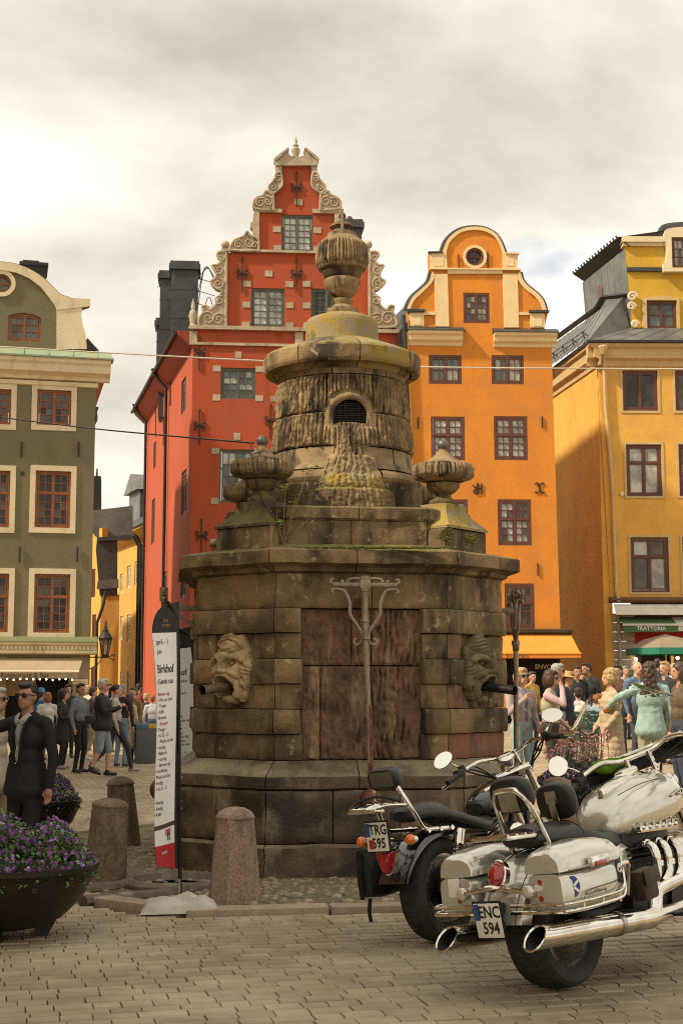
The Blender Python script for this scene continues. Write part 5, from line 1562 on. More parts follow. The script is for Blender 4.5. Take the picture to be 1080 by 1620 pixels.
# ---------------- yellow house with the mansard roof
def yellow_house():
    f = Fac(955, 55.5, R(1.0))
    H = f.root('yellow_house', 'yellow plastered corner house with dark mansard roof and trattoria below')
    m_ye = stucco('yellow_stucco', (0.74, 0.41, 0.075), (0.66, 0.35, 0.06), (0.6, 0.34, 0.09))
    m_yd = stucco('ochre_stucco', (0.70, 0.40, 0.07), (0.60, 0.33, 0.055), (0.5, 0.28, 0.06))
    m_yb = stucco('lemon_stucco', (0.62, 0.37, 0.03), (0.56, 0.33, 0.03), (0.5, 0.32, 0.1))
    m_ysu = M('yellow_house_surround', (.58, .42, .20), .85, c2=(.5, .36, .17), vs=2)
    k = 3.86
    g = lambda x, y: (840 + x / k, 340 + y / k)
    cz = f.uv(960, 578)[1]; base = f.uv(990, 952)[1]
    uR = 9.0
    ws = [f.rect(984, 586, 1039.5, 650), f.rect(1067, 586, 1122, 650), f.rect(990, 703, 1046, 785), f.rect(1073, 703, 1130, 785), f.rect(997, 850, 1057, 937), f.rect(1079, 850, 1138, 937)]
    cl = lambda y: f.uv(946 + (y - 600) * .055, y)
    wall(H, [(cl(952)[0], base), (uR, base), (uR, cz), (cl(578)[0], cz)], ws, m_ye)
    for i, r in enumerate(ws):
        window(H, r, m_brownfr, 2, 1, (1,) if i < 2 else (1, 1), glass_i=((0, 3), (0, 2), (1, 2, 4), (2, 1), (2, 1), (2, 1))[i], surround=m_ysu, sw=.09, ft=.09, st=.06, split=.66)
    # flank on the alley
    fl = Fac(955, 55.5, R(-81.6))
    F = wall(H, [(-13, -.3), (cl(952)[0] * 0 + .2, -.3), (-.0, base), (-.12, cz), (-13, cz)], [], m_yd, .35, 'flank_wall')
    F.rotation_euler = (0, 0, fl.yaw - f.yaw); F.location = (cl(578)[0] + .02, 0, 0)
    # cornice, wrapped round the corner
    z1, z0 = f.uv(960, 547)[1], f.uv(960, 580)[1]
    prf = [(.0, z0 - .02), (.06, z0), (.1, z0 + .22), (.26, z0 + .3), (.3, z1 - .2), (.42, z1 - .12), (.45, z1), (.0, z1)]
    u00 = cl(578)[0]
    moulding(H, 'main_cornice', u00 - .45, uR, prf, m_ysu)
    o = moulding(F, 'flank_cornice', -13, .4, [(p + .003, z + .003) for p, z in prf], m_ysu)
    moulding(H, 'eave_gutter', u00 - .5, uR, [(.46, z1 + .004), (.52, z1 + .02), (.52, z1 + .12), (.0, z1 + .14), (.0, z1 + .004)], m_black)
    moulding(F, 'eave_gutter', -13, .45, [(.46, z1 + .006), (.52, z1 + .022), (.52, z1 + .122), (.0, z1 + .142), (.0, z1 + .006)], m_black)
    # lower mansard slopes
    zt2 = f.uv(1000, 522)[1]
    def P3(x, y, dy): u, z = f.uv(*g(x, y), dy); return Vector((u, dy, z))
    A_ = Vector((u00 - .45, -.45, z1 + .11)); B_ = Vector((uR, -.45, z1 + .11))
    C_ = P3(600, 690, .9); D_ = Vector((uR, .9, C_.z))
    dirf = Vector((math.sin(R(-8.4 - 1.0)), math.cos(R(-8.4 - 1.0)), 0))
    E_ = P3(470, 545, 1.6); E2 = P3(560, 500, 1.2)
    A2 = A_ + dirf * 12; E3 = E_ + dirf * 10
    mb = MB(); mb.add([A_, B_, D_, C_, E2, E_], [(0, 1, 2, 3), (0, 3, 4, 5)])
    mb.add([A_, E_, E3, A2], [(0, 1, 2, 3)])
    for t in np.linspace(.04, 1, 18): mb.tube([A_.lerp(A2, t), E_.lerp(E3, t)], .03, n=4)
    for t in np.linspace(.05, .9, 9): mb.tube([A_.lerp(B_, t * .8), C_.lerp(D_, t * .8)], .025, n=4)
    for t in (.3, .6): mb.tube([A_.lerp(C_, t), E_.lerp(E2, t)], .025, n=4)
    mb.build('mansard_roof', m_zinc, H, sm=0)
    mb = MB()                                              # snow guard along the flank
    for t in np.linspace(.06, .9, 9):
        a = A_.lerp(A2, t).lerp(E_.lerp(E3, t), .14); mb.tube([a, a + Vector((-.1, 0, .3))], .02, n=4); mb.tube([a + Vector((-.1, 0, .3)), a + Vector((.16, 0, .12))], .02, n=4)
    for hgt in (.12, .3): mb.tube([A_.lerp(A2, .04).lerp(E_.lerp(E3, .04), .14) + Vector((-.08, 0, hgt)), A_.lerp(A2, .92).lerp(E_.lerp(E3, .92), .14) + Vector((-.08, 0, hgt))], .02, n=4)
    mb.build('snow_guard', m_black, H)
    moulding_pts = [E2 + Vector((.2, -.1, .05)), P3(440, 505, 1.9), P3(430, 515, 2.6) + Vector((0, 1, -.1)), E3 + Vector((0, 0, .2))]
    mb = MB(); mb.tube(moulding_pts, .16, n=6, flat=.6); mb.build('mansard_curb', m_black, H)
    # upper storey
    wu = f.rect(*g(705, 525), *g(885, 695), .9)
    zup = f.uv(*g(600, 190), .9)[1]
    up = [(f.uv(*g(612, 700), .9)[0], C_.z - .05), (uR, C_.z - .05), (uR, zup), (f.uv(*g(568, 200), .9)[0], zup)]
    W_ = wall(H, up, [wu], m_yb, .35, 'attic_wall', y0=.9)
    window(W_, wu, m_brownfr, 2, 1, (2,), rec=1.0, glass_i=(3, 2), ft=.08)
    mb = MB(); mb.prism([(wu[0] - .2, wu[1]), (wu[0] - .02, wu[1]), (wu[0] - .02, wu[3] + .02), (wu[2] + .02, wu[3] + .02), (wu[2] + .02, wu[1]), (wu[2] + .12, wu[1]), (wu[2] + .12, wu[3] + .1), ((wu[0] + wu[2]) / 2, wu[3] + .2), (wu[0] - .2, wu[3] + .1)], .84, .9); mb.build('attic_surround', m_ysu, W_, sm=0)
    zc1, zc0 = f.uv(*g(600, 140), .9)[1], zup
    ul, ur = f.uv(*g(545, 165), .9)[0], f.uv(*g(820, 165), .9)[0]
    mb = MB(); mb.M = Matrix.Translation((0, .9, 0)); n_ = 0
    mb.bb(ul, ur, -.22, .3, zc0 + .12, zc1); mb.bb(ul + .06, ur - .06, -.12, .3, zc0 - .02, zc0 + .12); mb.M = Matrix.Identity(4); mb.build('attic_cornice', m_cream, W_, sm=0)
    r = f.rect(*g(580, 322), *g(805, 345), .85); slab(W_, 'attic_band', r, .78, .9, m_slate)
    # seam-metal flank of the upper storey
    p0, p1 = P3(568, 208, .92), P3(612, 695, .92); q0 = p0 + dirf * 4.9; q1 = p1 + dirf * 4.9
    mb = MB(); mb.add([p0, p1, q1, q0], [(0, 1, 2, 3)])
    for t in np.linspace(.0, 1, 8): mb.tube([p0.lerp(q0, t), p1.lerp(q1, t)], .03, n=4)
    mb.build('seam_wall', m_zinc, W_, sm=0)
    a = p0.lerp(q0, .55).lerp(p1.lerp(q1, .55), .25); mb = MB(); mb.box(a + Vector((-.03, .3, 0)), (.06, .55, .8), rot=Matrix.Rotation(R(9), 3, 'Z')); mb.build('flank_window', m_brownfr, W_, sm=0)
    mb = MB(); e0, e1 = P3(545, 140, .8) + Vector((-.15, -.1, 0)), P3(545, 140, .8) + dirf * 5.2 + Vector((-.2, 0, 0))
    mb.add([e0, e0 + Vector((.5, 0, -.35)), e1 + Vector((.5, 0, -.35)), e1, e0 + Vector((6, 0, .9)), e1 + Vector((6, 0, .9))], [(0, 1, 2, 3), (0, 3, 5, 4)])
    for t in np.linspace(.02, .98, 16): mb.tube([e0.lerp(e1, t), e0.lerp(e1, t) + Vector((-.03, 0, .09))], .04, n=4)
    mb.build('attic_roof', m_black, W_, sm=0)
    # stone scrolls at the attic corner
    for (x, y, r_) in ((614, 500, .2), (610, 560, .17), (630, 668, .15)):
        c = P3(x, y, .78); mb = MB(); mb.tube([c + Vector((r_ * (1 - t * .85) * math.cos(9 * t), -.02, r_ * (1 - t * .85) * math.sin(9 * t))) for t in np.linspace(0, 1, 22)], .06, n=6); mb.build('attic_scroll', m_cream, W_)
    # round-headed dormer
    dw = f.rect(*g(857, 135), *g(960, 322), .6)
    dp = spline2([(805, 345), (808, 300), (826, 262), (824, 180), (806, 150), (815, 95), (850, 80), (905, 74), (960, 72), (1015, 74), (1070, 82), (1105, 98), (1114, 150), (1096, 182), (1094, 262), (1112, 300), (1115, 345)], 3)
    D = wall(H, f.poly([g(x, y) for x, y in dp], .6), [dw], m_cream, .7, 'dormer', y0=.6)
    window(D, dw, m_brownfr, 1, 3, (3,), rec=.7, glass_i=(1, 3), ft=.07)
    mb = MB(); mb.tube([(u, .8, z + .03) for u, z in f.poly([g(x, y) for x, y in dp[12:-12]], .6)], .25, n=6, flat=.25); mb.build('dormer_roof', m_slate, D)
    # downpipe
    pts = [(953, 550), (954, 562), (957, 640), (967, 755), (974, 935), (978, 952)]
    mb = MB(); mb.tube([(f.uv(x, y, -.12)[0], -.5 if i == 0 else -.12, f.uv(x, y, -.12)[1]) for i, (x, y) in enumerate(pts)], .075, n=8)
    u, z = f.uv(953, 553, -.45); mb.lathe([(.08, -.2), (.2, .1), (.16, .16)], 8, c=(u, -.45, z)); mb.build('downpipe', m_ysu, H)
    # ground floor: rusticated pale stone, dark doors
    m_rs = M('rusticated_stone', (.42, .37, .28), .9, c2=(.34, .3, .22), vs=3, bump=.3, bs=12, rnd=.08)
    a, b = f.uv(968, 1000)[0], f.uv(1003, 1000)[0]
    z = -.2; j = 0
    while z < base - .45:
        h_ = .36
        for (x0, x1) in (((a, b)),) if j % 2 else ((a, (a + b) / 2 - .1), ((a + b) / 2 - .1, b)):
            mb = MB(); mb.rbox(((x0 + x1) / 2, .1, z + h_ / 2), (x1 - x0 - .02, .3, h_ - .025), .02); mb.build('rustic_stone', m_rs, H)
        z += h_; j += 1
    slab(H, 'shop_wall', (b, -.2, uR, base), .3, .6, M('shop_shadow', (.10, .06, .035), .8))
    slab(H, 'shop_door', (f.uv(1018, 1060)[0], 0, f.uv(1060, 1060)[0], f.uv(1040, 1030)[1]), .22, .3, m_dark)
    slab(H, 'door_post', (f.uv(1062, 1060)[0], 0, f.uv(1066, 1060)[0], f.uv(1040, 1030)[1]), .1, .3, m_cream)
    z = f.uv(1000, 950)[1]; moulding(H, 'storey_cornice', a - .1, uR, [(.0, z - .1), (.2, z), (.22, z + .06), (.0, z + .14)], M('brown_ledge', (.16, .09, .05), .8))
    pts = [(976, 960), (978, 990), (981, 1060)]
    mb = MB(); mb.tube([(f.uv(x, y, -.15)[0], -.15, f.uv(x, y, -.15)[1]) for x, y in pts] + [(f.uv(981, 1060)[0], -.15, 0)], .07, n=7); mb.build('downpipe', m_rs, H)
    for x, y in ((1005, 1043), (1071, 1041)):
        u, z = f.uv(x, y, -.1); mb = MB(); mb.ball((u, -.1, z), .07, n=10, m=8); mb.build('wall_lamp', M('warm_lamp', (1, .8, .5), .4, emit=(1, .6, .22), es=6), H)
    c = f.uv(991, 1036, -.08); P_ = thing('street_plate', 'pale street name plate on the rusticated stone by the trattoria', 'sign', f.o + f.d * c[0] - f.n * .07 + Vector((0, 0, c[1])), f.yaw)
    mb = MB(); mb.rbox((0, 0, 0), (.32, .02, .2), .008); mb.build('plate', m_rs, P_)
    lettering('STORTORGET', .045, m_blackiron, P_, (0, -.013, .045), depth=.001); lettering('KVARTERET', .04, m_blackiron, P_, (0, -.013, -.035), depth=.001)
    c = f.uv(983, 781, -.02); mb = MB(); mb.tube([(c[0], -.06, c[1]), (c[0], .0, c[1])], .09, n=12); mb.build('wall_disc', m_cream, H)
    # awnings
    def awning(label, mat, pxs, y0, y1, pr, val, d0=.1, vmat=None):
        A = thing('awning', label, 'awning', f.o, f.yaw)
        zt, zo = f.uv(1040, y0, -d0)[1], f.uv(1040, y1, -pr)[1]
        a0, a1 = f.uv(pxs[0], y0, -d0)[0], f.uv(pxs[1], y0, -d0)[0]; b0, b1 = f.uv(pxs[2], y1, -pr)[0], f.uv(pxs[3], y1, -pr)[0]
        mb = MB(); mb.add([(a0, -d0, zt), (a1, -d0, zt), (b1, -pr, zo), (b0, -pr, zo), (a0, -d0, zt - .02), (a1, -d0, zt - .02), (b1, -pr, zo - .02), (b0, -pr, zo - .02)], [(0, 3, 2, 1), (4, 5, 6, 7), (3, 7, 6, 2), (0, 4, 7, 3), (1, 2, 6, 5)]); mb.build('canopy', mat, A, sm=0)
        if val:
            zv = f.uv(1040, val, -pr)[1]
            mb = MB(); mb.bb(b0, b1, -pr - .006, -pr + .006, zv, zo - .03); mb.build('valance', vmat or mat, A, sm=0)
            mb = MB(); mb.bb(b0 - .02, b1, -pr - .03, -pr + .03, zo - .02, zo + .06); mb.build('front_bar', m_white, A, sm=0)
            return A, (b0, b1, zv, zo, pr)
        return A, None
    m_white = M('white_canvas', (.72, .68, .58), .8, c2=(.62, .58, .48), vs=3)
    m_gc = M('green_canvas', (.085, .17, .06), .8, c2=(.07, .145, .05), vs=2)
    awning('long cream awning rolled half out above the trattoria', m_white, (970, 1150, 974, 1150), 956, 972, .7, None)
    A, q = awning('green awning with white TRATTORIA lettering', m_gc, (977, 1058, 985, 1071), 976, 989, .95, 1000)
    c = f.uv(1029.5, 994.5, -.97); lettering('TRATTORIA', .21, m_white, A, (c[0], -.965, c[1]), bold=.006, sx=.98)
    awning('pale awning beside the green trattoria awning', m_white, (1061, 1150, 1072, 1150), 976, 990, .93, 998.5)
    slab(H, 'red_fascia', (f.uv(992, 1005)[0], f.uv(1040, 1016)[1], uR, f.uv(1040, 999)[1]), .05, .25, M('red_fascia', (.42, .02, .015), .7))
    # parasol before the door
    c = f.uv(1052, 1031, -3.2)
    U = thing('parasol', 'grey parasol with green valance in front of the trattoria door', 'parasol', f.o + f.d * c[0] - f.n * 3.2, f.yaw)
    zr = c[1] - 0; zt = f.uv(1050, 1003, -3.2)[1]; hw = c[0] - f.uv(994, 1030, -3.2)[0]
    mb = MB(); n = 8
    ringv = [(hw * math.cos(PI / 8 + j * PI / 4) / math.cos(PI / 8), hw * math.sin(PI / 8 + j * PI / 4) / math.cos(PI / 8), zr + .12) for j in range(8)]
    mid_ = [(x * .55, y * .55, zr + .12 + (zt - zr - .12) * .62) for x, y, z in ringv]
    mb.add(ringv + mid_ + [(0, 0, zt)], [(j, (j + 1) % 8, 8 + (j + 1) % 8, 8 + j) for j in range(8)] + [(8 + j, 8 + (j + 1) % 8, 16) for j in range(8)]); mb.build('canopy', M('grey_canvas', (.25, .2, .14), .85, c2=(.2, .16, .11), vs=3), U, sm=0)
    mb = MB(); mb.add(ringv + [(x, y, z - .24) for x, y, z in ringv], [(j, (j + 1) % 8, 8 + (j + 1) % 8, 8 + j) for j in range(8)]); mb.build('valance', M('teal_canvas', (.02, .17, .11), .8), U, sm=0)
    mb = MB(); mb.tube([(0, 0, .35), (0, 0, zt - .05)], .03, n=8)
    for j in range(8): mb.tube([(0, 0, zt - .1), (ringv[j][0] * .98, ringv[j][1] * .98, zr + .1)], .012, n=4)
    mb.build('pole', m_cream, U)
yellow_house()

# ---------------- houses up the alley
def alley():
    m_ya = stucco('alley_yellow', (0.62, 0.36, 0.06), (0.55, 0.31, 0.055), (.48, .28, .07))
    m_yo = stucco('alley_ochre', (0.64, 0.37, 0.075), (0.56, 0.31, 0.06), (.45, .25, .06))
    f = Fac(157, 66.0, R(-55))
    H = f.root('alley_house', 'narrow yellow alley house with grey metal roof beyond the olive house')
    zt = f.uv(150, 838)[1]
    ws = [f.rect(145, 900, 151, 945), f.rect(146, 972, 152, 1012), f.rect(144, 1056, 150, 1090)]
    wall(H, [(-9, -.3), (0, -.3), (0, zt + .0), (-9, zt + .3)], ws, m_ya, .3)
    for r in ws: window(H, r, m_brownfr, 2, 1, (3,), glass_i=(1, 2), surround=None)
    f2 = Fac(157, 66.0, R(8))
    z2, z1 = f2.uv(170, 940)[1], f2.uv(170, 850)[1]
    mb = MB(); mb.bb(0, .85, .0, .3, -.3, z2); o = mb.build('gable_wall', m_yo, H, sm=0); o.rotation_euler = (0, 0, f2.yaw - f.yaw)
    def on2(poly, y0, y1, nm, mt):
        mb = MB(); mb.prism(f2.poly(poly, y0), y0, y1); o = mb.build(nm, mt, H, sm=0); o.rotation_euler = (0, 0, f2.yaw - f.yaw); return o
    on2([(158, 942), (186, 942), (186, 850), (154, 850), (152, 870)], -.05, .2, 'slate_hanging', m_slate)
    on2([(153, 932), (188, 930), (188, 916), (155, 918)], -.14, -.05, 'slate_ledge', m_zinc)
    on2([(142, 808), (210, 800), (210, 852), (155, 852), (143, 838)], .3, 1.5, 'roof', m_zinc)
    on2([(155, 850), (208, 846), (208, 853), (155, 856)], -.2, .3, 'roof_gutter', m_slate)
    on2([(141, 812), (160, 812), (160, 753), (141, 753)], 1.6, 2.6, 'chimney', m_black)
    on2([(152, 753), (155, 753), (155, 741), (153, 741)], 1.9, 2.1, 'flue', m_black)
    mb = MB(); u, z = f2.uv(168, 935, -.2); mb.tube([(u, -.25, z), (u - .1, -.25, z - .6), (u - .38, -.25, z - 1.5), (u - .38, -.25, -.2)], .07, n=6); o = mb.build('downpipe', m_black, H); o.rotation_euler = (0, 0, f2.yaw - f.yaw)
    # right-hand alley house
    f3 = Fac(233, 70.0, R(-68))
    H2 = f3.root('ochre_alley_house', 'ochre alley house with small dormer squeezed behind the red house')
    ze = f3.uv(225, 842)[1]
    ws = [f3.rect(190, 908, 195, 938), f3.rect(201, 895, 207, 930), f3.rect(213, 888, 219, 925), f3.rect(190, 975, 195, 1012), f3.rect(201, 972, 207, 1015), f3.rect(190, 1063, 195, 1095), f3.rect(201, 1062, 207, 1100)]
    uq = f3.uv(184, 900)[0]
    wall(H2, [(uq, -.3), (2, -.3), (2, ze), (uq, ze)], ws, m_yo, .3)
    for r in ws: window(H2, r, m_white_fr, 2, 1, (3,), glass_i=(1, 4))
    moulding(H2, 'eave', uq - .4, 2, [(.0, ze - .4), (.3, ze - .25), (.6, ze), (.6, ze + .12), (.0, ze + .12)], m_yo)
    mb = MB(); mb.add([(uq - .4, -.7, ze + .12), (2, -.7, ze + .12), (2, 3.5, ze + 3.2), (uq - .4, 3.5, ze + 3.2)], [(0, 1, 2, 3)]); mb.build('roof', m_black, H2, sm=0)
    mb = MB()
    d0 = f3.uv(212, 850, .6)[0]
    zt = f3.uv(212, 780, .6)[1]
    mb.bb(d0 - 1.2, d0 + 1.2, .6, 3.4, ze, zt); mb.prism([(d0 - 1.5, zt), (d0 + 1.5, zt), (d0, zt + 1.0)], .35, 3.4); mb.build('dormer', m_zinc, H2, sm=0)
    for px in (222, 226):
        u = f3.uv(px, 900)[0]; mb = MB(); mb.tube([(u, -.5, ze), (u, -.1, ze - .7), (u, -.1, -.2)], .08, n=6); mb.build('downpipe', m_black, H2)
m_white_fr = M('white_frame', (.6, .55, .42), .6)
alley()
# unseen terraces added beside the square, sized so their shadow falls across the cobbles
m_shade = stucco('terrace_stucco', (0.42, 0.27, 0.12), (0.36, 0.22, 0.1))
def terrace(x0, x1, y0, y1, h, label, mt, n, facing):
    T = thing('shade_terrace', label, 'house', ((x0 + x1) / 2, (y0 + y1) / 2, 0))
    w, d = (x1 - x0), (y1 - y0)
    mb = MB(); mb.bb(-w / 2, w / 2, -d / 2, d / 2, -.3, h); mb.build('wall', mt, T, sm=0)
    mb = MB()
    if facing == 'x': mb.add([(-w / 2 - .4, -d / 2, h), (w / 2 + .4, -d / 2, h), (0, -d / 2, h + 3), (-w / 2 - .4, d / 2, h), (w / 2 + .4, d / 2, h), (0, d / 2, h + 3)], [(0, 1, 2), (3, 5, 4), (0, 2, 5, 3), (1, 4, 5, 2), (0, 3, 4, 1)])
    else: mb.add([(-w / 2, -d / 2 - .4, h), (-w / 2, d / 2 + .4, h), (-w / 2, 0, h + 3), (w / 2, -d / 2 - .4, h), (w / 2, d / 2 + .4, h), (w / 2, 0, h + 3)], [(0, 2, 1), (3, 4, 5), (0, 3, 5, 2), (1, 2, 5, 4), (0, 1, 4, 3)])
    mb.build('roof', m_slate, T, sm=0)
    L_ = d if facing == 'x' else w
    for i in range(n):
        for j in range(3):
            a = -L_ / 2 + (i + .5) * L_ / n; z = 1.2 + j * 3.3
            m1 = MB()
            if facing == 'x': m1.bb(w / 2 - .05, w / 2 + .03, a - .6, a + .6, z, z + 1.8)
            else: m1.bb(a - .6, a + .6, d / 2 - .05, d / 2 + .03, z, z + 1.8)
            m1.build('window', GL[2], T, sm=0)
terrace(-19, -10.2, -1, 11.5, 13.0, 'plastered terrace added outside the view to cast shade on the square', m_shade, 4, 'x')
terrace(-19, -10.6, 11.6, 31, 8.0, 'lower plastered terrace added outside the view to shade the crowd', stucco('terrace_pink', (.42, .2, .12), (.36, .17, .1)), 5, 'x')
# ------------------------------------------------------------------ motorcycles
m_chrome = M('chrome', (0.78, 0.75, 0.68), 0.09, 1.0, c2=(0.62, 0.58, 0.5), vs=9, bump=.03, bs=30)
m_chromed = M('dull_chrome', (0.5, 0.47, 0.41), 0.28, 1.0, c2=(0.35, 0.32, 0.27), vs=12, bump=.1, bs=40)
m_silver = M('champagne_paint', (0.60, 0.58, 0.49), 0.2, 0.55, coat=1.0, c2=(0.57, 0.55, 0.46), vs=3)
m_gloss = M('black_paint', (0.008, 0.008, 0.009), 0.16, coat=1.0)
m_blk = M('black_metal', (0.018, 0.017, 0.016), 0.45, 0.4, bump=.15, bs=60)
m_tyre = M('tyre_rubber', (0.022, 0.020, 0.018), 0.8, c2=(0.04, 0.036, 0.03), vs=9, bump=.35, bs=120)
m_leather = M('black_leather', (0.016, 0.014, 0.012), 0.42, c2=(0.026, 0.022, 0.018), vs=12, bump=.35, bs=110)
m_brleather = M('brown_leather', (0.06, 0.033, 0.018), 0.55, c2=(0.03, 0.018, 0.01), vs=14, bump=.4, bs=80)
m_redl_ = M('red_lens', (0.42, 0.008, 0.006), 0.08, coat=1.0, c2=(.25, .004, .004), vs=30)
m_amber = M('amber_lens', (0.75, 0.16, 0.01), 0.1, coat=1.0)
m_clear = M('clear_lens', (0.62, 0.55, 0.42), 0.08, coat=1.0, metal=.3)
m_plate = M('plate_white', (0.8, 0.77, 0.66), 0.4, c2=(.72, .69, .58), vs=14)
m_plblue = M('plate_blue', (0.03, 0.08, 0.3), 0.4)
m_print = M('print_black', (0.015, 0.014, 0.013), 0.5)
m_mirr = M('mirror_glass', (0.85, 0.83, 0.75), 0.03, 1.0)
m_white_p = M('white_print', (0.75, 0.73, 0.66), 0.5)
m_rim = M('rim_alloy', (0.25, 0.23, 0.2), 0.35, 0.9)
def ring_s(x, yc, zc, wy, up, dn, p=2.5, n=24):
    out = []
    for k in range(n):
        a = 2 * PI * k / n
        c, s = math.cos(a), math.sin(a)
        out.append(Vector((x, yc + wy * math.copysign(abs(c) ** (2 / p), c), zc + (up if s > 0 else dn) * math.copysign(abs(s) ** (2 / p), s))))
    return out
def loft(mb, rings, mi=0, cap=True):
    n = len(rings[0]); vv = [v for r in rings for v in r]
    fs = [(i * n + j, i * n + (j + 1) % n, (i + 1) * n + (j + 1) % n, (i + 1) * n + j)[::-1] for i in range(len(rings) - 1) for j in range(n)]
    if cap: fs += [tuple(range(n)), tuple((len(rings) - 1) * n + j for j in range(n - 1, -1, -1))]
    mb.add(vv, fs, mi); return mb
RX = Matrix.Rotation(R(90), 3, 'X')
def wheel(bike, x, r, w, rim_r, name, tread, spokes='cast', steer=None, disc=True):
    S = steer or Matrix.Identity(4)
    Wm = S @ Matrix.Translation((x, 0, r)); 
    hub = MB(Wm)
    hub.tube([(0, -.11, 0), (0, .11, 0)], .035, n=14); hub.tube([(0, -.06, 0), (0, .06, 0)], .055, n=16)
    W = hub.build(name, m_rim, bike)
    h = w / 2
    prof = [(rim_r, -h * .72), (rim_r + .02, -h * .86), (r * .80, -h * .98), (r * .89, -h), (r * .955, -h * .84), (r * .985, -h * .55), (r * .998, -h * .25), (r, 0)]
    prof += [(a, -b) for a, b in prof[-2::-1]]
    def fn(q, z, a, i):
        if q > r * .94:
            k = tread
            t = (a * k / (2 * PI) + abs(z) / w * 1.6) % 1
            if t < .16: return q - .007
        return q
    mb = MB(Wm); mb.lathe(prof_dense(prof, 2), 192, rot=RX, fn=fn); mb.build('tyre', m_tyre, W, sm=30)
    mb = MB(Wm)
    pr = [(rim_r + .012, -h * .72), (rim_r - .01, -h * .66), (rim_r - .03, -h * .4), (rim_r - .035, 0), (rim_r - .03, h * .4), (rim_r - .01, h * .66), (rim_r + .012, h * .72)]
    mb.lathe(pr, 64, rot=RX); mb.build('rim', m_chromed if spokes == 'wire' else m_rim, W)
    mb = MB(Wm)
    if spokes == 'wire':
        for k in range(32):
            a = 2 * PI * k / 32; b = a + (.55 if k % 2 else -.55); s = .045 if k % 4 < 2 else -.045
            mb.tube([(.05 * math.cos(a), s, .05 * math.sin(a)), ((rim_r - .03) * math.cos(b), s * .2, (rim_r - .03) * math.sin(b))], .003, n=4)
        mb.build('spokes', m_chrome, W)
    else:
        for k in range(5):
            for e in (-.13, .13):
                a = 2 * PI * k / 5 + e
                mb.tube([(.04 * math.cos(a), 0, .04 * math.sin(a)), ((rim_r - .025) * math.cos(2 * PI * k / 5 + e * .7), 0, (rim_r - .025) * math.sin(2 * PI * k / 5 + e * .7))], .016, n=6)
        mb.build('spokes', m_rim, W)
    if disc:
        mb = MB(Wm); y = -h * .55
        mb.lathe([(.09, y), (.15, y), (.15, y - .006), (.09, y - .006), (.09, y)], 48, rot=RX); mb.lathe([(.02, y - .01), (.092, y - .003)], 24, rot=RX)
        for k in range(20):
            a = k * PI / 10; rr = .11 if k % 2 else .132
            mb.ball((rr * math.cos(a), -(-y) - .0 if False else y - .006, rr * math.sin(a)), (.006, .002, .006), 1, n=6, m=4)
        mb.M = Matrix.Identity(4); mb.build('brake_disc', [m_chromed, m_dark], W)
    return W
def plate(bike, top, bot, loc, lean, stripe=True, w=.165, h=.175):
    P_ = MB(); P_.rbox((0, 0, 0), (.012, w + .02, h + .02), .005)
    o = P_.build('number_plate', m_blk, bike, loc=loc, rot=(0, lean, 0))
    mb = MB(); mb.rbox((-.009, 0, 0), (.004, w, h), .0015); mb.build('plate_face', m_plate, o)
    mb = MB(); mb.bb(-.013, -.0115, w / 2 - .034, w / 2 - .003, h / 2 - .085, h / 2 - .003); mb.build('plate_flag', m_plblue, o, sm=0)
    for t, z, dy in ((top, h * .235, -.014), (bot, -h * .235, -.014 if False else -.012)):
        me = text_mesh(t, .086, .0006, .0015, 'CENTER', .82)
        me.materials.clear(); me.materials.append(m_print)
        link('plate_lettering', me, o, (-.0125, dy, z), (0, 0, R(-90)))
    return o
def mirror(bike, S, stem, c, rad, rx, back=True):
    mb = MB(S); mb.tube(catmull(stem, 5), .007, n=7); st = mb.build('mirror', m_chrome, bike)
    q = Vector((-1, 0, 0.05)).to_track_quat('Z', 'Y').to_matrix() @ Matrix.Rotation(rx, 3, 'Z')
    mb = MB(S); prof = [(.0, -.03), (.6, -.024), (.95, -.008), (1, .0), (.94, .004)]
    sc_ = Matrix.Diagonal((rad[0], rad[1], 1))
    mb.lathe([(a, b) for a, b in prof], 28, c=c, rot=q @ sc_); mb.build('mirror_shell', m_chrome, st)
    mb = MB(S); mb.lathe([(0, .0045), (.93, .0045), (.93, .003)], 28, c=c, rot=q @ sc_); mb.build('mirror_glass', m_mirr, st)
def steer_matrix(H_, rake, ang):
    ax = Vector((-math.sin(rake), 0, math.cos(rake)))
    return Matrix.Translation(H_) @ Matrix.Rotation(ang, 4, ax) @ Matrix.Translation(-Vector(H_))

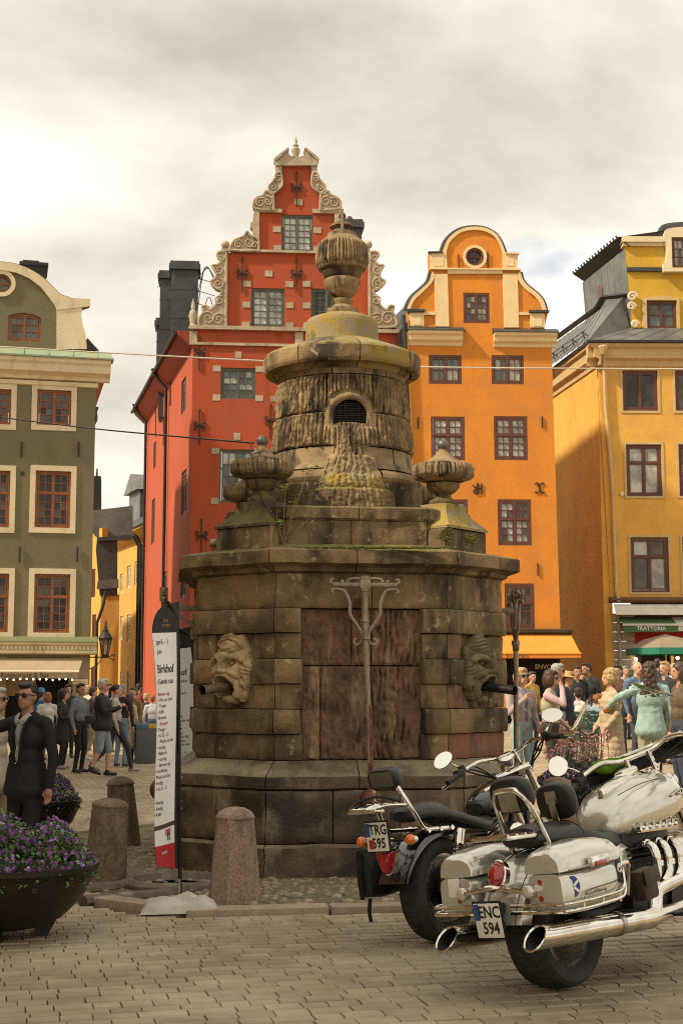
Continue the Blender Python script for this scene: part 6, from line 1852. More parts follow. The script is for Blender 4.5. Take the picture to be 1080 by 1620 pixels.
def silver_tourer():
    p = at(888, 1563, 1); r = ray(888, 1563); k = -CAM_H / r.z
    TZ = .055
    B = thing('motorcycle', 'champagne silver touring motorcycle with hard saddlebags and chrome exhaust', 'motorcycle', (r.x * k, r.y * k, 0), rot=(R(-7), 0, R(90 - 43)))
    S = steer_matrix((1.2, 0, .95), R(30), R(34))
    wheel(B, 0, .33, .24, .215, 'rear_wheel', 40)
    wheel(B, 1.72, .33, .15, .225, 'front_wheel', 30, steer=S)
    # rear mudguard
    mb = MB(); ringsv = []
    na, ny = 26, 14
    for i in range(na + 1):
        t = i / na
        a = R(62) + (R(174) - R(62)) * t
        rad = .395 + .09 * t ** 1.5
        rw = []
        for j in range(ny + 1):
            s = -1 + 2 * j / ny
            w = .155 - .02 * t
            dr = -.022 * abs(s) ** 2 - .07 * max(0, abs(s) - .72) / .28
            yy = w * math.sin(min(1, abs(s) / .85) * PI / 2) * (1 if s > 0 else -1)
            q = rad + dr
            rw.append(Vector((q * math.cos(a), yy, .33 + q * math.sin(a))))
        ringsv.append(rw)
    n = ny + 1
    mb.add([v for rw in ringsv for v in rw], [(i * n + j, (i + 1) * n + j, (i + 1) * n + j + 1, i * n + j + 1) for i in range(na) for j in range(ny)])
    G = mb.build('rear_mudguard', m_silver, B, sm=50)
    mb = MB(); mb.tube([Vector((v.x * 1.001, v.y, v.z + .002)) for v in [rw[4] for rw in ringsv[4:]]], .0022, n=4); mb.tube([Vector((v.x * 1.001, v.y, v.z + .002)) for v in [rw[10] for rw in ringsv[4:]]], .0022, n=4); mb.build('pinstripe', m_blk, G)
    # tail lamp
    q = Vector((-1, 0, .32)).to_track_quat('Z', 'Y').to_matrix()
    c = Vector((-.452, 0, .63))
    mb = MB(); mb.lathe([(1, -.03), (1, .006), (.9, .012)], 28, c=c, rot=q @ Matrix.Diagonal((.058, .082, 1))); T = mb.build('tail_lamp', m_chrome, B)
    mb = MB(); mb.lathe([(.9, .008), (.8, .03), (.5, .045), (0, .05)], 28, c=c, rot=q @ Matrix.Diagonal((.055, .079, 1))); mb.build('lens', m_redl_, T, sm=60)
    # indicators on their bar
    mb = MB(); mb.tube(catmull([(-.5, .20, .545), (-.52, .08, .56), (-.52, 0, .565), (-.52, -.08, .56), (-.5, -.20, .545)]), .014, n=8); I = mb.build('indicator_bar', m_chrome, B)
    mb = MB(); mb.ball((-.52, 0, .57), (.03, .06, .02)); mb.build('bar_cover', m_chrome, I)
    for s in (-1, 1):
        mb = MB(); mb.lathe([(.0, .07), (.02, .06), (.034, .03), (.036, 0), (.033, -.005)], 18, c=(-.5, s * .215, .545), rot=Vector((1, 0, 0)).to_track_quat('Z', 'Y').to_matrix()); L_ = mb.build('indicator', m_chrome, B)
        mb = MB(); mb.ball((-.505, s * .215, .545), (.014, .032, .032)); mb.build('lens', m_clear, L_)
    plate(B, 'ENC', '594', (-.55, 0.01, .415), R(-8))
    mb = MB(); mb.rbox((-.5, 0, .47), (.09, .07, .05), .01); mb.build('plate_bracket', m_blk, B)
    # saddlebags
    def bag(s):
        xs_ = [(-.53, .55), (-.525, .82), (-.50, .95), (-.42, 1.0), (-.2, 1.02), (.0, 1.0), (.10, .96), (.15, .86), (.165, .7)]
        lower = []; upper = []
        for x, q_ in xs_:
            t = (x + .53) / .7
            yc = s * (.325 + .02 * t); wy = .125 * q_
            zt = .625 + .035 * t; zb = .425 + .02 * t
            lower.append(ring_s(x, yc, (zt + zb) / 2, wy, (zt - zb) / 2 * (.9 + .1 * q_), (zt - zb) / 2 * q_, 5, 28))
            hu = (.10 + .035 * math.sin(PI * min(1, t * .85 + .12))) * (q_ ** 1.3)
            upper.append(ring_s(x, yc - s * .01, zt + .006, wy * 1.02, hu, .004, 2.7, 28))
        mb = MB(); loft(mb, lower); b_ = mb.build('saddlebag', m_silver, B, sm=40)
        b_.scale = (.80, 1, 1); b_.location = (-.035, -s * .035, 0)
        mb = MB(); loft(mb, upper); mb.build('lid', m_silver, b_, sm=40)
        ye = s * .462
        mb = MB(); mb.tube(catmull([(-.5, s * .40, .632), (-.40, s * .452, .640), (-.1, s * .462, .652), (.1, s * .458, .662)]), .009, n=6); mb.build('lid_seam', m_chromed, b_)
        mb = MB(); mb.rbox((-.16, ye + s * .012, .668), (.21, .03, .052), .014, rot=Matrix.Rotation(R(-3), 3, 'Y')); lt = mb.build('latch', m_chrome, b_)
        mb = MB(); mb.rbox((-.165, ye + s * .029, .655), (.13, .006, .024), .003, rot=Matrix.Rotation(R(-3), 3, 'Y')); mb.build('reflector', m_redl_, lt)
        for z in (.585, .505):
            mb = MB(); mb.lathe([(.03, -.03), (.03, .006), (.0, .012)], 18, c=(-.521, s * .30, z), rot=Vector((-1, 0, 0)).to_track_quat('Z', 'Y').to_matrix()); mb.build('reflector', m_redl_, b_)
        # chrome guard rails
        for z, e in ((.44, .0), (.475, .006)):
            mb = MB(); mb.tube(catmull([(-.56, s * .12, z), (-.575, s * .25, z), (-.56, s * .42, z), (-.50, s * .485, z + .003), (-.2, s * .497, z + .012), (.04, s * .493, z + .03), (.12, s * .47, z + .09 + e), (.15, s * .44, z + .16 + e)]), .0095 if e == 0 else .008, n=8); mb.build('guard_rail', m_chrome, b_)
        mb = MB()
        for x in (-.42, -.2, .0): mb.tube([(x, s * .495, .445), (x, s * .495, .485)], .007, n=6)
        mb.build('rail_stay', m_chrome, b_)
        if s < 0:
            mb = MB(); mb.tube(catmull([(.05, -.44, .60), (.14, -.47, .63), (.21, -.46, .62), (.235, -.44, .55), (.24, -.42, .46)]), .012, n=8); mb.build('guard_hoop', m_chrome, b_)
            # round sticker with a white diagonal cross
            mb = MB(); rq = Vector((-.35, -1, 0)).to_track_quat('Z', 'Y').to_matrix(); cc = Vector((-.435, -.447, .555))
            rq = Matrix(((1, 0, 0), (0, 0, -1), (0, 1, 0))); rq = Matrix.Rotation(R(-16), 3, 'Z') @ rq
            mb.lathe([(.0, .004), (.052, .004), (.052, -.006)], 28, c=cc, rot=rq); stk = mb.build('sticker', M('sticker_blue', (.02, .045, .2), .35), b_)
            mb = MB()
            for an in (36, -36): mb.box(cc + rq @ Vector((0, 0, .0055)), (.095, .014, .0015), rot=rq @ Matrix.Rotation(R(an), 3, 'Z'))
            mb.build('sticker_cross', m_white_p, stk, sm=0)
            lettering('Rocket III Touring', .028, m_chromed, b_, (-.2, -.464, .515), (R(0), R(-3), 0), sx=1.1, depth=.002)
            mb = MB(); mb.rbox((.085, -.462, .60), (.06, .006, .13), .002); sg = mb.build('badge', m_print, b_)
            mb = MB(); mb.tube([(.085 + .02 * math.cos(a), -.467, .61 + .02 * math.sin(a)) for a in np.linspace(0, 6, 16)], .005, n=5); mb.build('badge_ring', m_white_p, sg)
            mb = MB(); mb.tube(catmull([(-.36, -.4645, .47), (-.35, -.466, .50), (-.3, -.4675, .525), (.0, -.4685, .545), (.1, -.467, .56)]), .002, n=4); mb.build('pinstripe', m_blk, b_)
        else:
            mb = MB(); mb.rbox((-.532, .33, .575), (.006, .06, .085), .002); mb.build('orange_sticker', M('orange_sticker', (.62, .12, .01), .5), b_)
            mb = MB(); mb.rbox((-.533, .33, .575), (.006, .075, .10), .002); mb.build('sticker_backing', m_plate, b_)
            cc = Vector((-.38, .36, .742)); mb = MB()
            mb.rbox(cc, (.11, .075, .004), .001, rot=Matrix.Rotation(R(-12), 3, 'Y')); sk = mb.build('flag_sticker', M('sticker_blue', (.02, .045, .2)), b_)
            mb = MB()
            for an in (33, -33): mb.box(cc + Vector((0, 0, .004)), (.12, .012, .002), rot=Matrix.Rotation(R(-12), 3, 'Y') @ Matrix.Rotation(R(an), 3, 'Z'))
            mb.build('sticker_cross', m_white_p, sk, sm=0)
    bag(-1); bag(1)
    # exhausts
    for s in (-1, 1):
        mb = MB(); y = -.315 if s < 0 else .225
        pts = [(.95, s * .27, .33), (.62, s * .30, .315), (.45, y, .305), (.1, y, .315), (-.3, y + s * .01, .325), (-.60, y + s * .012, .332)]
        mb.tube(pts, [.032, .04, .056, .060, .062, .060], n=20, caps=False)
        e0, e1 = Vector((-.60, y + s * .012, .332)), Vector((-.2, y, .325))
        # slanted mouth: outer lip and dark inside
        nn = 20; vo = []; vi = []
        for j in range(nn):
            a = 2 * PI * j / nn
            cy, cz = math.cos(a), math.sin(a)
            xo = -.64 + .055 * cz
            vo.append(Vector((xo, e0.y + .061 * cy, e0.z + .061 * cz))); vi.append(Vector((xo + .004, e0.y + .051 * cy, e0.z + .051 * cz)))
        base = [Vector((-.55, e0.y + .0612 * math.cos(2 * PI * j / nn), e0.z + .0612 * math.sin(2 * PI * j / nn))) for j in range(nn)]
        deep = [Vector((-.3, e0.y + .045 * math.cos(2 * PI * j / nn), e0.z + .045 * math.sin(2 * PI * j / nn))) for j in range(nn)]
        mb.add(base + vo + vi, [(j, (j + 1) % nn, nn + (j + 1) % nn, nn + j) for j in range(nn)] + [(nn + j, nn + (j + 1) % nn, 2 * nn + (j + 1) % nn, 2 * nn + j) for j in range(nn)])
        mb.add(vi + deep, [(j, (j + 1) % nn, nn + (j + 1) % nn, nn + j) for j in range(nn)] + [tuple(nn + j for j in range(nn))], 1)
        ex = mb.build('exhaust', [m_chrome, m_dark], B, sm=50)
        mb = MB(); mb.tube([(.10, y, .316), (.13, y, .315)], .066, n=20); mb.build('clamp', m_chromed, ex)
    hd = None
    for k in range(3):
        x = .66 + .125 * k
        mb = MB(); mb.tube(catmull([(x + .02, -.17, .68), (x, -.25, .685), (x - .01, -.285, .64), (x - .01, -.285, .57), (x - .025, -.285, .52), (x - .09, -.285, .475)], 5), .027, n=14)
        mb.tube([(x, -.285, .60), (x, -.285, .57)], .036, n=14); mb.ball((x + .01, -.22, .69), .036, n=12, m=8); mb.build('header_pipe', m_chrome, B)
    mb = MB(); mb.tube(catmull([(.98, -.285, .49), (.8, -.287, .47), (.62, -.29, .44), (.56, -.30, .38), (.52, -.31, .32)], 5), .04, n=14); mb.build('exhaust_collector', m_chrome, B)
    # engine
    mb = MB(); mb.rbox((.82, 0, .45), (.62, .38, .36), .05); mb.rbox((.80, 0, .69), (.52, .30, .16), .03)
    for k in range(6): mb.rbox((.80, 0, .50 + k * .035), (.55, .40, .012), .004)
    mb.tube([(.58, -.21, .38), (.58, .21, .38)], .11, n=24); mb.tube([(.98, -.21, .36), (.98, .21, .36)], .09, n=24)
    EN = mb.build('engine', m_blk, B)
    mb = MB(); mb.rbox((.83, -.205, .775), (.42, .05, .035), .008)
    for k in range(6): mb.tube([(.65 + .072 * k, -.21, .78), (.65 + .072 * k, -.215, .815)], .011, n=8); mb.ball((.65 + .072 * k, -.23, .785), .014, n=8, m=6)
    mb.build('injector_rail', m_chrome, EN)
    mb = MB(); mb.rbox((.55, 0, .50), (.5, .2, .1), .03); mb.rbox((.25, 0, .36), (.55, .30, .05), .02); mb.tube([(.1, -.13, .33), (.6, -.12, .4)], .03, n=8); mb.tube([(.1, .13, .33), (.6, .12, .4)], .03, n=8); mb.rbox((.45, -.2, .3), (.25, .09, .12), .03); mb.build('frame', m_blk, B)
    # side cover
    mb = MB(); loft(mb, [ring_s(.30, 0, .62, .13, .12, .12, 3), ring_s(.40, 0, .61, .175, .15, .14, 3), ring_s(.52, 0, .61, .18, .14, .12, 3), ring_s(.60, 0, .62, .16, .10, .08, 3)]); mb.build('side_cover', m_silver, B)
    # seat
    mb = MB(); loft(mb, [ring_s(-.24, 0, .79, .06, .04, .03), ring_s(-.22, 0, .79, .12, .065, .04), ring_s(-.1, 0, .79, .145, .085, .05), ring_s(.12, 0, .785, .15, .085, .05), ring_s(.19, 0, .775, .16, .075, .06), ring_s(.30, 0, .74, .185, .075, .06), ring_s(.42, 0, .72, .18, .07, .06), ring_s(.55, 0, .725, .14, .07, .05), ring_s(.66, 0, .745, .08, .05, .03), ring_s(.70, 0, .75, .03, .02, .02)])
    ST = mb.build('seat', m_leather, B)
    mb = MB(); mb.tube([(.16, .155 * math.cos(a), .785 + .088 * math.sin(a)) for a in np.linspace(.05, PI - .05, 14)], .004, n=5); mb.build('piping', m_leather, ST)
    # tank
    secs = [(.50, .80, .05, .03, .05), (.53, .815, .13, .08, .09), (.60, .84, .185, .125, .115), (.70, .865, .22, .16, .13), (.85, .89, .245, .185, .14), (1.0, .91, .25, .19, .14), (1.12, .925, .23, .175, .125), (1.20, .93, .19, .145, .10), (1.25, .93, .12, .09, .07)]
    mb = MB(); loft(mb, [ring_s(x, 0, z, w, u, d, 2.5, 32) for x, z, w, u, d in secs]); TK = mb.build('fuel_tank', m_silver, B, sm=60)
    mb = MB()
    for s in (-1, 1): mb.tube(catmull([(.58, s * .13, .925), (.75, s * .17, .975), (.95, s * .185, 1.0), (1.12, s * .165, 1.0), (1.2, s * .13, .985)]), .0025, n=4)
    mb.build('pinstripe', M('pin_blue', (.03, .05, .07)), TK).location.z = .052
    mb = MB(); loft(mb, [ring_s(x, 0, z, w, .022, .04, 2.4) for x, z, w in ((.60, .938, .02), (.64, .952, .045), (.72, .98, .065), (.82, 1.005, .08), (.92, 1.025, .085), (1.0, 1.032, .075), (1.06, 1.03, .04))]); CN = mb.build('console', m_chrome, TK, sm=60); CN.location.z = .055
    qd = Vector((-.5, 0, 1)).to_track_quat('Z', 'X').to_matrix()
    mb = MB(); mb.lathe([(.07, -.02), (.073, .012), (.064, .016)], 32, c=(.91, 0, 1.045), rot=qd); mb.build('dial_rim', m_chrome, CN)
    mb = MB(); mb.lathe([(0, .010), (.066, .010)], 32, c=(.91, 0, 1.045), rot=qd); mb.build('dial_face', M('dial_face', (.32, .30, .22), .3, c2=(.12, .11, .08), vs=40), CN)
    for k in (0, 1):
        mb = MB(); mb.lathe([(.016, 0), (.016, .008), (0, .01)], 14, c=(.79 - k * .06, 0, 1.018 - k * .022), rot=qd); mb.build('console_button', m_chromed, CN)
    mb = MB(); mb.lathe([(.045, 0), (.046, .012), (.03, .02), (0, .022)], 24, c=(1.08, -.09, 1.028), rot=Vector((-.1, -.3, 1)).to_track_quat('Z', 'X').to_matrix()); mb.build('filler_cap', m_chrome, TK).location.z = .06
    for s in (-1, 1):
        mb = MB(); mb.tube(catmull([(.96, s * .252, .90), (1.03, s * .25, .925), (1.09, s * .243, .935), (1.14, s * .232, .925)]), [.002] + [.010] * 17 + [.004], n=6, flat=.5) if False else mb.tube(catmull([(.96, s * .250, .90), (1.03, s * .25, .925), (1.09, s * .243, .935), (1.14, s * .232, .925)]), .008, n=6); mb.tube(catmull([(1.03, s * .25, .915), (1.09, s * .246, .905), (1.12, s * .238, .925)]), .007, n=6); mb.build('tank_badge', m_chromed, TK).location.z = .045
    # sissy bar, rack, pads
    mb = MB()
    hoop = [(-.12, -.125, .70), (-.16, -.125, .80), (-.26, -.11, .98), (-.30, -.075, 1.045), (-.31, -.045, 1.06), (-.31, .045, 1.06), (-.30, .075, 1.045), (-.26, .11, .98), (-.16, .125, .80), (-.12, .125, .70)]
    mb.tube(catmull(hoop, 5), .015, n=10); SB = mb.build('sissy_bar', m_chrome, B)
    mb = MB(); mb.rbox((-.29, 0, 1.0), (.008, .12, .11), .003, rot=Matrix.Rotation(R(-15), 3, 'Y')); mb.build('bar_plate', m_chromed, SB)
    mb = MB()
    for y in (-.10, .10): mb.rbox((-.30, y, .815), (.36, .022, .022), .006)
    for x in (-.46, -.38, -.30, -.22): mb.rbox((x, 0, .828), (.02, .2, .012), .004)
    mb.rbox((-.48, 0, .818), (.03, .24, .02), .006); mb.tube([(-.2, .1, .8), (-.12, .14, .72)], .01, n=6); mb.tube([(-.2, -.1, .8), (-.12, -.14, .72)], .01, n=6); mb.build('rack', m_chrome, B)
    def pad(x, z, w, h, th, nm):
        mb = MB(Matrix.Translation((x, 0, z)) @ Matrix.Rotation(R(-14), 4, 'Y'))
        loft(mb, [[Vector((q.z, q.y, q.x)) for q in ring_s(0, 0, t, 1, 1, 1)] for t in ()] or [[Vector((t, w * f_ * (math.copysign(abs(math.cos(a)) ** .75, math.cos(a))), h * f_ * math.copysign(abs(math.sin(a)) ** .75, math.sin(a)))) for a in np.linspace(0, 2 * PI, 29)[:-1]] for t, f_ in ((-th, .86), (-th * .7, .96), (0, 1.0), (th * .7, .97), (th, .84))][::-1])
        return mb.build(nm, m_leather, B, sm=60)
    pad(-.25, 1.035, .135, .10, .035, 'passenger_backrest')
    pad(.16, .98, .125, .105, .035, 'rider_backrest')
    mb = MB(); mb.rbox((.13, 0, .88), (.012, .045, .24), .004, rot=Matrix.Rotation(R(-14), 3, 'Y')); mb.rbox((.105, 0, 1.0), (.012, .075, .07), .01, rot=Matrix.Rotation(R(-14), 3, 'Y')); mb.build('backrest_bracket', m_chromed, B)
    # front end, bars turned to the left stop
    def FM(): return MB(S)
    mb = FM()
    for y in (-.105, .105):
        mb.tube([(1.05, y, 1.02), (1.40, y, .52)], .030, n=14); mb.tube([(1.40, y, .52), (1.72, y, .33)] if False else [(1.38, y, .55), (1.66, y, .28)], .038, n=14)
    mb.rbox((1.07, 0, 1.0), (.09, .29, .05), .015, rot=Matrix.Rotation(R(30), 3, 'Y')); mb.rbox((1.2, 0, .82), (.09, .29, .05), .015, rot=Matrix.Rotation(R(30), 3, 'Y'))
    mb.build('fork', m_chrome, B)
    mb = FM(); mb.tube(catmull([(.84, .41, 1.14), (.94, .35, 1.19), (1.02, .22, 1.23), (1.04, .10, 1.20), (1.04, -.10, 1.20), (1.02, -.22, 1.23), (.94, -.35, 1.19), (.84, -.41, 1.14)], 6), .0145, n=12)
    for y in (-.07, .07): mb.tube([(1.05, y, 1.02), (1.04, y, 1.20)], .02, n=10)
    HB = mb.build('handlebar', m_chrome, B)
    for s in (-1, 1):
        mb = FM(); mb.tube([(.75, s * .465, 1.10), (.86, s * .40, 1.15)], .021, n=14); gp = mb.build('grip', m_blk, HB)
        mb = FM(); mb.tube([(.745, s * .468, 1.098), (.775, s * .45, 1.112)], .0235, n=14); mb.build('grip_end', m_chrome, gp)
        mb = FM(); mb.rbox((.90, s * .375, 1.165), (.09, .06, .055), .015, rot=Matrix.Rotation(s * R(-36), 3, 'Z')); mb.rbox((.94, s * .36, 1.20), (.07, .05, .045), .012); mb.build('switch_box', m_blk, HB)
        mb = FM(); mb.tube(catmull([(.93, s * .38, 1.17), (.91, s * .43, 1.14), (.84, s * .46, 1.11), (.78, s * .50, 1.085)]), .008, n=7, flat=1.6); mb.build('lever', m_chrome, HB)
    mirror(B, S, [(.94, .34, 1.20), (.96, .38, 1.25), (.93, .43, 1.28)], Vector((.92, .46, 1.30)), (.062, .062), 0)
    mirror(B, S, [(.94, -.34, 1.20), (.96, -.38, 1.25), (.93, -.43, 1.28)], Vector((.92, -.46, 1.30)), (.062, .062), 0)
    # windscreen
    mb = FM(); nu, nv = 16, 12; vv = []
    for j in range(nv + 1):
        t = j / nv
        hw = .34 + .04 * math.sin(PI * min(1, t * 1.1)) - .22 * max(0, t - .55) ** 1.5 * 2
        for i in range(nu + 1):
            s = -1 + 2 * i / nu
            drop = .10 * abs(s) ** 2.6 * t
            vv.append((1.22 - .27 * t - .12 * s * s, hw * s, 1.19 + .45 * t - drop))
    n = nu + 1; m0 = len(vv)
    vv += [(x + .004, y, z) for x, y, z in vv]
    fs = [(j * n + i, j * n + i + 1, (j + 1) * n + i + 1, (j + 1) * n + i) for j in range(nv) for i in range(nu)]
    fs += [tuple(m0 + q for q in f[::-1]) for f in fs]
    mb.add(vv, fs); WS = mb.build('windscreen', M('clear_acrylic', (.92, .92, .86), .02, trans=1.0, ior=1.12, spec=.5), B, sm=60)
    mb = FM(); bt = [Vector(vv[k]) + Vector((.012, 0, .035)) for k in range(n)]; bb_ = [Vector(vv[k]) + Vector((.03, 0, -.06)) for k in range(n)]; b2_ = [p + Vector((.012, 0, 0)) for p in bt + bb_]
    mb.add(bt + bb_ + b2_, [(k, k + 1, n + k + 1, n + k) for k in range(n - 1)] + [(2 * n + k, 3 * n + k, 3 * n + k + 1, 2 * n + k + 1) for k in range(n - 1)] + [(k, 2 * n + k, 2 * n + k + 1, k + 1) for k in range(n - 1)]); mb.build('screen_strip', m_blk, WS)
    mb = FM(); mb.tube([Vector(vv[k]) + Vector((-.02, 0, .05)) for k in range(1, n - 1)], .010, n=8); mb.build('screen_brace', m_chrome, WS)
    mb = FM(); mb.lathe([(.0, -.09), (.06, -.08), (.095, -.03), (.10, .03), (.09, .035)], 24, c=(1.33, 0, .93), rot=Vector((1, 0, 0)).to_track_quat('Z', 'Y').to_matrix()); mb.rbox((1.22, 0, 1.0), (.1, .34, .07), .03); mb.build('headlamp', m_chrome, B)
    mb = FM(); rv = []
    for i in range(13):
        a = R(40) + R(110) * i / 12
        rv.append([Vector((1.72 + (.375 + .0 * abs(s)) * math.cos(a) - 0, s * .095, .33 + (.375 - .06 * abs(s) ** 3) * math.sin(a))) for s in np.linspace(-1, 1, 9)])
    mb.add([v for r_ in rv for v in r_], [(i * 9 + j, i * 9 + j + 1, (i + 1) * 9 + j + 1, (i + 1) * 9 + j) for i in range(12) for j in range(8)]); mb.build('front_mudguard', m_silver, B, sm=50)
    # cables, pouch, stand, footboards
    mb = FM(); rs_ = random.Random(2)
    for k in range(7):
        s = -1 if k % 2 else 1
        mb.tube(catmull([(.94, s * .34, 1.19), (1.08, s * .27, 1.20 - .02 * k), (1.16, s * .12, 1.12), (1.2, s * .05, .92)], 6), .006, n=5)
    mb.build('cables', m_blk, B)
    mb = MB(); mb.rbox((.31, -.40, .50), (.15, .09, .17), .03, rot=Matrix.Rotation(R(-8), 3, 'Y')); mb.rbox((.31, -.452, .545), (.155, .012, .09), .005, rot=Matrix.Rotation(R(-8), 3, 'Y')); mb.build('tool_pouch', m_brleather, B)
    mb = MB(); mb.rbox((.85, -.36, .30), (.32, .10, .02), .008); mb.rbox((.85, .36, .30), (.32, .10, .02), .008); mb.tube([(.85, -.4, .3), (.85, .4, .3)], .015, n=8); mb.build('footboards', m_blk, B)
    mb = MB(); mb.tube(catmull([(.45, .17, .25), (.35, .27, .12), (.30, .30, .04), (.40, .31, .035)]), .014, n=8); mb.build('side_stand', m_chromed, B)
    mb = MB(); mb.tube([(.02, -.16, .36), (.10, -.17, .72)], .045, n=14); mb.tube([(.02, .16, .36), (.10, .17, .72)], .045, n=14); mb.build('shock_absorber', m_blk, B)
    return B
silver = silver_tourer()

def black_cruiser():
    r = ray(700, 1489); k = -CAM_H / r.z
    B = thing('motorcycle', 'black cruiser motorcycle with sissy bar and spoked rear wheel beside the well', 'motorcycle', (r.x * k, r.y * k, 0), rot=(R(-6), 0, R(90 - 39)))
    S = steer_matrix((1.1, 0, .92), R(33), R(33))
    W = wheel(B, 0, .325, .18, .22, 'rear_wheel', 26, 'wire', disc=False)
    wheel(B, 1.65, .33, .12, .24, 'front_wheel', 26, 'wire', steer=S)
    mb = MB(); rv = []; ny = 12
    for i in range(25):
        t = i / 24; a = R(55) + R(116) * t; rad = .372 + .13 * t ** 2.5
        rw = []
        for j in range(ny + 1):
            s = -1 + 2 * j / ny
            dr = -.02 * s * s - .03 * max(0, abs(s) - .7) / .3
            yy = .105 * math.sin(min(1, abs(s) / .85) * PI / 2) * (1 if s > 0 else -1)
            q = rad + dr; rw.append(Vector((q * math.cos(a), yy, .325 + q * math.sin(a))))
        rv.append(rw)
    n = ny + 1; mb.add([v for rw in rv for v in rw], [(i * n + j, (i + 1) * n + j, (i + 1) * n + j + 1, i * n + j + 1) for i in range(24) for j in range(ny)]); mb.build('rear_mudguard', m_gloss, B, sm=50)
    # lamp, plate, indicators
    q = Vector((-1, 0, .2)).to_track_quat('Z', 'Y').to_matrix(); c = Vector((-.50, 0, .545))
    tri = [(-.055, .06), (.055, .06), (.062, .03), (.03, -.06), (0, -.08), (-.03, -.06), (-.062, .03)]
    tri = [(p.x, p.y) for p in catmull([(x, y, 0) for x, y in tri], 3, True)]
    def tri_ring(sc_, z): return [c + Vector((-z, x * sc_, y * sc_)) for x, y in tri]
    mb = MB(); loft(mb, [tri_ring(1.12, -.04), tri_ring(1.12, .004)]); T = mb.build('tail_lamp', m_chrome, B)
    mb = MB(); loft(mb, [tri_ring(1.0, 0), tri_ring(.96, .03), tri_ring(.7, .05)]); mb.build('lens', m_redl_, T, sm=60)
    pl = plate(B, 'TRG', '595', (-.565, .01, .695), R(-4))
    mb = MB(); mb.rbox((-.014, .045, -.045), (.003, .035, .055), .001); mb.build('plate_seal', M('seal_red', (.45, .03, .03), .5), pl)
    mb = MB(); mb.rbox((-.5, 0, .66), (.1, .05, .04), .01); mb.tube([(-.5, -.17, .665), (-.5, .17, .665)], .009, n=8); mb.build('indicator_bar', m_chrome, B)
    for s in (-1, 1):
        mb = MB(); mb.lathe([(0, .06), (.024, .045), (.034, .0)], 16, c=(-.5, s * .19, .665), rot=Vector((1, 0, 0)).to_track_quat('Z', 'Y').to_matrix()); I = mb.build('indicator', m_chrome, B)
        mb = MB(); mb.ball((-.505, s * .19, .665), (.03, .034, .034)); mb.build('lens', m_amber, I)
    # sissy bar with pad, rack
    mb = MB()
    for s in (-1, 1): mb.tube(catmull([(.02, s * .145, .70), (-.16, s * .15, .705), (-.30, s * .15, .72), (-.36, s * .14, .80), (-.42, s * .12, .90), (-.46, s * .085, 1.0), (-.47, s * .08, 1.06)], 5), .016, n=10)
    for s in (-1, 1):
        for x in (-.02, -.14, -.27): mb.tube([(x, s * .14, .705), (x, s * .172, .705)], .016, n=10)
    SB = mb.build('sissy_bar', m_chrome, B)
    mb = MB(Matrix.Translation((-.455, 0, 1.04)) @ Matrix.Rotation(R(-12), 4, 'Y'))
    loft(mb, [[Vector((t, .115 * f_ * math.copysign(abs(math.cos(a)) ** .6, math.cos(a)), .07 * f_ * math.copysign(abs(math.sin(a)) ** .6, math.sin(a)))) for a in np.linspace(0, 2 * PI, 29)[:-1]] for t, f_ in ((.035, .85), (.025, .97), (0, 1), (-.03, .98), (-.04, .9))]); PD = mb.build('backrest', m_leather, B, sm=60)
    mb = MB(Matrix.Translation((-.497, 0, 1.035)) @ Matrix.Rotation(R(-12), 4, 'Y')); mb.rbox((0, 0, 0), (.006, .17, .09), .003); mb.build('backrest_plate', M('pad_back', (.10, .085, .065), .5), PD)
    mb = MB()
    for y in (-.10, -.035, .035, .10): mb.tube(catmull([(-.38, y, .87), (-.5, y, .885), (-.66, y, .88), (-.72, y * .9, .865)]), .008, n=6)
    mb.tube(catmull([(-.38, -.12, .87), (-.6, -.12, .88), (-.70, -.10, .87), (-.74, 0, .862), (-.70, .10, .87), (-.6, .12, .88), (-.38, .12, .87)]), .011, n=8); mb.rbox((-.68, 0, .85), (.1, .22, .02), .008)
    RK = mb.build('rack', m_chrome, B)
    mb = MB(); mb.tube(catmull([(-.5, -.13, .9), (-.55, 0, .935), (-.62, .1, .91), (-.66, .12, .88)]), .009, n=6); mb.build('luggage_strap', m_blk, RK)
    # seats
    mb = MB(); loft(mb, [ring_s(x, 0, z, w, u, d) for x, z, w, u, d in ((-.33, .80, .06, .03, .03), (-.30, .80, .11, .06, .04), (-.18, .81, .125, .075, .05), (-.02, .80, .125, .075, .05), (.05, .785, .12, .06, .05))]); mb.build('passenger_seat', m_leather, B)
    mb = MB(); loft(mb, [ring_s(x, 0, z, w, u, d) for x, z, w, u, d in ((.04, .78, .12, .055, .05), (.14, .755, .15, .055, .05), (.28, .715, .175, .055, .05), (.42, .69, .17, .055, .05), (.54, .70, .12, .055, .04), (.60, .71, .05, .03, .03))]); mb.build('rider_seat', m_leather, B)
    mb = MB(); loft(mb, [ring_s(.50, 0, .80, .07, .03, .05), ring_s(.54, 0, .80, .10, .05, .07), ring_s(.60, 0, .80, .09, .05, .06), ring_s(.63, 0, .80, .05, .03, .04)]); mb.build('tank_bag', m_leather, B)
    # tank
    secs = [(.52, .78, .05, .03, .04), (.56, .79, .11, .08, .07), (.66, .81, .16, .11, .09), (.8, .84, .19, .13, .10), (.92, .86, .18, .12, .10), (1.02, .88, .13, .09, .08), (1.06, .89, .06, .04, .04)]
    mb = MB(); loft(mb, [ring_s(x, 0, z, w, u, d) for x, z, w, u, d in secs]); TK = mb.build('fuel_tank', m_gloss, B, sm=60)
    mb = MB(); loft(mb, [ring_s(x, 0, z, w, .012, .03) for x, z, w in ((.62, .905, .02), (.68, .925, .045), (.8, .955, .055), (.92, .965, .05), (.98, .96, .03))]); mb.build('tank_console', m_chrome, TK)
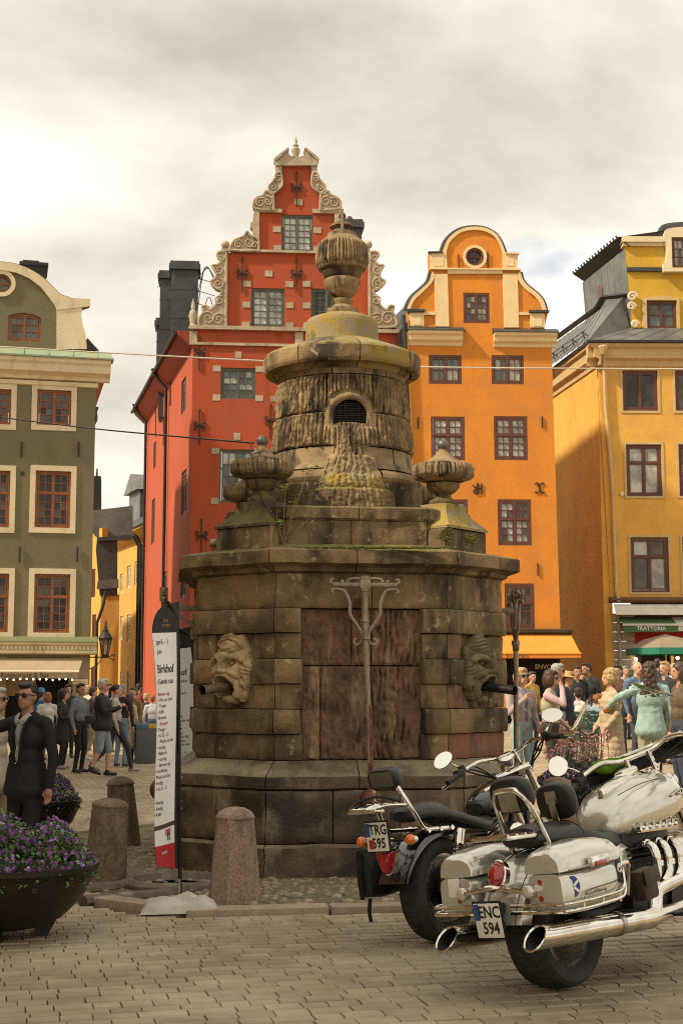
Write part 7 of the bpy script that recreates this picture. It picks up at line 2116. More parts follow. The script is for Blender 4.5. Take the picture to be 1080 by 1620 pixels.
    # engine, frame, exhaust, shocks
    mb = MB()
    for x, an in ((.66, -18), (.88, 18)):
        for k in range(8): mb.M = Matrix.Translation((x, 0, .42)) @ Matrix.Rotation(R(an), 4, 'Y'); mb.rbox((0, 0, .05 + k * .028), (.15, .19 - .004 * k, .014), .004)
    mb.M = Matrix.Identity(4); mb.rbox((.75, 0, .36), (.46, .24, .22), .05); mb.tube([(.62, -.15, .36), (.62, .15, .36)], .12, n=24)
    mb.build('engine', m_chromed, B)
    mb = MB(); mb.ball((.72, -.17, .60), (.09, .06, .09)); mb.build('air_filter', m_chrome, B)
    mb = MB()
    for s in (-1, 1):
        mb.tube([(.0, s * .13, .325), (.48, s * .13, .36)], .022, n=8); mb.tube([(1.06, s * .05, .86), (.5, s * .11, .66), (.05, s * .13, .68)], .018, n=8); mb.tube([(1.06, s * .05, .8), (.95, s * .13, .24), (.5, s * .14, .22), (.46, s * .13, .6)], .018, n=8)
    mb.build('frame', m_blk, B)
    mb = MB(); mb.tube(catmull([(.92, -.14, .5), (.98, -.2, .4), (.85, -.24, .28), (.5, -.25, .265), (.1, -.25, .27), (-.36, -.25, .30)], 6), [.024] * 12 + [.035] * 6 + [.048] * 13, n=14, caps=False); mb.tube([(-.355, -.25, .30), (-.1, -.25, .285)], .042, n=14, mi=1, caps=False); mb.add([(-.15, -.25 + .04 * math.cos(a), .287 + .04 * math.sin(a)) for a in np.linspace(0, 2 * PI, 13)[:-1]], [tuple(range(12))], 1)
    mb.build('exhaust', [m_chrome, m_dark], B)
    for s in (-1, 1):
        a, b = Vector((.07, s * .165, .685)), Vector((-.06, s * .165, .36))
        mb = MB(); mb.tube([a, a.lerp(b, .28)], .036, n=14); mb.tube([a.lerp(b, .92), b], .026, n=12); mb.tube([a, b], .012, n=8)
        sp = [a.lerp(b, .26 + .62 * t / 72) + (Matrix.Rotation(2 * PI * t / 9, 3, (b - a).normalized()) @ Vector((.034, 0, .0))) for t in range(73)]
        SH = mb.build('shock_absorber', m_chrome, B)
        mb = MB(); mb.tube(sp, .0065, n=5); mb.build('spring', m_chrome, SH)
    mb = MB(); mb.lathe([(.02, -.09), (.10, -.10), (.115, -.085), (.11, -.06)], 36, c=(0, 0, .325), rot=RX); mb.lathe([(.03, -.11), (.055, -.105), (.06, -.09)], 20, c=(0, 0, .325), rot=RX); mb.build('drive_pulley', m_blk, W)
    mb = MB(); loft(mb, [[Vector((x + .16 * math.cos(a) * (1 if math.cos(a) < 0 else 3.1), -.118 + yy, .335 + .13 * math.sin(a) + .02 * x)) for a in np.linspace(0, 2 * PI, 29)[:-1]] for x, yy in ((.02, .0), (.02, .012))]); mb.build('belt_guard', m_blk, B)
    # leather bag on the far side
    mb = MB(); loft(mb, [ring_s(x, .24, .48 + dz, .065 * q_, .15 * q_, .17 * q_, 4) for x, q_, dz in ((-.46, .7, .0), (-.44, .93, 0), (-.3, 1, 0), (-.12, .97, .01), (-.06, .8, .02))]); BG = mb.build('leather_bag', m_leather, B)
    mb = MB(); mb.rbox((-.48, .24, .46), (.012, .03, .30), .003); mb.tube(catmull([(-.40, .24, .31), (-.42, .24, .24), (-.40, .25, .17)]), .008, n=5, flat=2); mb.build('strap', m_blk, BG)
    # front end
    def FM(): return MB(S)
    mb = FM()
    for y in (-.10, .10): mb.tube([(1.0, y, 1.02), (1.34, y, .5)], .024, n=12); mb.tube([(1.30, y, .56), (1.60, y, .28)], .032, n=12)
    mb.rbox((1.02, 0, 1.0), (.09, .26, .04), .012, rot=Matrix.Rotation(R(33), 3, 'Y')); mb.rbox((1.14, 0, .84), (.09, .26, .04), .012, rot=Matrix.Rotation(R(33), 3, 'Y')); mb.build('fork', m_chrome, B)
    mb = FM(); mb.tube(catmull([(.71, .36, 1.10), (.79, .31, 1.125), (.93, .20, 1.16), (.99, .08, 1.14), (.99, -.08, 1.14), (.93, -.20, 1.16), (.79, -.31, 1.125), (.71, -.36, 1.10)], 6), .0135, n=10)
    for y in (-.06, .06): mb.tube([(1.02, y, 1.01), (.99, y, 1.15)], .018, n=10)
    HB = mb.build('handlebar', m_chrome, B)
    for s in (-1, 1):
        mb = FM(); mb.tube([(.62, s * .42, 1.075), (.73, s * .35, 1.108)], .019, n=12); mb.build('grip', m_blk, HB)
        mb = FM(); mb.rbox((.76, s * .335, 1.12), (.08, .05, .05), .012, rot=Matrix.Rotation(s * R(-36), 3, 'Z')); mb.rbox((.81, s * .31, 1.15), (.06, .05, .04), .012); mb.build('switch_box', m_blk, HB)
        mb = FM(); mb.tube(catmull([(.81, s * .34, 1.13), (.79, s * .39, 1.105), (.71, s * .43, 1.07), (.64, s * .47, 1.05)]), .0075, n=7, flat=1.6); mb.build('lever', m_chrome, HB)
        mirror(B, S, [(.80, s * .31, 1.15), (.83, s * .35, 1.19), (.80, s * .38, 1.23)], Vector((.79, s * .41, 1.25)), (.075, .05), s * .3)
    qd = Vector((-.75, 0, 1)).to_track_quat('Z', 'X').to_matrix()
    mb = FM(); mb.lathe([(.045, -.06), (.055, -.02), (.058, .012), (.05, .016)], 28, c=(.99, 0, 1.12), rot=qd); SP = mb.build('speedometer', m_chrome, B)
    mb = FM(); mb.lathe([(0, .011), (.052, .011)], 28, c=(.99, 0, 1.12), rot=qd); mb.build('dial_face', M('dial_pale', (.55, .52, .42), .3, c2=(.4, .38, .3), vs=60), SP)
    mb = FM(); mb.box(Vector((.985, .005, 1.132)), (.004, .003, .06), rot=qd @ Matrix.Rotation(R(70), 3, 'X')); mb.build('needle', m_redl_, SP)
    mb = FM(); mb.lathe([(.0, -.09), (.06, -.08), (.085, -.03), (.09, .03), (.08, .035)], 24, c=(1.22, 0, .98), rot=Vector((1, 0, 0)).to_track_quat('Z', 'Y').to_matrix()); mb.build('headlamp', m_chrome, B)
    mb = FM(); rv = []
    for i in range(11):
        a = R(40) + R(110) * i / 10
        rv.append([Vector((1.65 + .365 * math.cos(a), s * .075, .33 + (.365 - .04 * abs(s) ** 3) * math.sin(a))) for s in np.linspace(-1, 1, 7)])
    mb.add([v for r_ in rv for v in r_], [(i * 7 + j, i * 7 + j + 1, (i + 1) * 7 + j + 1, (i + 1) * 7 + j) for i in range(10) for j in range(6)]); mb.build('front_mudguard', m_gloss, B, sm=50)
    mb = FM()
    for k in range(6):
        s = -1 if k % 2 else 1
        mb.tube(catmull([(.78, s * .30, 1.13), (.92, s * .23, 1.14 - .015 * k), (1.06, s * .12, 1.0), (1.12, s * .05, .85)], 6), .006, n=5)
    mb.build('cables', m_blk, B)
    mb = MB(); mb.tube(catmull([(.5, .15, .25), (.42, .25, .12), (.38, .28, .035), (.46, .29, .03)]), .012, n=8); mb.build('side_stand', m_blk, B)
    return B
cruiser = black_cruiser()
# ------------------------------------------------------------------ things standing on the square
def on_ground(px, py, z=0.0):
    r = ray(px, py); k = (z - CAM_H) / r.z
    return Vector((r.x * k, r.y * k, z))
# granite bollards
m_bol = M('bollard_granite', (0.36, 0.25, 0.175), .8, c2=(0.21, 0.14, 0.095), vs=55, vmix=(.38, .62), bump=.5, bs=90, stain=(.10, .07, .045), ss=3, smix=(.55, .75), sz=.5)
m_bol2 = M('bollard_brown', (0.24, 0.16, 0.095), .85, c2=(0.14, 0.095, 0.058), vs=30, vmix=(.38, .62), bump=.8, bs=60, stain=(.06, .045, .03), ss=3, smix=(.52, .72), sz=.5)
def bollard(loc, h, rb, rt, label, mt, sides=8, tilt=(0, 0), rz=0.2, seed=0, dome=.07):
    o = thing('bollard', label, 'bollard', loc, group='granite bollards round the well', rot=(tilt[0], tilt[1], rz))
    mb = MB(); vv = []
    lev = [(-.05, rb * 1.01), (.02, rb), (h * .5, (rb + rt) / 2), (h * .93, rt), (h * .935, rt)]
    n = sides if sides else 24
    for z, r in lev:
        for j in range(n):
            a = 2 * PI * (j + .5) / n
            q = r * (1 + .02 * noise.noise(Vector((math.cos(a) * 3 + seed, math.sin(a) * 3, z * 4))))
            vv.append((q * math.cos(a), q * math.sin(a), z))
    mb.add(vv, [(i * n + j, i * n + (j + 1) % n, (i + 1) * n + (j + 1) % n, (i + 1) * n + j) for i in range(len(lev) - 1) for j in range(n)])
    bm = bmesh.new()
    vs_ = [bm.verts.new(p) for p in mb.v]
    for f in mb.f: bm.faces.new([vs_[i] for i in f])
    bmesh.ops.recalc_face_normals(bm, faces=bm.faces)
    s_ = MB(); s_.bm(bm); s_.build('shaft', mt, o, sm=25)
    mb = MB(); mb.lathe([(rt * 1.0, h * .925), (rt * 1.03, h * .94), (rt * 1.0, h * .955), (rt * .85, h * .955 + dome * .45), (rt * .5, h * .955 + dome * .85), (0, h * .955 + dome)], 28, fn=lambda r, z, a, i: r * (1 + .015 * noise.noise(Vector((math.cos(a) * 4 + seed, math.sin(a) * 4, z * 9))))); mb.build('cap', mt, o, sm=50)
    return o
bollard(on_ground(371, 1428), .67, .205, .145, 'pale eight-sided granite bollard standing before the well', m_bol, 8)
bollard(on_ground(166, 1393), .66, .18, .15, 'rough brown bollard leaning beside the big flower bowl', m_bol2, 0, tilt=(R(2), R(3)), seed=3, dome=.05)
bollard(on_ground(196, 1338), .66, .185, .14, 'brown bollard behind the leaning bollard near the shaded crowd', m_bol2, 8, tilt=(R(-2), R(-4)), seed=5)
bollard(Vector((2.12, 14.2, gz(2.12, 14.2))), .66, .20, .15, 'brown bollard half hidden behind the black motorcycle handlebar', m_bol2, 8, seed=7)

# flower bowls
m_bowl = M('cast_iron_bowl', (0.020, 0.017, 0.014), .42, .5, c2=(.035, .026, .018), vs=5, bump=.25, bs=30)
m_leafd = M('pansy_leaf', (0.075, 0.15, 0.03), .5, c2=(0.14, 0.25, 0.05), vs=25)
m_viol = M('violet_petal', (0.10, 0.025, 0.13), .6, c2=(0.19, 0.07, 0.24), vs=30)
m_viod = M('purple_petal', (0.05, 0.01, 0.07), .6, c2=(0.10, 0.02, 0.12), vs=30)
m_lilac = M('lilac_petal', (0.42, 0.30, 0.46), .6, c2=(0.30, 0.18, 0.40), vs=30)
m_pink = M('pink_petal', (0.8, 0.32, 0.36), .6, c2=(0.72, 0.42, 0.42), vs=30)
m_yeye = M('pansy_eye', (.6, .4, .05), .6)
def flower_bowl(loc, r, label, seed, rim=.46, dome=.34, dens=1.0, pink=False, top_mix=(1, 2, 1, 3)):
    o = thing('flower_bowl', label, 'planter', loc, group='cast-iron flower bowls')
    rs = random.Random(seed)
    mb = MB(); b = rim
    mb.lathe([(.0, .07), (r * .35, .07), (r * .62, .13), (r * .84, .25), (r * .95, .37), (r * .985, b - .02), (r * 1.02, b - .018), (r * 1.02, b + .012), (r * .97, b + .014), (r * .95, b - .03)], 56)
    mb.build('bowl', m_bowl, o)
    for k in range(3):
        a = R(20 + 120 * k)
        mb = MB(Matrix.Rotation(a, 4, 'Z')); mb.prism([(r * .28, 0), (r * .44, 0), (r * .60, .16), (r * .36, .12)], -.05, .05); mb.build('foot', m_bowl, o, sm=0)
    mb = MB(); mb.lathe([(0, b - .04), (r * .95, b - .05)], 24); mb.build('soil', M('potting_soil', (.03, .02, .012), .95), o)
    fol = MB(); bl = MB()
    def dome_p(q, a):
        rr = r * math.sqrt(q)
        hz = dome * (1 - (q ** 1.6)) * (.8 + .35 * noise.noise(Vector((math.cos(a) * rr * 4 + seed, math.sin(a) * rr * 4, 0)))) + b - .02
        return Vector((rr * math.cos(a), rr * math.sin(a), hz))
    for _ in range(int(5200 * dens)):
        p = dome_p(rs.random(), rs.uniform(0, 2 * PI)); p.z -= rs.random() ** 2 * .12
        l = rs.uniform(.022, .045)
        fol.M = Matrix.Translation(p) @ Matrix.Rotation(rs.uniform(0, 2 * PI), 4, 'Z') @ Matrix.Rotation(rs.uniform(-1.1, .5), 4, 'Y')
        fol.add([(0, 0, 0), (.35 * l, -.26 * l, .06 * l), (.75 * l, -.2 * l, .04 * l), (l, 0, -.08 * l), (.75 * l, .2 * l, .04 * l), (.35 * l, .26 * l, .06 * l)], [(0, 1, 2, 3), (0, 3, 4, 5)])
    fol.M = Matrix.Identity(4); f_ = fol.build('foliage', m_leafd, o, sm=0); f_['kind'] = 'stuff'
    for _ in range(int(950 * dens)):
        p = dome_p(rs.random() ** .9, rs.uniform(0, 2 * PI)) + Vector((0, 0, rs.uniform(-.02, .025)))
        s = rs.uniform(.011, .018)
        out = Vector((p.x, p.y - .15, .35)).normalized() + Vector((rs.uniform(-.5, .5), rs.uniform(-.5, .5), rs.uniform(-.3, .4)))
        q = out.to_track_quat('Z', 'Y').to_matrix().to_4x4()
        bl.M = Matrix.Translation(p) @ q
        mi = rs.choices((0, 1, 2), weights=(3, 4, .6))[0]
        for k in range(5):
            a = k * 2 * PI / 5 + .3; w = .62
            bl.add([(0, 0, 0), (s * math.cos(a - w), s * math.sin(a - w), .004), (s * 1.25 * math.cos(a), s * 1.25 * math.sin(a), -.002), (s * math.cos(a + w), s * math.sin(a + w), .004)], [(0, 1, 2, 3)], mi if not (k in (1, 3) and mi == 0) else 2 if rs.random() < .3 else mi)
        bl.add([(.2 * s * math.cos(a), .2 * s * math.sin(a), .005) for a in (0, 2, 4)], [(0, 1, 2)], 3)
    bl.M = Matrix.Identity(4); b_ = bl.build('blossoms', [m_viol, m_viod, m_lilac, m_yeye], o, sm=0); b_['kind'] = 'stuff'
    if pink:
        st = MB(); pk = MB()
        for _ in range(46):
            a, q = rs.uniform(0, 2 * PI), rs.random() * .5
            p = dome_p(q, a); h = rs.uniform(.16, .42)
            t = p + Vector((rs.uniform(-.06, .06), rs.uniform(-.06, .06), h))
            st.tube([p, p.lerp(t, .5) + Vector((.01, 0, 0)), t], .0035, n=4)
            for _k in range(14):
                c = p.lerp(t, rs.uniform(.45, 1.02)) + Vector((rs.gauss(0, .018), rs.gauss(0, .018), 0)); s = rs.uniform(.012, .022)
                pk.M = Matrix.Translation(c) @ Matrix.Rotation(rs.uniform(0, 6), 4, 'Z') @ Matrix.Rotation(rs.uniform(-1.2, 1.2), 4, 'X')
                pk.add([(-s, 0, 0), (0, -s, .003), (s, 0, 0), (0, s, .003)], [(0, 1, 2, 3)])
        pk.M = Matrix.Identity(4); st.build('stems', m_leafd, o, sm=0)['kind'] = 'stuff'; pk.build('pink_blossoms', m_pink, o, sm=0)['kind'] = 'stuff'
    return o
flower_bowl(Vector((-2.16, 9.45, 0)), .57, 'big black iron bowl of purple pansies in the front corner', 1, rim=.46, dome=.37)
flower_bowl(Vector((-3.15, 14.7, 0)), .50, 'black iron bowl of purple pansies behind the man in sunglasses', 2, dome=.36, dens=.8)
flower_bowl(Vector((2.62, 15.9, gz(2.62, 15.9))), .52, 'iron bowl with pink spires above pansies near the motorcycles', 3, dome=.30, dens=.8, pink=True)

# drain basin with its run-off
m_basin = M('basin_stone', (0.15, 0.12, 0.075), .6, c2=(.08, .062, .04), vs=9, bump=.8, bs=40, stain=(.28, .25, .18), ss=4, smix=(.58, .74), sz=1)
bs_ = thing('drain_basin', 'worn stone drain basin with run-off water under the spout', 'basin', on_ground(276, 1402), 0.2)
mb = MB(); mb.lathe(prof_dense([(.44, -.02), (.43, .045), (.38, .075), (.33, .07), (.29, .02), (.26, -.01), (.0, -.012)], 3), 48, fn=lambda r, z, a, i: r * (1.25 if False else 1) * (1 + .05 * noise.noise(Vector((math.cos(a) * 2, math.sin(a) * 2, 2))))); mb.build('dish', m_basin, bs_)
mb = MB(); mb.lathe([(0, .012), (.29, .012)], 32); mb.build('water', M('dark_water', (.03, .028, .02), .05, spec=.8, bump=.3, bs=14), bs_)
for k, pts in enumerate((((-.36, -.05, .03), (-.62, -.2, .02), (-.84, -.42, .02), (-.9, -.7, .01)), ((.1, -.42, .03), (-.2, -.62, .02), (-.5, -.72, .015), (-.75, -.85, .01)))):
    cc = catmull(pts, 4); mb = MB(); mb.tube([p + Vector((0, 0, .01 * noise.noise(p * 6))) for p in cc], [.075 + .012 * noise.noise(p * 5) for p in cc], n=8, flat=.7); mb.build('gutter_stone', m_basin, bs_)
mb = MB(); rs = random.Random(9); pl = [(-.45, -.2), (-.2, -.45), (.15, -.42), (.0, -.62), (-.35, -.68), (-.62, -.62), (-.7, -.4)]
mb.add([(x, y, .018) for x, y in pl], [tuple(range(len(pl)))]); mb.build('puddle', M('wet_stone', (.10, .085, .055), .12, c2=(.2, .175, .12), vs=12, spec=.7, bump=.4, bs=30), bs_)

# feather flags
m_flag = M('flag_cloth', (0.82, 0.80, 0.75), .85, c2=(.74, .72, .67), vs=5, bump=.15, bs=60)
m_flagb = M('flag_black', (0.02, 0.017, 0.016), .8)
m_flagr = M('flag_red', (0.45, 0.02, 0.02), .8)
m_flagbr = M('flag_brown', (0.09, 0.045, 0.03), .8)
def feather_flag(base, k, label, yaw, lean, seed, texts):
    o = thing('feather_flag', label, 'banner', base, group='printed feather flags beside the well', rot=(0, lean, yaw))
    H0, H1, Wd = .28 * k, 2.24 * k, .44 * k
    def sway(u, z): return .03 * k * math.sin(z * 3.1 / k + seed) * u / Wd + .012 * k * math.sin(u * 11 / k + z * 2)
    def width(z):
        t = (z - H0) / (H1 - H0)
        if t > .86: return Wd * math.sqrt(max(0, 1 - ((t - .86) / .14) ** 2)) * .98 + .02
        return Wd * (.86 + .14 * t / .86)
    mb = MB(); nz, nu = 60, 8; vv = []
    for j in range(nz + 1):
        z = H0 + (H1 - H0) * j / nz; w = width(z)
        zz = z + (0.05 * k * (1 - j / 6) if j < 6 else 0) * 0
        for i in range(nu + 1):
            u = w * i / nu
            vv.append((-u, sway(u, z), zz + (.10 * k * (u / Wd) * max(0, 1 - j / 8))))
    n = nu + 1; fs, mi = [], []
    m0 = len(vv); vv += [(x, y + .003, z) for x, y, z in vv]
    for j in range(nz):
        t = (j + .5) / nz
        c = 1 if t > .89 else 2 if t < .095 else 3 if .165 < t < .185 else 0
        for i in range(nu):
            cc = 1 if i == 0 else c
            fs.append((j * n + i, (j + 1) * n + i, (j + 1) * n + i + 1, j * n + i + 1)); mi.append(cc)
            fs.append((m0 + j * n + i, m0 + j * n + i + 1, m0 + (j + 1) * n + i + 1, m0 + (j + 1) * n + i)); mi.append(cc)
    mb.add(vv, fs); mb.mi = mi
    mb.build('cloth', [m_flag, m_flagb, m_flagr, m_flagbr], o, sm=60)
    mb = MB(); mb.tube(catmull([(.0, 0, .02), (.012, 0, H0), (.010, 0, H1 * .6), (.004, 0, H1 * .86), (-.05 * k, 0, H1 * .95), (-.2 * k, 0, H1 * 1.002)], 5), [.016] * 6 + [.014] * 19 + [.008], n=8); mb.build('pole', m_blk, o)
    mb = MB(); mb.tube([(0, 0, 0), (0.004, 0, H0 * .75)], .013, n=8); mb.build('spigot', m_chromed, o)
    # print: every line bent to the cloth
    def line(txt, size, z, u0, mat, bold=.0, sx=1.0):
        me = text_mesh(txt, size, .0004, bold, 'LEFT', sx)
        for v in me.vertices:
            u = Wd - u0 - v.co.x
            v.co = Vector((-u, sway(u, z + v.co.z) - .0025 + (v.co.y * .3), z + v.co.z))
        me.materials.clear(); me.materials.append(mat)
        link('print', me, o)
    for (txt, size, zf, u0, mt, bold) in texts: line(txt, size * k, H0 + (H1 - H0) * zf, u0 * k, mt, bold * k)
    return o
m_gold = M('gold_print', (.3, .16, .05), .7)
m_pr = M('flag_print', (.05, .045, .045), .8); m_prr = M('flag_print_red', (.45, .03, .03), .8); m_prw = M('flag_print_white', (.7, .68, .64), .8)
T1 = [('Stor', .045, .93, .19, m_gold, 0), ('torget', .045, .912, .17, m_gold, 0), ('april - 1', .06, .85, .06, m_pr, 0), ('juni', .05, .815, .07, m_pr, 0), ('Birkhof', .088, .75, .05, m_pr, .001), ('i Gamla stan', .055, .705, .03, m_pr, 0)]
words = ['fredag', 'lördag', 'söndag', 'kl 12 - 15', 'Marknad', 'Musik och dans', 'Brunnen', 'Torget', 'Mat och dryck', 'Utställning', 'Hantverk', 'Barnens dag', 'Konsert', 'Visning', 'Kaffe', 'Bakverk']
rs = random.Random(12); z = .66
while z > .21:
    if rs.random() < .14: z -= .028; continue
    T1.append(('• ' + rs.choice(words), .036, z, rs.uniform(.02, .06), m_prr if rs.random() < .12 else m_pr, 0)); z -= .0215
T1 += [('1000', .06, .15, .2, m_prr, .001), ('92', .07, .13, .25, m_pr, .002), ('www', .05, .08, .15, m_prw, 0)]
flag1 = feather_flag(on_ground(284, 1436), 1.0, 'white printed feather flag on a sandbag foot before the well', R(73), R(-2.8), 0.0, T1)
T2 = [(a, b, c, d, e, f) for a, b, c, d, e, f in T1 if c > .2]
flag2 = feather_flag(Vector(((341 - 540) / FPX * 16.2, 16.2, 0)), 1.03, 'second printed feather flag half hidden behind the well', R(30), R(-6.8), 2.0, T2)
mb = MB(); rs = random.Random(3); nx, ny_ = 18, 14
def pil(i, j, s):
    x, y = -1 + 2 * i / nx, -1 + 2 * j / ny_
    edge = (1 - abs(x) ** 3) * (1 - abs(y) ** 3)
    sc_ = 1 + .06 * abs(x * y)
    z = .012 + (.12 * edge ** .5 * (.75 + .35 * noise.noise(Vector((x * 2.2, y * 2.2, 4)))) if s else 0)
    return (x * .27 * sc_ + .012 * noise.noise(Vector((x * 3, y * 3, 1))), y * .22 * sc_, z)
vv = [pil(i, j, 1) for j in range(ny_ + 1) for i in range(nx + 1)] + [pil(i, j, 0) for j in range(ny_ + 1) for i in range(nx + 1)]
n = nx + 1; m0 = n * (ny_ + 1)
fs = [(j * n + i, j * n + i + 1, (j + 1) * n + i + 1, (j + 1) * n + i) for j in range(ny_) for i in range(nx)]; fs += [tuple(m0 + q for q in f[::-1]) for f in fs]
mb.add(vv, fs)
p = on_ground(284, 1441)
SBg = mb.build('sandbag', M('sandbag_cloth', (.50, .47, .39), .8, c2=(.4, .37, .3), vs=6, bump=.3, bs=60), loc=(p.x, p.y, 0), rot=(0, 0, .15), label='pale sandbag weighing down the feather flag foot', cat='sandbag')
mb = MB(); mb.lathe([(.0, .1), (.022, .1), (.022, .085)], 12, c=(.1, .03, 0)); mb.build('valve_cap', m_white_p, SBg)

# litter bin up the square
c = Vector(((237 - 540) / FPX * 31, 31, 0))
bn = thing('litter_bin', 'grey litter bin with blue and yellow band beyond the crowd', 'bin', c, .2)
mb = MB(); mb.rbox((0, 0, .42), (.5, .5, .84), .03); mb.build('body', M('bin_grey', (.10, .10, .09), .6, .2), bn)
mb = MB(); mb.rbox((-.13, 0, .78), (.25, .52, .09), .01); mb.build('blue_band', M('bin_blue', (.05, .14, .26), .6), bn)
mb = MB(); mb.rbox((.13, 0, .78), (.25, .52, .09), .01); mb.build('yellow_band', M('bin_yellow', (.5, .33, .04), .6), bn)
# green slatted bench
c = Vector(((921 - 540) / FPX * 27.5, 27.5, 0)); c.z = gz(c.x, c.y)
be = thing('park_bench', 'green slatted bench seen from behind among the crowd', 'bench', c, R(4))
m_bg = M('bench_green', (.02, .075, .04), .5)
for k in range(6):
    mb = MB(); mb.rbox((0, -.02 * k * .5, .46 + k * .075), (.95, .03, .06), .008); mb.build('back_slat', m_bg, be)
for k in range(5):
    mb = MB(); mb.rbox((0, .06 + k * .085, .42), (.95, .065, .03), .008); mb.build('seat_slat', m_bg, be)
for s in (-1, 1):
    for y in (.02, .4):
        mb = MB(); mb.rbox((s * .4, y, .2), (.05, .05, .42), .01); mb.build('leg', m_blackiron, be)
    mb = MB(); mb.rbox((s * .4, .0, .64), (.04, .03, .46), .008); mb.build('back_post', m_blackiron, be)
# potted olive shrub by the trattoria
c = Vector(((988 - 540) / FPX * 41, 41, 0)); c.z = gz(c.x, c.y)
sh = thing('potted_shrub', 'loose green shrub in a pot by the trattoria pier', 'shrub', c)
mb = MB(); mb.lathe([(.22, 0), (.3, .5), (.33, .52), (.28, .5)], 20); mb.build('pot', M('clay_pot', (.12, .07, .045), .8), sh)
mb = MB(); rs = random.Random(6); st = MB()
for _ in range(26):
    a, e_ = rs.uniform(0, 2 * PI), rs.uniform(.5, 1.0)
    tip = Vector((.42 * math.cos(a) * (1.3 - e_), .42 * math.sin(a) * (1.3 - e_), .5 + 1.25 * e_ * rs.uniform(.75, 1)))
    st.tube([(0, 0, .45), tip * .55 + Vector((0, 0, .2)), tip], .008, n=4)
    for _k in range(60):
        p = Vector((0, 0, .5)).lerp(tip, rs.uniform(.35, 1.05)) + Vector((rs.gauss(0, .07), rs.gauss(0, .07), rs.gauss(0, .07)))
        l = rs.uniform(.05, .09); mb.M = Matrix.Translation(p) @ Matrix.Rotation(rs.uniform(0, 6.3), 4, 'Z') @ Matrix.Rotation(rs.uniform(-1.4, .6), 4, 'Y')
        mb.add([(0, 0, 0), (l * .5, -l * .17, 0), (l, 0, 0), (l * .5, l * .17, 0)], [(0, 1, 2, 3)])
mb.M = Matrix.Identity(4); mb.build('foliage', M('olive_leaf', (.085, .11, .04), .6, c2=(.14, .16, .06), vs=5), sh, sm=0)['kind'] = 'stuff'
st.build('stems', m_brleather, sh)
# overhead cables
def cable(name, label, pts, r, mat):
    mb = MB(); mb.tube(catmull(pts, 10), r, n=5); return mb.build(name, mat, label=label, cat='cable')
cable('overhead_cable', 'pale cable strung across the square in front of the gables', [at(-60, 545, 38), at(150, 557, 39), at(420, 571, 40), at(700, 581, 41), at(1140, 584, 42)], .022, M('pale_cable', (.5, .45, .36), .6))
cable('guy_wire', 'dark cable running from the corner urn past the olive house', [at(401, 701, 12.95), at(240, 687, 15.5), at(120, 675, 17.5), at(-40, 655, 20)], .009, m_blk)
cable('urn_wire', 'black wire hanging over the corner urn of the well', [at(397, 700, 12.90), at(398, 722, 12.72), at(402, 745, 12.62), at(408, 775, 12.72), at(420, 800, 12.66), at(436, 822, 12.5)], .006, m_blk)
# bright green glove tucked under the windscreen
p = at(955, 1213, 8.85)
me, _ = fuse([('e', Vector((0, 0, 0)), (.09, .06, .045), 0), ('e', Vector((.07, .02, .02)), (.07, .05, .035), 0), ('c', Vector((.1, 0, .03)), Vector((.19, .02, .035)), .03, .018, 0), ('c', Vector((.1, .04, .02)), Vector((.18, .07, .01)), .025, .016, 0)], .009, 2)
for q in range(len(me.vertices)):
    c = me.vertices[q].co; me.vertices[q].co = c * (1 + .16 * noise.noise(c * 22))
me.materials.append(M('green_cloth', (.22, .38, .02), .7, c2=(.14, .26, .015), vs=16)); me.polygons.foreach_set('use_smooth', [True] * len(me.polygons))
link('green_cloth', me, None, p, (0, 0, .3), label='bright green cloth tucked under the windscreen of the silver motorcycle', cat='cloth')
# ------------------------------------------------------------------ people
SK, TOP, LEG, SHOE, INN, SLV = 0, 1, 2, 3, 4, 5
def cloth(c, k=.75, rough=.85):
    nm = 'cloth_%.3f_%.3f_%.3f' % c
    return M(nm, c, rough, c2=tuple(x * k for x in c), vs=14, vmix=(.3, .7), bump=.3, bs=90)
m_skin = [M('skin_a', (.52, .29, .19), .55, c2=(.45, .23, .15), vs=20), M('skin_b', (.40, .21, .125), .55, c2=(.34, .17, .1), vs=20), M('skin_c', (.60, .36, .25), .55, c2=(.5, .28, .19), vs=20)]
HAIR = {'white': (.55, .52, .45), 'grey': (.26, .24, .21), 'black': (.018, .014, .012), 'brown': (.075, .04, .02), 'dark': (.035, .02, .013), 'blonde': (.52, .33, .13), 'ginger': (.33, .12, .035), 'silver': (.4, .38, .34)}
def hair_mat(k):
    c = HAIR[k]
    return M('hair_' + k, c, .5, c2=tuple(x * .45 for x in c), vs=38, vmix=(.35, .65), bump=.9, bs=130)
def hand_prims(w, d, side, P_):
    """palm and five fingers beyond the wrist w along d"""
    w, d = Vector(w), Vector(d).normalized()
    sd_ = d.cross(Vector((0, 1, 0)));
    if sd_.length < .2: sd_ = d.cross(Vector((1, 0, 0)))
    sd_.normalize(); up = sd_.cross(d).normalized()
    P_.append(('c', w, w + d * .055, .028, .034, SK))
    for k, l in enumerate((.062, .072, .068, .052)):
        b = w + d * .075 + sd_ * (k - 1.5) * .019
        m_ = b + d * l * .55 + up * .006; t = m_ + d * l * .5 + up * .016 * side * 0 - up * .012
        P_.append(('c', b, m_, .0105, .0095, SK)); P_.append(('c', m_, t, .0095, .0085, SK))
    b = w + d * .03 + sd_ * .03 * side
    P_.append(('c', b, b + d * .035 + sd_ * .022 * side, .012, .0105, SK)); P_.append(('c', b + d * .035 + sd_ * .022 * side, b + d * .06 + sd_ * .02 * side, .0105, .009, SK))
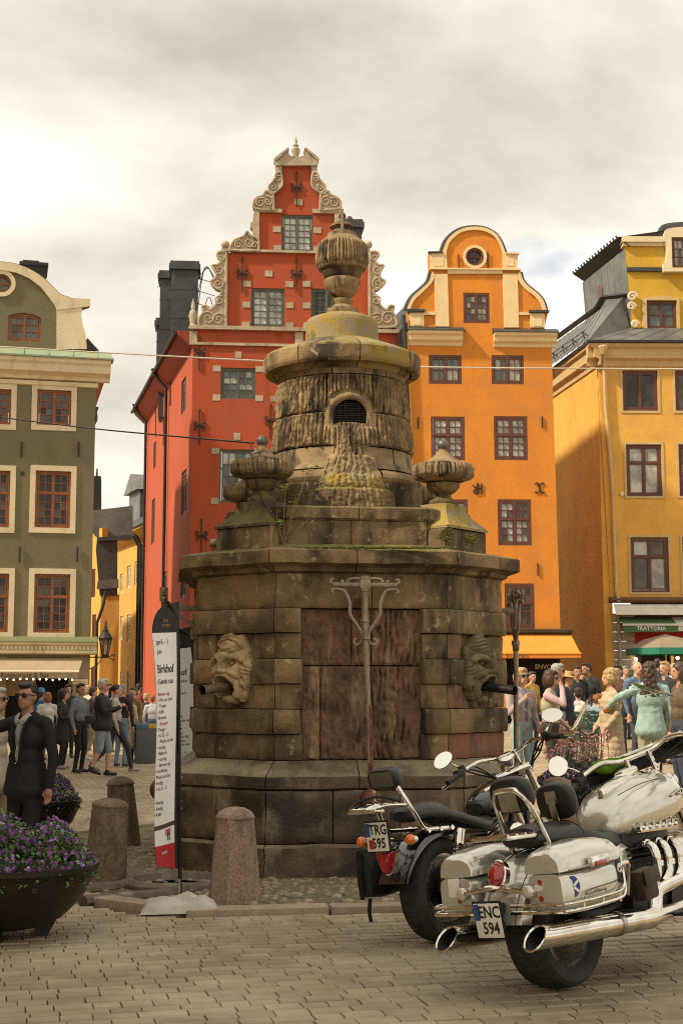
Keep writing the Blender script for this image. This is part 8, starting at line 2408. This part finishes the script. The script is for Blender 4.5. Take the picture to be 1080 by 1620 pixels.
def person(label, X, Y, H, yaw, top, leg, hair='brown', style='short', arms=None, skin=0, shoe=(.03, .025, .02), inner=None, coat=None, shorts=False, walk=0.0, bulk=1.0, sit=False, head_turn=0.0, sleeve=None, glasses=None, voxel=.0165, extra=None, group='people on the square', hat=None, stripes=None, zoff=None, lean=0.0, skirt=False):
    z0 = gz(X, Y) if zoff is None else zoff
    o = thing('person', label, 'person', (X, Y, z0), R(yaw), group)
    s = H / 1.75
    b = bulk
    P_ = []
    E = lambda c, r, l, rot=None: P_.append(('e', Vector(c), r, l, rot) if rot is not None else ('e', Vector(c), r, l))
    Cc = lambda a, c, ra, rb, l: P_.append(('c', Vector(a), Vector(c), ra, rb, l))
    dz = -.42 if sit else 0.0
    U = lambda x, y, z: Vector((x, y - lean * max(0, z - .95), z + dz))
    # trunk
    E(U(0, .005, .97), (.165 * b, .12 * b, .12), LEG if not coat else TOP)
    E(U(0, -.005 - .03 * (b - 1), 1.10), (.155 * b, .118 * b ** 1.3, .14), TOP)
    E(U(0, .0, 1.27), (.178 * b, .122 * b, .17), TOP)
    Cc(U(-.15, .01, 1.405), U(.15, .01, 1.405), .065, .065, TOP)
    Cc(U(-.06, .01, 1.44), U(.06, .01, 1.44), .058, .058, TOP)
    if inner: 
        E(U(0, -.055, 1.30), (.055, .085 * b, .16), INN); E(U(0, -.06, 1.13), (.035, .085 * b, .13), INN)
    Cc(U(0, .005, 1.42), U(0, -.012, 1.54), .055, .05, SK)
    # head
    ht = Matrix.Rotation(R(head_turn), 3, 'Z')
    hc = U(0, -.015, 1.63)
    Q = lambda x, y, z: hc + ht @ Vector((x, y, z))
    E(Q(0, 0, .012), (.076, .094, .105), SK, ht); E(Q(0, -.038, -.055), (.058, .058, .058), SK, ht); E(Q(0, -.07, -.085), (.028, .025, .022), SK, ht)
    Cc(Q(0, -.088, .022), Q(0, -.108, -.018), .011, .016, SK); Cc(Q(-.03, -.082, .032), Q(.03, -.082, .032), .014, .014, SK)
    Cc(Q(-.02, -.088, -.052), Q(.02, -.088, -.052), .011, .011, SK)
    for q in (-1, 1): E(Q(q * .078, .005, -.008), (.012, .02, .03), SK, ht)
    # arms
    A_ = arms or {}
    for q, nm in ((-1, 'R'), (1, 'L')):
        sh_ = U(q * .185 * (.5 + .5 * b), .01, 1.395)
        el, wr = A_.get(nm, ((q * .25 * (.6 + .4 * b), .03, 1.12), (q * .24 * (.6 + .4 * b), -.05, .88)))
        el, wr = U(*el), U(*wr)
        Cc(sh_, el, .058 * (.6 + .4 * b), .048, SLV if sleeve else TOP); Cc(el, wr, .046, .036, SK if sleeve == 'short' else (SLV if sleeve else TOP))
        hand_prims(wr, (wr - el), -q, P_)
    # legs
    if not sit:
        for q in (-1, 1):
            st = walk * q
            hip = Vector((q * .088, .0, .93)); kn = Vector((q * .095, -.05 - .16 * st, .50 + .01 * abs(st))); an = Vector((q * .1, .02 - .30 * st * (1 if st > 0 else 1.25), .085 + (.08 if st < 0 else 0)))
            Cc(hip, kn, .092 * (.6 + .4 * b), .066, LEG)
            if shorts: Cc(kn, kn.lerp(an, .12), .07, .066, LEG); Cc(kn.lerp(an, .1), kn.lerp(an, .45), .05, .052, SK); Cc(kn.lerp(an, .45), an, .052, .036, SK)
            elif skirt: Cc(kn, an, .05, .038, SK)
            else: Cc(kn, an, .062, .046, LEG)
            tilt = .06 if st < 0 else 0
            Cc(an + Vector((0, .035, -.045)), an + Vector((q * .015, -.15, -.05 - tilt)), .04, .034, SHOE); Cc(an, an + Vector((0, -.03, -.04)), .042, .042, SHOE)
    else:
        for q in (-1, 1):
            hip = Vector((q * .09, 0, .52)); kn = Vector((q * .12, -.42, .50)); an = Vector((q * .12, -.42, .09))
            Cc(hip, kn, .09, .066, LEG); Cc(kn, an, .06, .046, LEG); Cc(an + Vector((0, .03, -.045)), an + Vector((0, -.15, -.05)), .04, .034, SHOE)
    if coat:
        n = 11
        for k in range(n):
            z = 1.02 - (1.02 - coat - .03) * k / (n - 1)
            w = .165 * b + .035 * k / (n - 1)
            E(U(0, .0, z), (w, .125 * b + .035 * k / (n - 1), .13), TOP)
    P_ = [(p[0], p[1] * s, p[2] * s, p[3] * s, p[4] * s, p[5]) if p[0] == 'c' else (p[0], p[1] * s, tuple(x * s for x in p[2]), *p[3:]) for p in P_]
    me, lab = fuse(P_, voxel, 2)
    mats = [m_skin[skin], cloth(top), cloth(leg), cloth(shoe, rough=.5), cloth(inner or top), cloth(sleeve if isinstance(sleeve, tuple) else top)]
    for m_ in mats: me.materials.append(m_)
    me.polygons.foreach_set('material_index', lab.astype(np.int32))
    nv = len(me.vertices)
    co = np.empty(nv * 3); me.vertices.foreach_get('co', co); co = co.reshape(-1, 3)
    no = np.empty(nv * 3); me.vertex_normals.foreach_get('vector', no); no = no.reshape(-1, 3)
    nf = len(me.polygons); li = np.empty(len(me.loops), dtype=np.int32); me.loops.foreach_get('vertex_index', li)
    ls = np.empty(nf, dtype=np.int32); me.polygons.foreach_get('loop_total', ls)
    vl = np.zeros(nv, dtype=int); vl[li] = np.repeat(lab, ls)
    sd_ = X * 3.7 + Y
    amp = np.where((vl == TOP) | (vl == SLV) | (vl == LEG) | (vl == INN), .0075, 0.0)
    nz = np.array([noise.noise(Vector((c[0] * 13 + sd_, c[1] * 13, c[2] * 3))) + .6 * noise.noise(Vector((c[0] * 20 + c[2] * 9, c[1] * 20 + sd_, c[2] * 11))) if a > 0 else 0.0 for c, a in zip(co, amp)])
    if stripes == 'puffer':
        nz = nz * .4 + np.where(vl == TOP, 1.3 * np.abs(np.sin(co[:, 2] * PI / .085)) - .6, 0)
    co = co + no * (amp * nz)[:, None]
    me.vertices.foreach_set('co', co.ravel())
    me.polygons.foreach_set('use_smooth', [True] * nf)
    me.update()
    link('body', me, o)
    # hair
    Hh = []
    hE = lambda c, r: Hh.append(('e', (hc + ht @ Vector(c)) * s, tuple(x * s for x in r), 0, ht))
    if style == 'short': hE((0, .02, .045), (.084, .092, .088)); hE((0, .055, .0), (.078, .06, .08)); hE((0, -.05, .095), (.06, .05, .03))
    if style == 'balding': hE((0, .05, .0), (.083, .062, .06)); hE((0, .03, .07), (.07, .07, .045))
    if style in ('bob', 'bobcurl'): hE((0, .015, .05), (.09, .1, .085)); hE((0, .05, -.02), (.095, .075, .12)); hE((-.072, .0, -.02), (.028, .06, .09)); hE((.072, .0, -.02), (.028, .06, .09)); hE((0, -.06, .09), (.06, .04, .03))
    if style in ('long', 'longcurl'):
        hE((0, .015, .05), (.092, .102, .086)); hE((0, .06, -.06), (.1, .07, .14)); hE((0, .085, -.2), (.105, .055, .15)); hE((-.075, .01, -.05), (.03, .055, .13)); hE((.075, .01, -.05), (.03, .055, .13))
        if style == 'longcurl': hE((-.06, .09, -.27), (.07, .05, .1)); hE((.06, .09, -.26), (.07, .05, .1))
    if style == 'pony': hE((0, .02, .045), (.086, .094, .088)); hE((0, .12, .03), (.04, .05, .04)); hE((0, .14, -.06), (.035, .035, .1))
    if style == 'curly': hE((0, .02, .055), (.105, .112, .1)); hE((0, .06, -.02), (.105, .075, .1)); hE((-.08, .0, .0), (.035, .06, .08)); hE((.08, .0, .0), (.035, .06, .08))
    if Hh:
        hm, _ = fuse(Hh, .011 if voxel > .012 else .007, 2)
        nv = len(hm.vertices); co = np.empty(nv * 3); hm.vertices.foreach_get('co', co); co = co.reshape(-1, 3)
        no = np.empty(nv * 3); hm.vertex_normals.foreach_get('vector', no); no = no.reshape(-1, 3)
        ka = .018 if 'curl' in style else .008
        kf = 26 if 'curl' in style else 40
        nz = np.array([noise.noise(Vector((c[0] * kf + sd_, c[1] * kf, c[2] * kf * (.9 if 'curl' in style else .35)))) for c in co])
        co = co + no * (ka * nz)[:, None]; hm.vertices.foreach_set('co', co.ravel())
        hm.materials.append(hair_mat(hair)); hm.polygons.foreach_set('use_smooth', [True] * len(hm.polygons)); hm.update()
        link('hair', hm, o)
    # face
    fm = MB(Matrix.Translation(hc * s) @ ht.to_4x4() @ Matrix.Scale(s, 4))
    if glasses:
        for q in (-1, 1): fm.ball((q * .034, -.097, .012), (.03, .012, .024), n=10, m=6)
        fm.tube([(-.07, -.085, .02), (-.03, -.105, .02), (.03, -.105, .02), (.07, -.085, .02)], .004, n=5)
        for q in (-1, 1): fm.tube([(q * .066, -.085, .02), (q * .084, .0, .01)], .004, n=5)
        fm.build('sunglasses' if glasses == 'sun' else 'spectacles', M('dark_lens', (.02, .015, .014), .12), o)
    else:
        for q in (-1, 1): fm.ball((q * .031, -.088, .012), (.012, .008, .008), n=8, m=6)
        fm.build('eyes', M('eye_dark', (.02, .015, .012), .3), o)
        fm = MB(fm.M)
    bm_ = MB(Matrix.Translation(hc * s) @ ht.to_4x4() @ Matrix.Scale(s, 4)); bm_.tube(catmull([(-.026, -.094, -.051), (-.008, -.101, -.049), (.008, -.101, -.049), (.026, -.094, -.051)], 3), .0055, n=5, flat=.7); bm_.build('mouth', M('lips', (.30, .11, .085), .5), o)
    if hat:
        hb = MB(Matrix.Translation((hc + Vector((0, .005, .06))) * s) @ Matrix.Rotation(R(8), 4, 'X') @ Matrix.Scale(s, 4))
        if hat[0] == 'brim': hb.lathe([(.18, .0), (.175, .008), (.1, .012), (.09, .07), (.075, .1), (0, .095)], 28, fn=lambda r, z, a, i: r * (1 + .03 * math.sin(2 * a)))
        else: hb.lathe([(.1, -.02), (.1, .03), (.085, .08), (.04, .11), (0, .115)], 24); hb.prism([(-.07, 0), (.07, 0), (.07, .012), (-.07, .012)], -.19, -.08)
        hb.build('hat', cloth(hat[1]), o)
    if extra: extra(o, s, hc * s)
    return o
def PX(px, d): return (px - 540) / FPX * d
# ---- man in sunglasses at the front
def man_extra(o, s, hc):
    mb = MB(Matrix.Scale(s, 4))
    for q in (-1, 1):
        mb.M = Matrix.Scale(s, 4); mb.tube(catmull([(q * .035, -.135, 1.06), (q * .05, -.15, 1.2), (q * .06, -.14, 1.33), (q * .075, -.075, 1.44), (q * .06, .02, 1.475)], 6), .011, n=6, flat=1.4)
    mb.M = Matrix.Identity(4); mb.build('jacket_edge', cloth((.014, .013, .012)), o)
    mb = MB(Matrix.Scale(s, 4))
    for q in (-1, 1): mb.tube(catmull([(q * .012, -.118, 1.405), (q * .045, -.105, 1.43), (q * .06, -.05, 1.475)], 5), .016, n=6, flat=1.8)
    mb.M = Matrix.Identity(4); mb.build('collar', cloth((.36, .34, .30)), o)
    mb = MB(Matrix.Scale(s, 4))
    for k in range(5): mb.ball((0, -.152 + .006 * k, 1.06 + k * .065), (.006, .004, .006), n=8, m=6)
    mb.M = Matrix.Identity(4); mb.build('buttons', m_white_p, o)
person('man in sunglasses and open black jacket stretching out one arm', PX(50, 11.8), 11.8, 1.64, -28, (.012, .011, .011), (.010, .010, .011), 'dark', 'short', {'R': ((-.40, -.08, 1.34), (-.66, -.16, 1.36)), 'L': ((.275, .02, 1.12), (.27, -.02, .86))}, skin=1, inner=(.27, .265, .245), coat=.80, glasses='sun', voxel=.0095, extra=man_extra, bulk=1.1, head_turn=4)
person('white-haired man in cream jacket at the picture edge behind the sunglasses man', PX(-2, 13.2), 13.2, 1.60, 78, (.55, .46, .33), (.36, .25, .16), 'white', 'short', skin=0, glasses='spec', voxel=.013, coat=.78, bulk=1.05)
# ---- shaded crowd on the left
def hold(px, mat, size=(.02, .14, .07), z=1.08, y=-.36, x=0.0, nm='phone'):
    def f_(o, s, hc):
        mb = MB(); mb.rbox((x, y * s, z * s), size, .006); mb.build(nm, mat, o)
    return f_
F2 = {'R': ((-.24, -.04, 1.14), (-.06, -.30, 1.10)), 'L': ((.24, -.04, 1.14), (.06, -.30, 1.10))}
F2up = {'R': ((-.24, -.10, 1.16), (-.06, -.32, 1.24)), 'L': ((.24, -.10, 1.16), (.06, -.32, 1.24))}
person('curly dark-haired woman in black coat holding a red phone', PX(104, 28.6), 28.6, 1.56, 80, (.022, .020, .017), (.016, .014, .013), 'dark', 'curly', F2, coat=.62, shoe=(.35, .27, .19), extra=hold(0, M('red_phone', (.5, .03, .05), .4)), bulk=1.05)
person('moustached man in grey-blue shirt and black trousers', PX(131, 27.4), 27.4, 1.68, 62, (.17, .18, .20), (.014, .013, .013), 'black', 'short', skin=1, bulk=1.02, head_turn=-15)
def belly_bag(o, s, hc):
    mb = MB(); mb.rbox((-.17 * s, .16 * s, 1.02 * s), (.12, .22, .17), .04); mb.build('shoulder_bag', m_leather, o)
    mb = MB(); mb.rbox((.0, -.42 * s, 1.22 * s), (.13, .08, .09), .015); mb.build('camera', m_blk, o)
person('big white-haired man in dark jacket and denim shorts with a camera', PX(166, 26.3), 26.3, 1.76, 84, (.018, .019, .022), (.22, .27, .30), 'white', 'short', F2up, shorts=True, walk=.35, bulk=1.32, glasses='spec', shoe=(.02, .018, .016), extra=belly_bag, coat=.88)
person('dark-haired woman striding in navy leggings behind the white-haired man', PX(187, 27.6), 27.6, 1.66, 95, (.42, .38, .30), (.035, .03, .045), 'black', 'pony', walk=1.15, shoe=(.30, .27, .21))
person('person in dark purple jacket and blue jeans mid-crowd', PX(196, 29.5), 29.5, 1.66, 160, (.035, .018, .028), (.16, .22, .28), 'grey', 'short', bulk=1.1)
person('woman in long beige trench coat near the litter bin', PX(208, 31), 31, 1.48, 150, (.46, .36, .22), (.02, .02, .025), 'brown', 'bob', coat=.42, shoe=(.5, .46, .38))
person('man in olive-brown jacket and jeans behind the trench coat', PX(215, 32.6), 32.6, 1.60, -40, (.24, .15, .05), (.2, .26, .32), 'brown', 'short', shoe=(.5, .47, .4))
person('blonde person in black jacket beyond the litter bin', PX(234, 36), 36, 1.46, 150, (.02, .02, .022), (.03, .03, .04), 'blonde', 'short')
person('person in white top at the far edge of the flag', PX(244, 35), 35, 1.42, 190, (.62, .6, .56), (.1, .12, .16), 'ginger', 'short')
person('person in white hooded jacket behind the curly-haired woman', PX(80, 30.5), 30.5, 1.5, 190, (.58, .56, .50), (.1, .1, .12), 'ginger', 'bob', bulk=1.1)
person('person with bright blue cap half hidden in the shaded crowd', PX(69, 32), 32, 1.56, 170, (.05, .13, .3), (.05, .05, .06), 'dark', 'short', hat=('cap', (.07, .2, .42)))
person('dark-clad person under the bulbs behind the curly-haired woman', PX(112, 33), 33, 1.68, 20, (.02, .03, .025), (.03, .03, .03), 'dark', 'bob')
person('person in khaki trousers walking behind the grey-blue shirt', PX(150, 31.5), 31.5, 1.6, 120, (.10, .09, .08), (.34, .29, .17), 'dark', 'short', walk=.5, shoe=(.6, .58, .52))
person('ginger-haired person in teal top between flag and well', PX(309, 24), 24, 1.70, 120, (.20, .30, .29), (.14, .17, .2), 'ginger', 'short')
# ---- sunlit crowd on the right
Y_ = lambda px, d: (PX(px, d), d)
person('woman in striped blouse, jeans and sunglasses beside the well', PX(821, 19.4), 19.4, 1.74, 30, (.42, .34, .33), (.30, .40, .40), 'blonde', 'bob', {'R': ((-.24, -.06, 1.15), (-.10, -.2, 1.32)), 'L': ((.24, .02, 1.12), (.2, -.12, .95))}, skin=2, glasses='sun', shoe=(.5, .46, .4), inner=(.16, .15, .25))
def tote(o, s, hc):
    mb = MB(); mb.rbox((.24 * s, -.12 * s, .82 * s), (.10, .26, .22), .05); mb.build('handbag', cloth((.5, .32, .2)), o)
person('brown-haired woman in pale olive vest with pink sleeves raising a hand', PX(867, 19.2), 19.2, 1.68, 72, (.44, .40, .28), (.045, .035, .03), 'brown', 'bob', {'R': ((-.22, -.22, 1.28), (-.06, -.17, 1.50)), 'L': ((.25, -.02, 1.12), (.2, -.18, .98))}, sleeve=(.55, .38, .38), glasses='sun', skin=0, bulk=1.12, extra=tote, shoe=(.55, .52, .46))
person('grey-haired man in navy jacket looking up behind the olive vest', PX(878, 22.4), 22.4, 1.78, 85, (.022, .026, .05), (.20, .26, .32), 'silver', 'short', glasses='spec', bulk=1.08)
person('person in straw hat and dark jacket among the crowd', PX(894, 25), 25, 1.62, 60, (.03, .034, .05), (.03, .03, .035), 'dark', 'short', hat=('brim', (.58, .40, .14)))
person('man in black standing behind the straw hat', PX(909, 28.5), 28.5, 1.74, 10, (.02, .02, .022), (.02, .02, .02), 'dark', 'short', skin=1)
person('dark-haired person in white shirt seated on the green bench', PX(911, 27.9), 27.9, 1.74, 180, (.70, .67, .6), (.12, .14, .18), 'dark', 'short', sit=True, zoff=gz(PX(911, 27.9), 27.9) + .0)
person('child in light blue seated at the bench end', PX(943, 27.6), 27.6, 1.55, 150, (.30, .40, .52), (.12, .14, .2), 'ginger', 'short', sit=True)
person('man in dark jacket bending beyond the bench', PX(936, 29), 29, 1.78, -60, (.025, .026, .028), (.05, .05, .06), 'black', 'short', skin=1, lean=.25)
person('dark-haired woman sitting far behind the bench', PX(917, 33), 33, 1.6, 0, (.12, .04, .03), (.03, .03, .03), 'dark', 'long', skin=0)
person('blonde woman in long beige quilted coat', PX(962, 18.8), 18.8, 1.63, -80, (.52, .40, .27), (.45, .36, .26), 'blonde', 'curly', {'R': ((-.25, .0, 1.13), (-.2, -.14, .96)), 'L': ((.25, .0, 1.13), (.2, -.14, .96))}, coat=.48, bulk=1.22, stripes='puffer', skin=2, shoe=(.45, .4, .34))
person('dark-haired man behind the quilted coat', PX(974, 24.5), 24.5, 1.70, -40, (.10, .05, .04), (.05, .05, .06), 'dark', 'short')
def teal_bag(o, s, hc): pass
person('woman with wavy brown hair in pale teal jacket seen from behind', PX(1023, 18.4), 18.4, 1.70, 176, (.36, .50, .47), (.45, .40, .30), 'brown', 'longcurl', {'L': ((-.42, -.05, 1.30) if False else (.42, .0, 1.28), (.52, -.16, 1.16)), 'R': ((-.27, .02, 1.12), (-.26, -.06, .90))}, coat=.82, bulk=1.08, shoe=(.6, .55, .45))
person('balding man in blue behind the wavy-haired woman', PX(1003, 24), 24, 1.74, 30, (.12, .18, .3), (.06, .07, .09), 'grey', 'balding', skin=2)
person('fair-haired man in dark jacket near the trattoria door', PX(1048, 24), 24, 1.70, -50, (.035, .04, .05), (.06, .06, .07), 'blonde', 'short', skin=2)
person('long-haired brunette in brown jacket at the picture edge', PX(1072, 17.6), 17.6, 1.68, -80, (.13, .09, .05), (.05, .06, .09), 'brown', 'long', skin=0, bulk=1.1)
person('person in dark blue half cut off by the picture edge', PX(1090, 21), 21, 1.7, -120, (.06, .09, .14), (.05, .06, .08), 'brown', 'long')
# more of the crowd further back
for lab_, px, d, h, yw, tc, lc, hc_, st_ in (
    ('person in mustard top under the orange awning', 838, 31, 1.7, 40, (.45, .28, .05), (.05, .05, .07), 'dark', 'short'),
    ('person in red jumper beyond the straw hat', 925, 36, 1.7, -20, (.4, .06, .04), (.05, .05, .07), 'brown', 'bob'),
    ('person in pale grey coat near the shrub', 985, 33, 1.68, 30, (.4, .38, .34), (.08, .08, .1), 'grey', 'short'),
    ('tall person in navy by the parasol pole', 1036, 34, 1.8, 160, (.03, .04, .08), (.06, .06, .08), 'dark', 'short'),
    ('person in white blouse under the parasol', 1062, 31, 1.66, -30, (.65, .62, .56), (.1, .12, .18), 'blonde', 'long'),
    ('person in burgundy coat deep in the trattoria crowd', 1018, 37, 1.7, 10, (.16, .03, .03), (.03, .03, .04), 'brown', 'long'),
    ('person in grey hoodie at the alley mouth', 176, 36, 1.7, 20, (.2, .2, .19), (.06, .08, .12), 'brown', 'short'),
    ('person in green parka in front of the shop opening', 54, 35, 1.7, 60, (.09, .11, .05), (.05, .05, .06), 'dark', 'short'),
    ('person in cream sweater by the corner pier', 142, 37, 1.66, -50, (.55, .5, .4), (.1, .12, .16), 'blonde', 'bob'),
    ('person in dark red anorak walking up the alley', 222, 41, 1.72, 170, (.2, .04, .03), (.04, .05, .07), 'dark', 'short')):
    person(lab_, PX(px, d), d, h, yw, tc, lc, hc_, st_, voxel=.021)
bpy.data.scenes.remove(BENCH)
